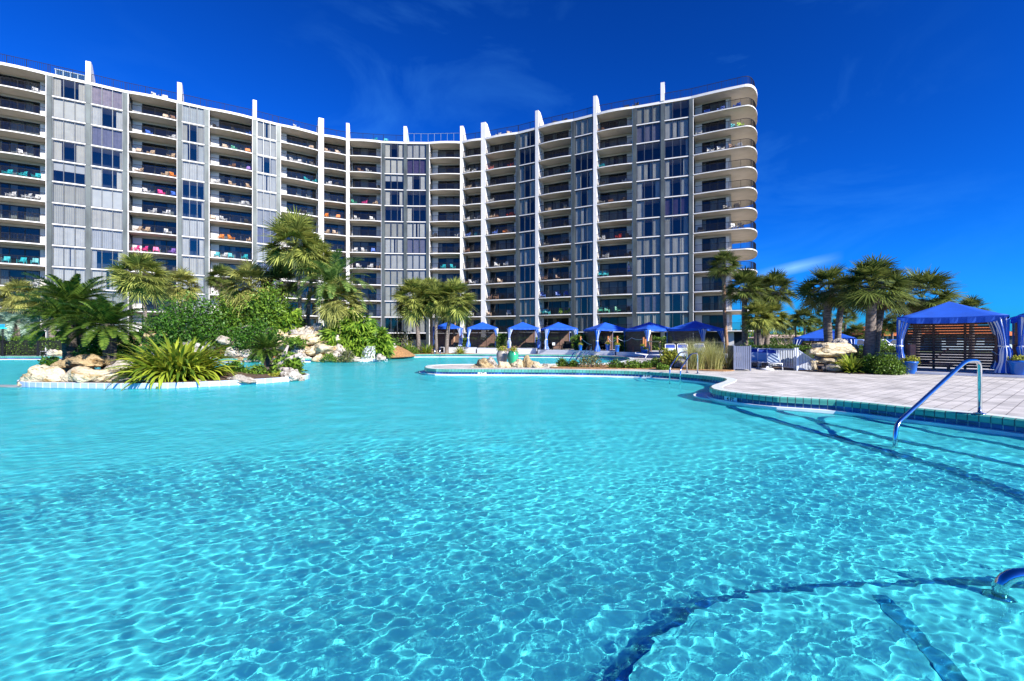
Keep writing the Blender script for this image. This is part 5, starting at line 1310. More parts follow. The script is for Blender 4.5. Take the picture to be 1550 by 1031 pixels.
rock('slanted pale stone on the bank right of the waterfall', 592, 525, 14, 9, 40.0, 'white', WF, 2, tilt=0.5)
rock('pale ledge boulder jutting out left of the glossy shrub', 340, 515, 24, 11, 34.8, 'white', WF, 1, tilt=0.3)
rock('tan boulder right beside the jutting pale ledge boulder', 358, 519, 16, 9, 34.8, 'tan', WF, 2)
rock('large whitish boulder under the jutting ledge, left of the small pool', 352, 533, 28, 16, 34.3, 'white', WF, 3)
rock('grey boulder at the water in the shadow under the glossy shrub', 376, 536, 26, 16, 34.4, 'grey', WF, 5)
rock('low tan boulder at the waterline behind the lily', 363, 544, 20, 9, 33.9, 'tan', WF, 0)
rock('flat pale rock at the waterline behind the small sago palm', 382, 544.5, 24, 7, 33.7, 'white', WF, 1)
rock('long thin pale stone lying on the shrub above the small pool', 374, 494, 16, 4, 36, 'white', WF, 1, tilt=-0.2)
rock('large shadowed brown boulder behind the lily on the left', 236, 508, 46, 20, 35.0, 'tan', WF, 0)
rock('shadowed tan boulder behind the sago palm trunks', 205, 520, 44, 18, 34.6, 'tan', WF, 2)
rock('dark boulder behind the lily near the water', 285, 530, 60, 22, 34.4, 'grey', WF, 3)
rock('pale boulder at the left waterline behind the sago palms', 78, 532, 16, 10, 38.8, 'white', None, 4)
rock('small pale stone beside the white chair at the black fence', 90, 534, 14, 8, 38.8, 'cream', None, 5)
# waterfall: a thin sheet of falling water with foam
m, nt, b = nodes('falling_water'); M['fall'] = m
b.inputs['Base Color'].default_value = (0.85, 0.93, 0.97, 1); b.inputs['Roughness'].default_value = 0.25; b.inputs['Transmission Weight'].default_value = 0.3
tcx = N(nt, 'ShaderNodeTexCoord'); mpx = N(nt, 'ShaderNodeMapping'); mpx.inputs['Scale'].default_value = (9, 9, 1.2); nx_ = N(nt, 'ShaderNodeTexNoise'); nx_.inputs['Scale'].default_value = 1.5; nx_.inputs['Detail'].default_value = 5
L(nt, tcx.outputs['Object'], mpx.inputs[0]); L(nt, mpx.outputs[0], nx_.inputs['Vector']); rpx_ = ramp(nt, [(0.46, (0, 0, 0)), (0.62, (1, 1, 1))]); L(nt, nx_.outputs['Fac'], rpx_.inputs[0]); L(nt, rpx_.outputs[0], b.inputs['Alpha'])
mb = MB(); c0 = at(563, 524, 36.2); k = mb.m('fall'); G = 14; Hh = 12
for i in range(Hh + 1):
    t = i / Hh
    for j in range(G + 1):
        s_ = j / G - 0.5; x = c0.x + s_ * (0.7 + 0.5 * t); y = c0.y - 0.15 - 0.75 * math.sin(t * math.pi / 2) - 0.35 * (1 - 4 * s_ * s_) + 0.05 * math.sin(j * 2.1)
        mb.v.append((x, y, c0.z + 0.05 - (c0.z + 0.05 - WZ) * t ** 1.7))
for i in range(Hh):
    for j in range(G): a = i * (G + 1) + j; mb.f.append((a, a + 1, a + G + 2, a + G + 1)); mb.mi.append(k)
wf = mb.build('waterfall', None, True); tag(wf, 'white waterfall pouring off the smooth boulder into the pool', 'waterfall')
r = np.random.default_rng(9); q = np.stack([c0.x + r.normal(size=900) * 0.55, c0.y - 1.1 + r.normal(size=900) * 0.28, WZ + 0.02 + np.abs(r.normal(size=900)) * 0.08], 1)
M['foam'] = mat('white_foam', (0.85, 0.9, 0.92), 0.5, var=0)
quads('foam', leaves(9, q, 0.02, 0.09, 0.8, 0.5), 'foam', wf)
# driftwood on the island
mb = MB(); p = gx(428, 19.0, 0.05)
mb.tube([p + Vector((-0.5, 0.1, 0.0)), p + Vector((-0.1, 0, 0.35)), p + Vector((0.25, 0, 0.55)), p + Vector((0.75, 0.1, 0.75))], [0.14, 0.13, 0.10, 0.06], 'drift', 9)
mb.tube([p + Vector((-0.1, 0, 0.35)), p + Vector((0.05, 0.1, 0.8)), p + Vector((0.18, 0.1, 1.1))], [0.11, 0.08, 0.04], 'drift', 9)
mb.tube([p + Vector((-0.3, 0, 0.2)), p + Vector((0.1, -0.2, 0.1)), p + Vector((0.5, -0.3, 0.12))], [0.12, 0.11, 0.07], 'drift', 9)
tag(mb.build('driftwood', None, True), 'bleached forked driftwood beside the small sago palm', 'driftwood')
# peninsula: pots ringed by rocks
GQ = 'rocks round the two big pots'
for q, (px, py, w_, h_, mt, lab) in enumerate([(722, 555.5, 16, 8, 'cream', 'small cream rock, leftmost of the ring round the two pots'), (733, 551.5, 26, 17, 'tan', 'big pitted ochre rock left of the grey pot'), (744, 548, 16, 12, 'white', 'pale rock wedged between the big ochre rock and grey pot'), (747, 556, 14, 9, 'white', 'white angular rock at the front left of the grey pot'),
        (760, 554.5, 22, 13, 'cream', 'round yellowish rock directly before the grey pot'), (775, 556, 13, 8, 'cream', 'small yellow rock before the green pot'), (784, 551.5, 18, 12, 'cream', 'cream rock at the right foot of the green pot'), (799, 549.5, 16, 17, 'tan', 'tallest spiky rock right of the green pot'),
        (811, 552, 20, 11, 'cream', 'broad cream rock right of the tallest spiky rock'), (827, 554, 16, 9, 'white', 'low pale rock near the right end of the ring'), (840, 556.5, 18, 5, 'cream', 'flat crumbly rock, rightmost of the ring')]):
    rock(lab, px, py, w_ * 1.1, h_ * 1.15, 22.9, mt, GQ)
def urn(label, px, Yd, w_, h_, mt, z):
    e = empty('garden_pot', label, 'pot', gx(px, Yd, z), 0, 'large pots on the peninsula'); mb = MB()
    pr = [(0.0, 0), (0.30, 0), (0.36, 0.12), (0.47, 0.45), (0.50, 0.68), (0.46, 0.86), (0.36, 0.95), (0.38, 1.0), (0.33, 1.0), (0.30, 0.93), (0.0, 0.92)]
    mb.lathe([(a * w_, b * h_) for a, b in pr], mt, 28); mb.build('pot', e, True)
    quads('foliage', shrub_leaves(int(px), w_ * 0.42, w_ * 0.42, 0.26, 34, 12, 0.09) + np.array([0, 0, h_ * 0.95]), 'lime', e)
    quads('flower', shrub_leaves(int(px) + 3, w_ * 0.4, w_ * 0.4, 0.3, 14, 5, 0.09) + np.array([0, 0, h_ * 0.96]), 'flower', e)
M['potgrey'] = mat('sand_grey_glaze', (0.36, 0.33, 0.28), 0.35, var=0.2, scale=2, stretch=(1, 1, 0.4)); M['potgreen'] = mat('jade_glaze', (0.035, 0.34, 0.17), 0.15, var=0.35, scale=2.5, stretch=(1, 1, 0.4))
urn('large sand-grey glazed pot on the peninsula, left of the green one', 760, 24.6, 0.62, 0.78, 'potgrey', 0.02)
urn('large glossy jade-green pot standing beside the grey pot', 776.5, 24.0, 0.60, 0.78, 'potgreen', 0.02)
# red rocks by the round bush
rock('red-brown rock in front of the round leafy bush', 1002, 549.5, 13, 8, 22.5, 'red', 'red rocks in the bed', 0)
rock('dark red rock ringed beside the red-brown rock', 1016, 549, 14, 10, 22.7, 'red', 'red rocks in the bed', 3)
rock('white pitted rock at the foot of the ornamental grass', 1026, 551, 14, 10, 22.2, 'white', 'red rocks in the bed', 2)
# layered boulders on the right
GB = 'layered boulders by the right palms'
rock('great cream slab boulder on top of the right-hand rock stack', 1252, 529, 76, 20, 20.3, 'cream', GB, 1, dep=0.6)
rock('rough rounded boulder at the right end of the top slab', 1276, 524, 36, 20, 20.8, 'white', GB, 3)
rock('squarish cream rock, left support under the top slab', 1232, 546, 14, 12, 20.2, 'cream', GB, 4)
rock('flat cream stone in the middle layer of the right-hand stack', 1250, 545.5, 24, 7, 20.0, 'cream', GB, 1)
rock('tan stone right in the middle layer behind the spiky plant', 1275, 545.5, 22, 8, 20.2, 'tan', GB, 0)
rock('low white boulder at the bottom of the right-hand stack', 1260, 556, 34, 11, 19.5, 'white', GB, 5)
rock('small cream rock standing beside the fence end at the stack', 1233, 555, 9, 14, 19.9, 'cream', GB, 2)
rock('pale curved boulder behind the round trimmed bush', 1345, 537.5, 40, 8, 19.8, 'white', GB, 1)
rock('dark boulder in the shade under the top slab', 1258, 540, 40, 22, 21.3, 'grey', GB, 2)
# ------------------------------------------------------------------ cabanas and poolside furniture
def thicken(o, t):
    m = o.modifiers.new('thickness', 'SOLIDIFY'); m.thickness = t; m.offset = 0; return o
def plat(name, pts_, z0, z1):
    mb = MB(); ar = sum(pts_[i - 1][0] * pts_[i][1] - pts_[i][0] * pts_[i - 1][1] for i in range(len(pts_)))
    mb.prism(pts_ if ar > 0 else pts_[::-1], z0, z1, 'platface', 'plattop'); return kind(mb.build(name), 'structure')
M['platface'] = stripe_mat('grey_white_fascia_boards', (0.34, 0.37, 0.42), (0.66, 0.68, 0.71), 4.2, 'Z', 0.6, 0.07)
M['plattop'] = mat('grey_deck_boards', (0.50, 0.50, 0.50), 0.7, var=0.1, scale=2, stretch=(1, 8, 1))
G2 = lambda px, Y: tuple(gx(px, Y))[:2]
plat('cabana_platform', [G2(636, 50.2), G2(720, 48.3), G2(724, 55), G2(636, 57)], 0.003, 0.60)
plat('cabana_platform', [G2(722, 48.2), G2(812, 46.0), G2(820, 53), G2(726, 55)], 0.003, 0.55)
plat('cabana_platform', [G2(814, 45.4), G2(931, 40.9), G2(940, 49), G2(822, 53)], 0.003, 0.42)
plat('cabana_platform', [G2(933, 40.5), G2(1000, 37.6), G2(1100, 33.6), G2(1110, 42), G2(942, 48.5)], 0.003, 0.34)
mb = MB(); a = gx(945, 39.6); b = gx(990, 37.6)
def canopy_mesh(w_, he, hp, dep):
    """square hipped fabric roof of side w, eaves at he, peak hp above, with a hanging valance"""
    mb = MB(); h = w_ / 2; n = 8; K = mb.m('canvas')
    cs = [(-h, -h), (h, -h), (h, h), (-h, h)]
    for s_ in range(4):
        a = Vector((*cs[s_], 0)); b = Vector((*cs[(s_ + 1) % 4], 0))
        grid = []
        for i in range(n + 1):
            t = i / n; row = []
            for j in range(n + 1):
                u = j / n; e = a.lerp(b, u); p = e * (1 - t)
                z = he + hp * (t ** 1.12) - 0.05 * math.sin(math.pi * u) * math.sin(math.pi * min(1, t * 1.3 + 0.12)) - 0.035 * math.sin(math.pi * u) * (1 - t)
                row.append((p.x, p.y, z))
            grid.append(row)
        for i in range(n):
            for j in range(n): mb.poly([grid[i][j], grid[i][j + 1], grid[i + 1][j + 1], grid[i + 1][j]], 'canvas')
    top = mb
    va = MB()
    for s_ in range(4):
        a = Vector((*cs[s_], 0)); b = Vector((*cs[(s_ + 1) % 4], 0)); d = (b - a).normalized(); o_ = Vector((d.y, -d.x, 0)); m_ = 26; P = []
        for j in range(m_ + 1):
            u = j / m_; p = a.lerp(b, u) * 1.003; z = he - 0.035 * math.sin(math.pi * u); wv = 0.02 * math.sin(u * 40 + s_)
            P.append((p, p + o_ * wv, z, z - dep * min(1.0, 0.25 + 6 * min(u, 1 - u))))
        for j in range(m_):
            va.poly([(P[j][1].x, P[j][1].y, P[j][3]), (P[j + 1][1].x, P[j + 1][1].y, P[j + 1][3]), (P[j + 1][0].x, P[j + 1][0].y, P[j + 1][2]), (P[j][0].x, P[j][0].y, P[j][2])], 'canvas')
    return top, va
def curtain_mesh(he, sx, sy, z0=0.05, seed=0, wide=0.42):
    """cloth gathered round a corner post: spread along both eaves on top, tied at mid height, flared at the foot"""
    mb = MB(); n = 44; nz_ = 26; k = mb.m('curtstripe'); r = random.Random(seed); ph = r.random() * 6
    ztie = 1.02
    for i in range(nz_ + 1):
        t = i / nz_; z = he - 0.10 - (he - 0.10 - z0) * t
        if z > ztie: q = (z - ztie) / (he - 0.1 - ztie); rad = 0.085 + (wide - 0.085) * q ** 1.8; cx = 0.14 * q ** 1.6
        else: q = (ztie - z) / (ztie - z0); rad = 0.085 + 0.12 * q ** 0.8 - 0.03 * math.sin(q * 7 + ph); cx = 0.02 * math.sin(q * 5 + ph)
        for j in range(n):
            a = 2 * math.pi * j / n; f = 1 + 0.22 * math.sin(9 * a + ph + 0.8 * math.sin(t * 4)) + 0.1 * math.sin(17 * a + t * 3)
            ru = rad * f; 
            x = -sx * cx + ru * math.cos(a) * (1.0); y = -sy * cx + ru * math.sin(a)
            mb.v.append((x, y, z))
    for i in range(nz_):
        for j in range(n):
            a = i * n + j; b = i * n + (j + 1) % n; mb.f.append((a, b, b + n, a + n)); mb.mi.append(k); u0 = j / n * 9; u1 = (j + 1) / n * 9
            mb.uv[len(mb.f) - 1] = [(u0, 0), (u1, 0), (u1, 1), (u0, 1)]
    return mb
def cabana(label, cx, cy, z, rz, w_=3.0, he=2.12, hp=0.66, dep=0.16, curt=((-1, -1), (1, -1)), walls=('back',), grp='blue cabanas along the back of the pool deck', wide=0.27, wood='slat', pedestal=None):
    e = empty('cabana', label, 'cabana', (cx, cy, z), rz, grp)
    top, va = canopy_mesh(w_ + 0.16, he, hp, dep)
    c = thicken(top.build('canopy', e, weld=True), 0.012); c.data.shade_smooth(); v = thicken(va.build('valance', c, weld=True), 0.008)
    h = w_ / 2
    for q, (sx, sy) in enumerate(((-1, -1), (1, -1), (1, 1), (-1, 1))):
        mb = MB(); mb.box((sx * h - 0.035, sy * h - 0.035, 0), (sx * h + 0.035, sy * h + 0.035, he - 0.02), 'postwhite' if (sx, sy) in curt or sy < 0 else 'postblue')
        mb.box((sx * h - 0.08, sy * h - 0.08, 0.0), (sx * h + 0.08, sy * h + 0.08, 0.015), 'postwhite'); mb.build('post', e)
    mb = MB()
    for s_ in (-1, 1):
        mb.box((-h + 0.036, s_ * h - 0.025, he - 0.085), (h - 0.036, s_ * h + 0.025, he - 0.035), 'postwhite'); mb.box((s_ * h - 0.025, -h + 0.036, he - 0.085), (s_ * h + 0.025, h - 0.036, he - 0.035), 'postwhite')
    mb.build('roof_frame', e)
    for q, (sx, sy) in enumerate(curt):
        cu = curtain_mesh(he, sx, sy, 0.04, q + int(cx * 7), wide).build('curtain', e, True); cu.location = (sx * h, sy * h, 0)
        t = MB(); t.lathe([(0.10, -0.04), (0.13, 0), (0.10, 0.04)], 'whiteplastic', 14, (0, 0, 1.02)); t.build('tie_band', cu, True)
    for wl in walls:
        fr_ = {'back': lambda x, y, zz: (x, h - 0.06 - y, zz), 'left': lambda x, y, zz: (-h + 0.06 + y, x, zz), 'right': lambda x, y, zz: (h - 0.06 - y, x, zz)}[wl]
        mb = MB(); n = 17; hh = he - 0.22
        for q in range(n): mb.box((-h + 0.05, -0.012, 0.06 + q * hh / n), (h - 0.05, 0.012, 0.06 + q * hh / n + hh / n * 0.85), wood, fr_)
        for x in (-h + 0.08, -h / 3, h / 3, h - 0.08): mb.box((x - 0.045, 0.013, 0.0), (x + 0.045, 0.07, he - 0.1), wood, fr_)
        mb.build('slat_wall', e)
    return e
def cabana_px(label, px, Yd, yeave, rot, **kw):
    he = kw.get('he', 2.12); z = EYE + (HOR - yeave) / F * Yd - he
    return cabana(label, (px - 775) / F * Yd, Yd, z, R(rot), **kw)
cabs = [('leftmost blue cabana of the back row, partly behind the leaning pale palm', 678, 52.2, 495.6, 2, {}), ('second blue cabana from the left in the back row', 730.5, 50.2, 496, 3, {}), ('third blue cabana from the left in the back row', 791, 48.3, 496.4, 4, {}),
        ('fourth blue cabana from the left in the back row, dark seats inside', 845, 46.6, 497, 6, {}), ('fifth blue cabana from the left in the back row, before two rope-linked pots', 916, 43.4, 498, 14, {}), ('sixth blue cabana in the back row, behind the left pine rail', 983, 40.4, 498.2, 24, {}),
        ('seventh, rightmost and largest-looking blue cabana of the back row behind the long pine rail', 1052, 36.6, 497.5, 38, {})]
for lab, px, Yd, ye, rot, kw in cabs: cabana_px(lab, px, Yd, ye, rot, w_=3.05, walls=('back', 'left') if px > 900 else ('back',), **kw)
cabana_px('lone blue cabana partly hidden by the layered boulders and a palm trunk', 1249, 29.5, 511, -38, w_=3.0, grp=None)
# the big cabana on the right: its near edge faces the pool
N_ = Vector((18.35, 16.95)); vw = R(-43.5)
ct = N_ + Vector((math.cos(vw + math.pi), math.sin(vw + math.pi))) * 1.5 + Vector((-math.sin(vw), math.cos(vw))) * 1.5
ZC = 0.10
plat('cabana_floor', [tuple(ct + Vector((math.cos(vw) * x - math.sin(vw) * y, math.sin(vw) * x + math.cos(vw) * y))) for x, y in ((-2.1, -1.95), (6.5, -1.95), (6.5, 2.6), (-2.1, 2.6))], 0.003, ZC)
cabana('big blue cabana nearest the viewer on the right, dark slatted back wall and striped curtains', ct.x, ct.y, ZC, vw, w_=3.0, he=2.2, hp=0.68, dep=0.24, curt=((-1, -1), (1, -1), (1, 1)), walls=('back',), grp=None, wide=0.21)
c2 = ct + Vector((math.cos(vw), math.sin(vw))) * 3.42
cabana('blue cabana cut off by the right edge of the photo', c2.x, c2.y, ZC, vw, w_=3.0, he=2.2, hp=0.68, dep=0.24, curt=((-1, -1), (1, -1)), walls=('back',), grp=None, wide=0.21)
# slatted wooden lounge seat inside the big cabana
def wood_lounge(label, loc, rz, mt='slatred', grp=None):
    e = empty('wooden_lounger', label, 'lounger', loc, rz, grp)
    s_ = MB(); [s_.box((-0.32, -0.9 + q * 0.115, 0.30), (0.32, -0.9 + q * 0.115 + 0.09, 0.33), mt) for q in range(9)]; s_.build('seat', e)
    k = MB()
    for q in range(8):
        a = q * 0.115; y, z = 0.16 + a * 0.72, 0.33 + a * 0.70
        k.hexa([(-0.32, y, z), (0.32, y, z), (0.32, y + 0.065, z + 0.063), (-0.32, y + 0.065, z + 0.063), (-0.32, y - 0.02, z + 0.02), (0.32, y - 0.02, z + 0.02), (0.32, y + 0.045, z + 0.083), (-0.32, y + 0.045, z + 0.083)], mt)
    k.build('backrest', e)
    f = MB()
    for x in (-0.30, 0.26): f.box((x, -0.92, 0.22), (x + 0.04, 0.9, 0.297), mt)
    f.build('frame', e)
    for x in (-0.30, 0.24):
        for y in (-0.8, 0.7): l = MB(); l.box((x, y, 0), (x + 0.06, y + 0.06, 0.217), mt); l.build('leg', e)
    return e
M['slatred'] = mat('red_brown_wood', (0.22, 0.085, 0.06), 0.5, var=0.25, scale=3)
q = ct + Vector((math.cos(vw) * -0.75 - math.sin(vw) * 0.25, math.sin(vw) * -0.75 + math.cos(vw) * 0.25))
wood_lounge('red-brown slatted lounger inside the big cabana', (q.x, q.y, ZC + 0.002), vw - R(95))
def wicker(label, px, Yd, z, rz, grp):
    e = empty('wicker_chair', label, 'chair', gx(px, Yd, z), R(rz), grp); s_ = MB(); s_.box((-0.38, -0.38, 0.12), (0.38, 0.30, 0.42), 'rail'); s_.build('seat', e)
    b_ = MB(); b_.hexa([(-0.38, 0.30, 0.12), (0.38, 0.30, 0.12), (0.38, 0.38, 0.12), (-0.38, 0.38, 0.12), (-0.38, 0.40, 0.85), (0.38, 0.40, 0.85), (0.38, 0.48, 0.85), (-0.38, 0.48, 0.85)], 'rail'); b_.build('backrest', e)
    for x in (-0.38, 0.30):
        a_ = MB(); a_.box((x, -0.36, 0.422), (x + 0.08, 0.29, 0.62), 'rail'); a_.build('armrest', e)
        for y in (-0.36, 0.22): l = MB(); l.box((x + 0.01, y, 0), (x + 0.07, y + 0.06, 0.118), 'rail'); l.build('leg', e)
GWC = 'dark wicker seats in the back cabanas'
wicker('dark wicker armchair at the left inside the fourth back cabana', 829, 46.2, 0.423, 20, GWC); wicker('dark wicker armchair at the right inside the fourth back cabana', 858, 46.0, 0.423, -20, GWC); wicker('dark wicker armchair inside the fifth back cabana', 908, 43.6, 0.423, 15, GWC)
for px, Yd, z, lab in ((843, 45.6, 0.423, 'low dark table with white box inside the fourth back cabana'), (912, 42.8, 0.423, 'low dark table inside the fifth back cabana')):
    e = empty('low_table', lab, 'table', gx(px, Yd, z), 0, 'low tables in the back cabanas'); t = MB(); t.box((-0.5, -0.3, 0.40), (0.5, 0.3, 0.45), 'rail'); t.build('tabletop', e)
    for x in (-0.46, 0.40):
        for y in (-0.27, 0.21): l = MB(); l.box((x, y, 0), (x + 0.06, y + 0.06, 0.398), 'rail'); l.build('leg', e)
mb = MB(); c = gx(838, 45.55, 0.875); mb.box((c.x - 0.13, c.y - 0.1, c.z), (c.x + 0.13, c.y + 0.1, c.z + 0.24), 'whiteplastic'); mb.box((c.x - 0.14, c.y - 0.11, c.z + 0.243), (c.x + 0.14, c.y + 0.11, c.z + 0.27), 'whiteplastic'); tag(mb.build('towel_box'), 'small white box on the low table in the fourth back cabana', 'box')

# blue planters, posts and ropes
def planter(label, px, Yd, z, w_, h_, grp, sd):
    e = empty('blue_planter', label, 'planter', gx(px, Yd, z), 0, grp); mb = MB()
    mb.lathe([(0, 0), (0.36, 0), (0.37, 0.03), (0.47, 0.84), (0.50, 0.85), (0.50, 1.0), (0.46, 1.0), (0.44, 0.93), (0, 0.92)], 'bluepot', 28)
    mb.v = [(x * w_, y * w_, zz * h_) for x, y, zz in mb.v]; mb.build('pot', e, True)
    quads('foliage', shrub_leaves(sd, w_ * 0.56, w_ * 0.56, 0.22, 40, 16, 0.075) + np.array([0, 0, h_ * 0.93]), 'lime', e); return e
def post(label, px, Yd, z, h_, grp, mt='orangewood', r=0.06):
    mb = MB(); mb.box((-r, -r, 0), (r, r, h_), mt); mb.box((-r - 0.012, -r - 0.012, h_ + 0.001), (r + 0.012, r + 0.012, h_ + 0.03), mt)
    o = mb.build('wooden_post', None, False, gx(px, Yd, z)); return tag(o, label, 'post', grp)
def rope(label, a, b, sag, grp, r=0.018):
    P = [a.lerp(b, t / 12) - Vector((0, 0, sag * 4 * (t / 12) * (1 - t / 12))) for t in range(13)]; mb = MB(); mb.tube(P, r, 'rope', 7); o = mb.build('rope', None, True); return tag(o, label, 'rope', grp)
GPB, GPO, GRP = 'blue planters along the deck', 'orange wooden rope posts', 'white ropes between posts'
planter('blue planter on the platform edge before the gap of the fourth and fifth cabanas', 878.5, 42.6, 0.423, 0.36, 0.52, GPB, 201)
planter('left one of two blue planters in front of the fifth back cabana', 920, 41.5, 0.423, 0.42, 0.60, GPB, 202)
planter('right one of two blue planters in front of the fifth back cabana', 934, 40.2, 0.343, 0.42, 0.60, GPB, 203)
planter('blue planter at the left end of the left pine rail, the rear one', 973, 38.1, 0.343, 0.36, 0.50, GPB, 204)
planter('blue planter at the left end of the left pine rail, the front one', 976.5, 36.6, 0.02, 0.40, 0.62, GPB, 205)
planter('big blue planter beside the left curtain of the big cabana', 1377, 18.55, 0.004, 0.54, 0.50, GPB, 206)
planter('big blue planter at the right edge of the photo before the next cabana', 1543, 16.6, ZC + 0.004, 0.62, 0.52, GPB, 207)
post('orange post behind the planter by the gap of the fourth and fifth cabanas', 879, 42.9, 0.423, 1.30, GPO); post('orange post behind the left planter at the fifth cabana', 920.5, 41.9, 0.423, 1.30, GPO); post('orange post behind the right planter at the fifth cabana', 934.5, 40.7, 0.423, 1.30, GPO)
post('orange post at the left end of the left pine rail', 974, 38.5, 0.343, 1.25, GPO); post('reddish post right beside the orange post at the left pine rail', 977, 37.7, 0.343, 1.1, GPO)
post('tall reddish post behind the planter by the big cabana curtain', 1378.5, 18.9, 0.004, 1.15, GPO, 'slatred', 0.11); post('tall reddish post behind the planter at the right edge', 1541.5, 17.05, ZC + 0.003, 1.08, GPO, 'slatred', 0.11)
P_ = lambda px, Yd, z: gx(px, Yd, z)
rope('white rope hanging from the orange post to the fifth cabana curtain', P_(879, 42.9, 1.6), P_(896, 42.2, 0.95), 0.12, GRP); rope('white rope between the two orange posts at the fifth cabana', P_(920.5, 41.9, 1.6), P_(934.5, 40.7, 1.6), 0.35, GRP)
rope('long white rope from the fifth cabana to the sixth cabana curtain', P_(934.5, 40.7, 1.6), P_(956, 40.0, 1.6), 0.3, GRP); rope('white rope along the dark gap before the sixth cabana', P_(956, 40.0, 1.6), P_(974, 38.5, 1.5), 0.12, GRP)
rope('white rope behind the near curtain of the big cabana', P_(1500, 18.6, 0.95), P_(1541, 17.1, 1.0), 0.22, GRP)
# pine rails
def pine_rail(label, pxs, Y0, Y1, ztop, z0):
    e = empty('pine_rail', label, 'wooden rail', gx(pxs[0], Y0, z0), 0, 'pine rails before the back cabanas'); o_ = gx(pxs[0], Y0, z0)
    A = gx(pxs[0] - 1, Y0, ztop) - o_; B = gx(pxs[-1] + 1, Y1, ztop) - o_; d = (B - A).normalized(); n_ = Vector((-d.y, d.x, 0)) * 0.09
    mb = MB(); q = [A - n_, B - n_, B + n_, A + n_]; mb.hexa([tuple(v) for v in q] + [tuple(v + Vector((0, 0, 0.09))) for v in q], 'pine'); mb.build('handrail', e)
    for k, px in enumerate(pxs):
        t = (px - pxs[0]) / (pxs[-1] - pxs[0]); p = gx(px, Y0 + (Y1 - Y0) * t, z0) - o_
        mb = MB(); mb.box((p.x - 0.055, p.y - 0.055, 0), (p.x + 0.055, p.y + 0.055, ztop - z0 - 0.003), 'pine'); mb.build('post', e)
pine_rail('short yellow pine rail with two legs, left one before the back cabanas', [981, 998.5], 37.3, 36.6, 1.22, 0.343)
pine_rail('long yellow pine rail on posts before the rightmost back cabana', [1019, 1038, 1075, 1093], 34.4, 32.6, 1.18, 0.02)

# loungers
def lounger(label, px, Yd, z, rz, back=58, grp=None, sc_=1.0):
    e = empty('sun_lounger', label, 'sun lounger', gx(px, Yd, z), R(rz), grp); e.scale = (sc_,) * 3
    f = MB(); r_ = 0.022
    for s_ in (-0.31, 0.31): f.tube([(s_, -1.05, 0.36), (s_, 0.35, 0.36)], r_, 'whiteplastic', 8)
    f.tube([(-0.31, -1.05, 0.36), (0.31, -1.05, 0.36)], r_, 'whiteplastic', 8); f.build('frame', e, True)
    cb, sb = math.cos(R(back)), math.sin(R(back)); bp = lambda t: (0.35 + t * cb, 0.36 + t * sb)
    s_ = MB(); s_.box((-0.28, -1.02, 0.352), (0.28, 0.34, 0.368), 'sling'); s_.build('seat', e)
    b_ = MB(); y0, z0 = bp(0.02); y1, z1 = bp(0.58); y2, z2 = bp(0.80); off = (-sb * 0.008, cb * 0.008)
    for (ya, za, yb, zb, mt) in ((y0, z0, y1, z1, 'sling'), (y1, z1, y2, z2, 'navyband')):
        b_.hexa([(-0.28, ya, za), (0.28, ya, za), (0.28, ya - off[0] * 2, za - off[1] * 2), (-0.28, ya - off[0] * 2, za - off[1] * 2), (-0.28, yb, zb), (0.28, yb, zb), (0.28, yb - off[0] * 2, zb - off[1] * 2), (-0.28, yb - off[0] * 2, zb - off[1] * 2)], mt)
    y3, z3 = bp(0.86)
    bo = b_.build('backrest', e); bf = MB(); bf.tube([(-0.31, 0.35, 0.36), (-0.31, y3 - 0.02, z3 - 0.04), (-0.25, y3, z3), (0.25, y3, z3), (0.31, y3 - 0.02, z3 - 0.04), (0.31, 0.35, 0.36)], r_, 'whiteplastic', 8); bf.build('back_frame', bo, True)
    for y in (-0.85, 0.45):
        for x in (-0.31, 0.31):
            l = MB(); l.tube([(x, y, 0.36 if y < 0.3 else 0.30), (x * 1.05, y - 0.12 if y < 0 else y + 0.12, 0.0)], 0.02, 'whiteplastic', 8); l.build('leg', e, True)
    w_ = MB(); w_.tube([(-0.31, 0.35, 0.36), (-0.31, 0.62, 0.30)], 0.018, 'whiteplastic', 6); w_.tube([(0.31, 0.35, 0.36), (0.31, 0.62, 0.30)], 0.018, 'whiteplastic', 6); w_.build('brace', e, True)
    return e
GL_ = 'sun loungers by the pale fence'
lounger('leftmost white lounger with navy headband behind the bin screen', 1142, 23.6, 0.002, -26, 60, GL_, 0.85); lounger('middle white lounger with navy headband by the pale fence', 1157, 22.5, 0.002, -26, 60, GL_, 0.85); lounger('rightmost white lounger with navy headband by the pale fence', 1172, 21.5, 0.002, -26, 60, GL_, 0.85)
lounger('flat low white lounger left of the round leafy bush', 989, 31.5, 0.002, 70, 8, 'loungers before the back cabanas'); lounger('white lounger behind the tall ornamental grass, left', 1036, 29.0, 0.002, -10, 62, 'loungers before the back cabanas'); lounger('white lounger behind the tall ornamental grass, right', 1062, 28.6, 0.002, -10, 62, 'loungers before the back cabanas'); lounger('white lounger just left of the round leafy bush', 1016, 29.2, 0.002, -14, 60, 'loungers before the back cabanas')
mb = MB(); mb.lathe([(0, 0), (0.28, 0), (0.28, 0.05), (0.20, 0.08), (0.05, 0.09), (0.05, 0.16), (0, 0.16)], 'whiteplastic', 24); tag(mb.build('parasol_base', None, True, gx(1161, 20.9, 0.002)), 'round white parasol base on the deck before the loungers', 'parasol base')
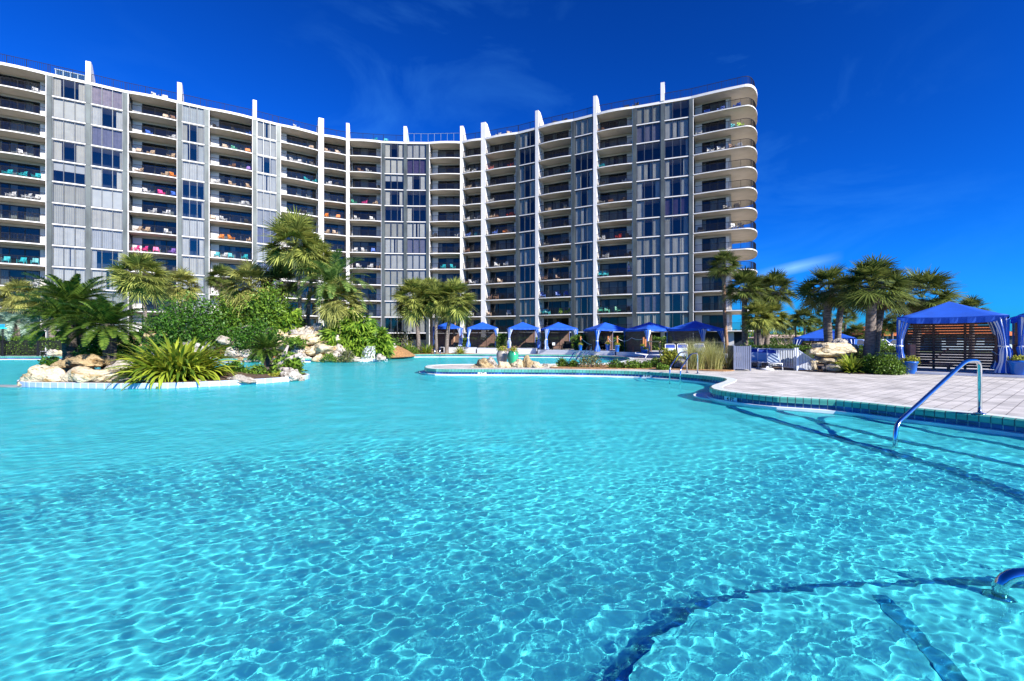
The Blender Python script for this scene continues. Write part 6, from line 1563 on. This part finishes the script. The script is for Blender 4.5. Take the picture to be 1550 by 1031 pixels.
# pale fence with the sloping end
def fence(label, A, B, h0, h1, n, base=0.0, grp=None, mt='fencegrey', rr=0.016, pr=0.035, posts=(0, 1), name='metal_fence', low=0.10, split=True):
    A = Vector((*A[:2], base)); B = Vector((*B[:2], base)); e = empty(name, label, 'fence', A, 0, grp); d = B - A; dn = d.normalized(); s_ = Vector((-dn.y, dn.x, 0))
    def bar(mb, p, q, w_, h_):
        mb.hexa([tuple(v) for v in (p - s_ * w_, q - s_ * w_, q + s_ * w_, p + s_ * w_)] + [tuple(v + Vector((0, 0, h_))) for v in (p - s_ * w_, q - s_ * w_, q + s_ * w_, p + s_ * w_)], mt)
    mb = MB(); bar(mb, Vector((0, 0, h0 - 0.05)), d + Vector((0, 0, h1 - 0.05)), 0.025, 0.05); mb.build('top_rail', e)
    mb = MB(); bar(mb, Vector((0, 0, low)), d + Vector((0, 0, low)), 0.02, 0.04); mb.build('bottom_rail', e)
    mb = MB()
    for k in range(1, n):
        t = k / n; p = d * t; h = h0 + (h1 - h0) * t; mb.box((p.x - rr, p.y - rr, low + 0.041), (p.x + rr, p.y + rr, h - 0.051), mt)
    mb.build('balusters', e)
    for t in posts:
        p = d * t; h = h0 + (h1 - h0) * t + 0.04; mb = MB(); mb.box((p.x - pr, p.y - pr, 0), (p.x + pr, p.y + pr, h), mt); mb.build('post', e)
    return e
fence('pale grey railing behind the loungers, level section', gx(1166, 22.4), gx(1203.5, 20.6), 0.95, 0.98, 15)
fence('pale grey railing sloping down to the layered boulders', gx(1206.5, 20.35), gx(1232, 20.1), 0.98, 0.50, 11, low=0.05)
# bin screen
e = empty('bin_screen', 'tall grey boarded bin screen between the ornamental grass and loungers', 'bin screen', gx(1112, 20.5), 0)
c0 = gx(1112, 20.5)
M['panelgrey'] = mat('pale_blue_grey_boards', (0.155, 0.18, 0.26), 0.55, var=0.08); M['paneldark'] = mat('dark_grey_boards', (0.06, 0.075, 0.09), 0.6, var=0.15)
fa = gx(1134.5, 20.35) - c0; mb = MB(); d = fa.normalized(); s_ = Vector((-d.y, d.x, 0)); ln = fa.length
fr_ = lambda x, y, z: tuple(d * x + s_ * y + Vector((0, 0, z)))
for q in range(7): mb.box((q * ln / 7 + 0.004, -0.02, 0.06), ((q + 1) * ln / 7 - 0.012, 0.02, 1.10), 'panelgrey', fr_)
mb.build('front_panel', e)
for x in (-0.05, ln + 0.0): mb = MB(); mb.box((x, -0.035, 0), (x + 0.06, 0.035, 1.13), 'panelgrey', fr_); mb.build('post', e)
mb = MB()
for q in range(8): mb.box((-0.045, 0.045 + q * 0.16, 0.04), (-0.005, 0.045 + q * 0.16 + 0.15, 1.12), 'paneldark', fr_)
mb.build('side_panel', e)
mb = MB()
for q in range(8): mb.box((ln + 0.012, 0.045 + q * 0.16, 0.04), (ln + 0.05, 0.045 + q * 0.16 + 0.15, 1.12), 'paneldark', fr_)
mb.build('side_panel', e)
# path light by the boulders
e = empty('path_light', 'small black path light standing before the layered boulders', 'path light', gx(1249, 19.25, 0.03)); mb = MB(); mb.tube([(0, 0, 0), (0, 0, 0.24)], 0.02, 'rail', 8); mb.build('stake', e); mb = MB(); mb.lathe([(0.0, 0.24), (0.05, 0.24), (0.05, 0.32), (0.075, 0.33), (0.0, 0.38)], 'rail', 14); mb.build('lamp_head', e)
# pool ladder rails: two chrome hoops
def hoop(label, P, r=0.024, base=None, grp=None, name='pool_handrail', mt='steel'):
    """rail along P with rounded bends"""
    P = [Vector(p) for p in P]; Q = [P[0]]
    for i in range(1, len(P) - 1):
        a, b_, c = P[i - 1], P[i], P[i + 1]; rr = min(0.16, (a - b_).length * 0.45, (c - b_).length * 0.45); s_ = b_ + (a - b_).normalized() * rr; t_ = b_ + (c - b_).normalized() * rr
        for k in range(7): u = k / 6; Q.append(s_ * (1 - u) ** 2 + b_ * 2 * u * (1 - u) + t_ * u * u)
    Q.append(P[-1]); e = empty(name, label, 'handrail', (P[0].x, P[0].y, 0), 0, grp); o_ = Vector((P[0].x, P[0].y, 0)); mb = MB(); mb.tube([q - o_ for q in Q], r, mt, 14); mb.build('tube', e, True)
    for bs in base or []:
        mb = MB(); mb.lathe([(0, 0.003), (0.085, 0.003), (0.085, 0.012), (0.05, 0.022), (r, 0.026)], 'steel', 22, tuple(Vector(bs) - o_)); mb.build('flange', e, True)
    return e
GLD = 'chrome ladder rails at the peninsula'
a0, a1 = gx(1040, 18.95, 0.0), gx(1056, 18.55, 0.0)
hoop('left chrome rail of the pool ladder by the ornamental grass', [a0, a0 + Vector((0, 0, 0.88)), gx(1029, 18.4, 0.86), gx(1014, 17.6, 0.32), gx(1013.5, 17.5, FZ)], 0.026, [a0], GLD)
hoop('right chrome rail of the pool ladder by the ornamental grass', [a1, a1 + Vector((0, 0, 0.84)), gx(1046, 18.0, 0.82), gx(1030, 17.25, 0.28), gx(1029.5, 17.15, FZ)], 0.026, [a1], GLD)
GIN = 'handrails of the back inlet'
for q, (p0, p1, lab) in enumerate([(872, 858, 'left dark handrail in the small inlet behind the peninsula bed'), (882, 867.5, 'right dark handrail in the small inlet behind the peninsula bed')]):
    b0 = gx(p0, 28.0, -0.28); hoop(lab, [gx(p0, 28.0, FZ), gx(p0, 28.0, 0.62), gx(p0 - 3, 27.8, 0.62), gx(p1, 27.0, -0.1), gx(p1, 27.0, FZ)], 0.03, None, GIN, mt='railteal' if False else 'steel')
for q, (p0, lab) in enumerate([(895, 'left chrome hoop on the inlet edge behind the handrails'), (901, 'right chrome hoop on the inlet edge behind the handrails')]):
    hoop(lab, [gx(p0, 42.3, 0.0), gx(p0, 42.3, 0.85), gx(p0 - 4.5, 41.4, 0.85), gx(p0 - 11, 40.0, 0.2), gx(p0 - 11, 40.0, FZ)], 0.03, None, GIN)
for q, (p0, lab) in enumerate([(658, 'left chrome grab rail on the far pool edge by the palms'), (666, 'right chrome grab rail on the far pool edge by the palms')]):
    hoop(lab, [gx(p0, 45.8, 0.0), gx(p0, 45.8, 0.7), gx(p0, 44.9, 0.7), gx(p0, 44.3, FZ)], 0.03, None, 'grab rails on the far pool edge')
# the big stair rail on the right
hoop('long sloping chrome stair rail running from the deck down into the pool on the right', [gx(1483, 8.28, 0.0), gx(1483, 8.28, 0.985), gx(1462, 8.12, 0.985), gx(1356, 7.2, 0.02), gx(1354, 7.12, FZ)], 0.033, [gx(1483, 8.28, 0.018)], None)
# rail of the near bench, mostly under water
p = Vector((3.25, 3.05, WZ - 0.22))
hoop('bent chrome rail at the lower right corner standing on the pool bench', [p, p + Vector((0.02, 0.0, 0.29)), p + Vector((0.34, -0.08, 0.32)), p + Vector((1.6, -0.5, 0.66)), p + Vector((1.9, -0.6, 0.9)), p + Vector((2.4, -0.9, 0.9))], 0.04, [p + Vector((0, 0, 0.004))], None)
# depth markers
def marker(label, px, py):
    t = min(range(len(pool)), key=lambda i: abs(px_of((*pool[i], 0)) - px) + 2 * abs(HOR + F * EYE / max(0.5, pool[i][1]) - py))
    c = Vector(pool[t]); n_ = -pn[t]; an = math.atan2(n_.x, -n_.y)
    e = empty('depth_marker', label, 'depth marker', (c.x + n_.x * -0.001, c.y + n_.y * -0.001, -0.175), an, 'depth markers on the waterline tiles')
    mb = MB(); mb.box((-0.20, -0.009, -0.062), (0.20, 0.006, 0.062), 'whiteplastic'); mb.build('tile', e)
    cu = bpy.data.curves.new('lettering', 'FONT'); cu.body = '4 FT'; cu.size = 0.125; cu.align_x = 'CENTER'; cu.align_y = 'CENTER'; cu.extrude = 0.001; cu.offset = 0.003; cu.materials.append(M['rail'])
    t_ = bpy.data.objects.new('lettering', cu); me = bpy.data.meshes.new_from_object(t_); bpy.data.objects.remove(t_); o = bpy.data.objects.new('lettering', me); COL.objects.link(o); o.parent = e; o.location = (0, -0.0115, 0); o.rotation_euler = (math.pi / 2, 0, 0)
marker('white 4 FT depth marker on the peninsula front below the left rocks', 723, 560); marker('white 4 FT depth marker on the shaded curve left of the ladder', 988, 563); marker('bluish 4 FT depth marker on the corner right of the small cove', 1097, 593)
# black fence with gate at the far left, chair and sign
for q in range(3):
    fence(['black picket fence at the left edge behind the pool, left panel', 'black picket fence at the left edge behind the pool, middle panel', 'black picket fence at the left edge behind the pool, right panel'][q], gx([-30, 4, 58][q], 39.3), gx([3, 56.5, 96][q], 39.3), 1.3, 1.3, [14, 22, 16][q], grp='black fence panels', mt='rail', rr=0.012, pr=0.04, low=0.08)
e = empty('deck_chair', 'white deck chair with blue stripe behind the black fence', 'chair', gx(69, 40.3), R(10)); mb = MB(); mb.box((-0.28, -0.25, 0.38), (0.28, 0.28, 0.42), 'whiteplastic'); mb.build('seat', e); mb = MB(); mb.box((-0.28, 0.285, 0.42), (0.28, 0.32, 0.84), 'whiteplastic'); mb.box((-0.281, 0.284, 0.843), (0.281, 0.321, 0.93), 'navyband'); mb.build('backrest', e)
for x in (-0.28, 0.24):
    for y in (-0.25, 0.24): l = MB(); l.box((x, y, 0), (x + 0.04, y + 0.04, 0.378), 'whiteplastic'); l.build('leg', e)
M['signblue'] = mat('bright_blue_sign', (0.02, 0.30, 0.75), 0.4, var=0.05); M['cyanpaint'] = mat('cyan_paint', (0.01, 0.62, 0.75), 0.4, var=0.03)
e = empty('pool_sign', 'bright blue sign board at the left edge under the silvery palm', 'sign', gx(-4, 39.0)); mb = MB(); c = at(-4, 492.8, 39.0).z; mb.box((-0.6, -0.03, c - 0.14), (0.6, 0.03, c + 0.14), 'signblue'); mb.build('board', e); mb = MB(); mb.box((-0.7, -0.05, c - 0.24), (0.78, 0.05, c - 0.15), 'cyanpaint'); mb.build('ledge', e)
for x in (-0.5, 0.45): mb = MB(); mb.box((x, -0.03, 0), (x + 0.06, 0.03, c - 0.245), 'rail'); mb.build('leg', e)
# dark deck chair by the far pool edge
wicker('dark slatted chair on the far pool edge by the slender palm', 664, 46.6, 0.003, 160, None)

# ------------------------------------------------------------------ beyond the hedge: low buildings and cars
M['roofo'] = stripe_mat('orange_clay_tiles', (0.42, 0.10, 0.022), (0.62, 0.17, 0.035), 2.2, 'X', 0.7, 0.25); M['cyanwall'] = mat('blue_grey_wall', (0.40, 0.50, 0.56), 0.8); M['pinkwall'] = mat('pale_pink_wall', (0.58, 0.40, 0.32), 0.85, var=0.08)
def low_house(label, px0, px1, Yd, zw, zr, wallm, roofm, dep=9):
    a, b_ = gx(px0, Yd), gx(px1, Yd); c = (a + b_) / 2; h = (b_.x - a.x) / 2
    e = empty('low_house', label, 'house', (c.x, Yd, 0)); mb = MB(); mb.box((-h + 0.7, 0.7, 0), (h - 0.7, dep - 0.7, zw), wallm); mb.build('wall', e)
    mb = MB(); r_ = h * 0.55; B = [(-h, 0, zw), (h, 0, zw), (h, dep, zw), (-h, dep, zw)]; T = [(-r_, dep / 2, zr), (r_, dep / 2, zr)]
    mb.poly([B[0], B[1], T[1], T[0]], roofm); mb.poly([B[1], B[2], T[1]], roofm); mb.poly([B[2], B[3], T[0], T[1]], roofm); mb.poly([B[3], B[0], T[0]], roofm); mb.poly([(x, y, z - 0.02) for x, y, z in B[::-1]], 'pinkwall')
    mb.build('roof', e)
    for q in range(4):
        x = -h + 2.0 + q * (2 * h - 4.0) / 3; w_ = MB(); w_.box((x - 0.7, 0.64, 0.9), (x + 0.7, 0.69, 2.2), 'doorframe'); w_.build('window', e)
low_house('low house with bright orange tiled roof beyond the parked cars', 1318, 1420, 62, 2.0, 3.4, 'cyanwall', 'roofo')
low_house('second orange-roofed house seen through the slats of the big cabana', 1425, 1560, 60, 2.0, 3.6, 'cyanwall', 'roofo')
low_house('pale pink low building far behind the palms at the right of the tower', 1160, 1240, 95, 1.9, 2.6, 'pinkwall', 'pinkwall')
def car(label, px, Yd, rz, col, grp='parked cars beyond the hedge'):
    mt = 'car_' + col
    if mt not in M: M[mt] = mat(col + '_car_paint', {'white': (0.78, 0.78, 0.78), 'blue': (0.03, 0.09, 0.32), 'silver': (0.5, 0.52, 0.55)}[col], 0.25, 0.0, var=0.02)
    e = empty('parked_car', label, 'car', gx(px, Yd), R(rz), grp)
    prof = [(-2.2, 0.35), (-2.25, 0.75), (-1.9, 0.95), (-1.25, 1.0), (-0.6, 1.45), (0.9, 1.48), (1.7, 1.05), (2.15, 0.95), (2.25, 0.6), (2.2, 0.35)]
    mb = MB()
    for s_ in (-1, 1):
        P = [(x, s_ * (0.86 if z < 1.02 else 0.68), z) for x, z in prof]; mb.poly(P if s_ < 0 else P[::-1], mt)
    for q in range(len(prof)):
        a, b_ = prof[q], prof[(q + 1) % len(prof)]; ya = 0.86 if a[1] < 1.02 else 0.68; yb = 0.86 if b_[1] < 1.02 else 0.68
        mb.poly([(a[0], -ya, a[1]), (a[0], ya, a[1]), (b_[0], yb, b_[1]), (b_[0], -yb, b_[1])], mt)
    mb.build('body', e)
    for s_ in (-1, 1):
        w_ = MB(); w_.poly([(-1.12, s_ * 0.875, 1.0), (-0.55, s_ * 0.70, 1.40), (0.85, s_ * 0.70, 1.42), (1.55, s_ * 0.875, 1.03)], 'doorframe'); w_.build('side_window', e)
        for x in (-1.35, 1.4): t = MB(); t.lathe([(0, -0.1), (0.32, -0.1), (0.34, -0.06), (0.34, 0.06), (0.32, 0.1), (0, 0.1)], 'rail', 18); o = t.build('wheel', e); o.location = (x, s_ * 0.80, 0.34); o.rotation_euler = (math.pi / 2, 0, 0)
    w_ = MB(); w_.poly([(-1.22, -0.66, 1.03), (-1.22, 0.66, 1.03), (-0.63, 0.60, 1.43), (-0.63, -0.60, 1.43)], 'doorframe'); w_.v = [(x - 0.02, y, z + 0.01) for x, y, z in w_.v]; w_.build('windscreen', e)
car('white car between the big palm trunks and the orange-roofed house', 1324, 46, 205, 'white'); car('silver-white car left of the largest palm trunk beyond the hedge', 1302, 47, 215, 'silver'); car('blue car beside the right post of the lone cabana', 1288, 45, 200, 'blue'); car('dark blue car in front of the orange-roofed house wall', 1350, 48, 195, 'blue')

# ------------------------------------------------------------------ person and closed parasol on a balcony
r_ = balcony_at(952, 409)
i_, k_, u_, frb = r_; zb = ZB + SH * k_ + 0.004
M['skin'] = mat('skin', (0.55, 0.33, 0.24), 0.6, var=0); M['shirt'] = mat('pale_pink_shirt', (0.72, 0.52, 0.55), 0.8, var=0.05); M['shorts'] = mat('bright_blue_shorts', (0.03, 0.22, 0.62), 0.8, var=0.05); M['hair'] = mat('dark_hair', (0.05, 0.035, 0.03), 0.7, var=0)
def person(label, loc, rz):
    e = empty('person', label, 'person', loc, rz)
    V = [(0, 0, 0.95), (0, 0, 1.15), (0, 0, 1.38), (0, 0.01, 1.52), (0, -0.01, 1.62), (0, -0.01, 1.74), (-0.19, 0, 1.40), (-0.27, -0.08, 1.14), (-0.22, -0.30, 1.08), (0.19, 0, 1.40), (0.27, -0.08, 1.14), (0.22, -0.30, 1.08),
         (-0.10, 0, 0.88), (-0.12, -0.02, 0.48), (-0.12, 0.02, 0.08), (-0.13, -0.12, 0.03), (0.10, 0, 0.88), (0.12, -0.03, 0.48), (0.13, 0.02, 0.08), (0.14, -0.12, 0.03)]
    E_ = [(0, 1), (1, 2), (2, 3), (3, 4), (4, 5), (2, 6), (6, 7), (7, 8), (2, 9), (9, 10), (10, 11), (0, 12), (12, 13), (13, 14), (14, 15), (0, 16), (16, 17), (17, 18), (18, 19)]
    Rr = [(0.15, 0.11), (0.14, 0.10), (0.16, 0.11), (0.055, 0.055), (0.085, 0.095), (0.08, 0.09), (0.06, 0.06), (0.045, 0.045), (0.035, 0.03), (0.06, 0.06), (0.045, 0.045), (0.035, 0.03), (0.09, 0.09), (0.06, 0.06), (0.042, 0.042), (0.04, 0.03), (0.09, 0.09), (0.06, 0.06), (0.042, 0.042), (0.04, 0.03)]
    me = bpy.data.meshes.new('body'); me.from_pydata(V, E_, []); me.materials.append(M['skin']); o = bpy.data.objects.new('body', me); COL.objects.link(o); o.parent = e
    o.modifiers.new('skin', 'SKIN'); o.modifiers.new('smooth', 'SUBSURF').render_levels = 2
    for v, rr in zip(me.skin_vertices[0].data, Rr): v.radius = rr
    me.skin_vertices[0].data[0].use_root = True
    def garment(name, rings, mt):
        g = MB(); k = g.m(mt); n = 16
        for (x, y, z, ax, ay) in rings:
            for j in range(n): a = 2 * math.pi * j / n; g.v.append((x + ax * math.cos(a), y + ay * math.sin(a), z))
        for q in range(len(rings) - 1):
            for j in range(n): a = q * n + j; b_ = q * n + (j + 1) % n; g.f.append((a, b_, b_ + n, a + n)); g.mi.append(k)
        g.build(name, e, True)
    garment('shirt', [(0, 0, 0.92, 0.185, 0.145), (0, 0, 1.15, 0.175, 0.135), (0, 0, 1.35, 0.205, 0.14), (0, 0, 1.45, 0.16, 0.11), (0, 0, 1.50, 0.075, 0.07)], 'shirt')
    garment('shorts', [(0, 0, 0.60, 0.215, 0.125), (0, 0, 0.80, 0.20, 0.135), (0, 0, 0.96, 0.178, 0.138)], 'shorts')
    garment('hair', [(0, 0.03, 1.62, 0.09, 0.09), (0, 0.02, 1.72, 0.10, 0.10), (0, 0.0, 1.79, 0.075, 0.08), (0, 0, 1.825, 0.01, 0.01)], 'hair')
person('person in pale pink top and blue shorts standing at a balcony rail', frb(u_, 0.45, zb), R(-15))
i2, k2, u2, fr2 = balcony_at(941, 409)
e = empty('closed_parasol', 'closed white and teal parasol standing on the balcony beside the standing person', 'parasol', frb(min(u_ + 1.15, 4.9), 0.75, zb)); mb = MB(); mb.tube([(0, 0, 0), (0, 0, 2.2)], 0.025, 'postwhite', 8); mb.build('pole', e); mb = MB()
mb.lathe([(0.03, 2.25), (0.08, 2.05), (0.12, 1.5), (0.15, 1.2), (0.10, 1.15), (0.03, 1.16)], 'whiteplastic', 16); mb.build('canopy', e, True)
mb = MB(); mb.lathe([(0, 0), (0.22, 0), (0.22, 0.06), (0.04, 0.08)], 'rail', 16); mb.build('base', e)
# tinsel tree behind a window of the left wing
frw, wdw = bay_frame(4); zt = ZB + SH * 4 + 0.01
mb = MB(); mb.lathe([(0.0, 1.75), (0.14, 1.4), (0.10, 1.38), (0.28, 1.0), (0.2, 0.98), (0.42, 0.55), (0.32, 0.53), (0.55, 0.2), (0.0, 0.22)], 'whiteplastic', 14); mb.tube([(0, 0, 0), (0, 0, 0.25)], 0.05, 'twig', 6)
tag(mb.build('tinsel_tree', None, False, frw(wdw * 0.5, 0.95, zt)), 'white tinsel tree standing behind a window of the left wing', 'tinsel tree')
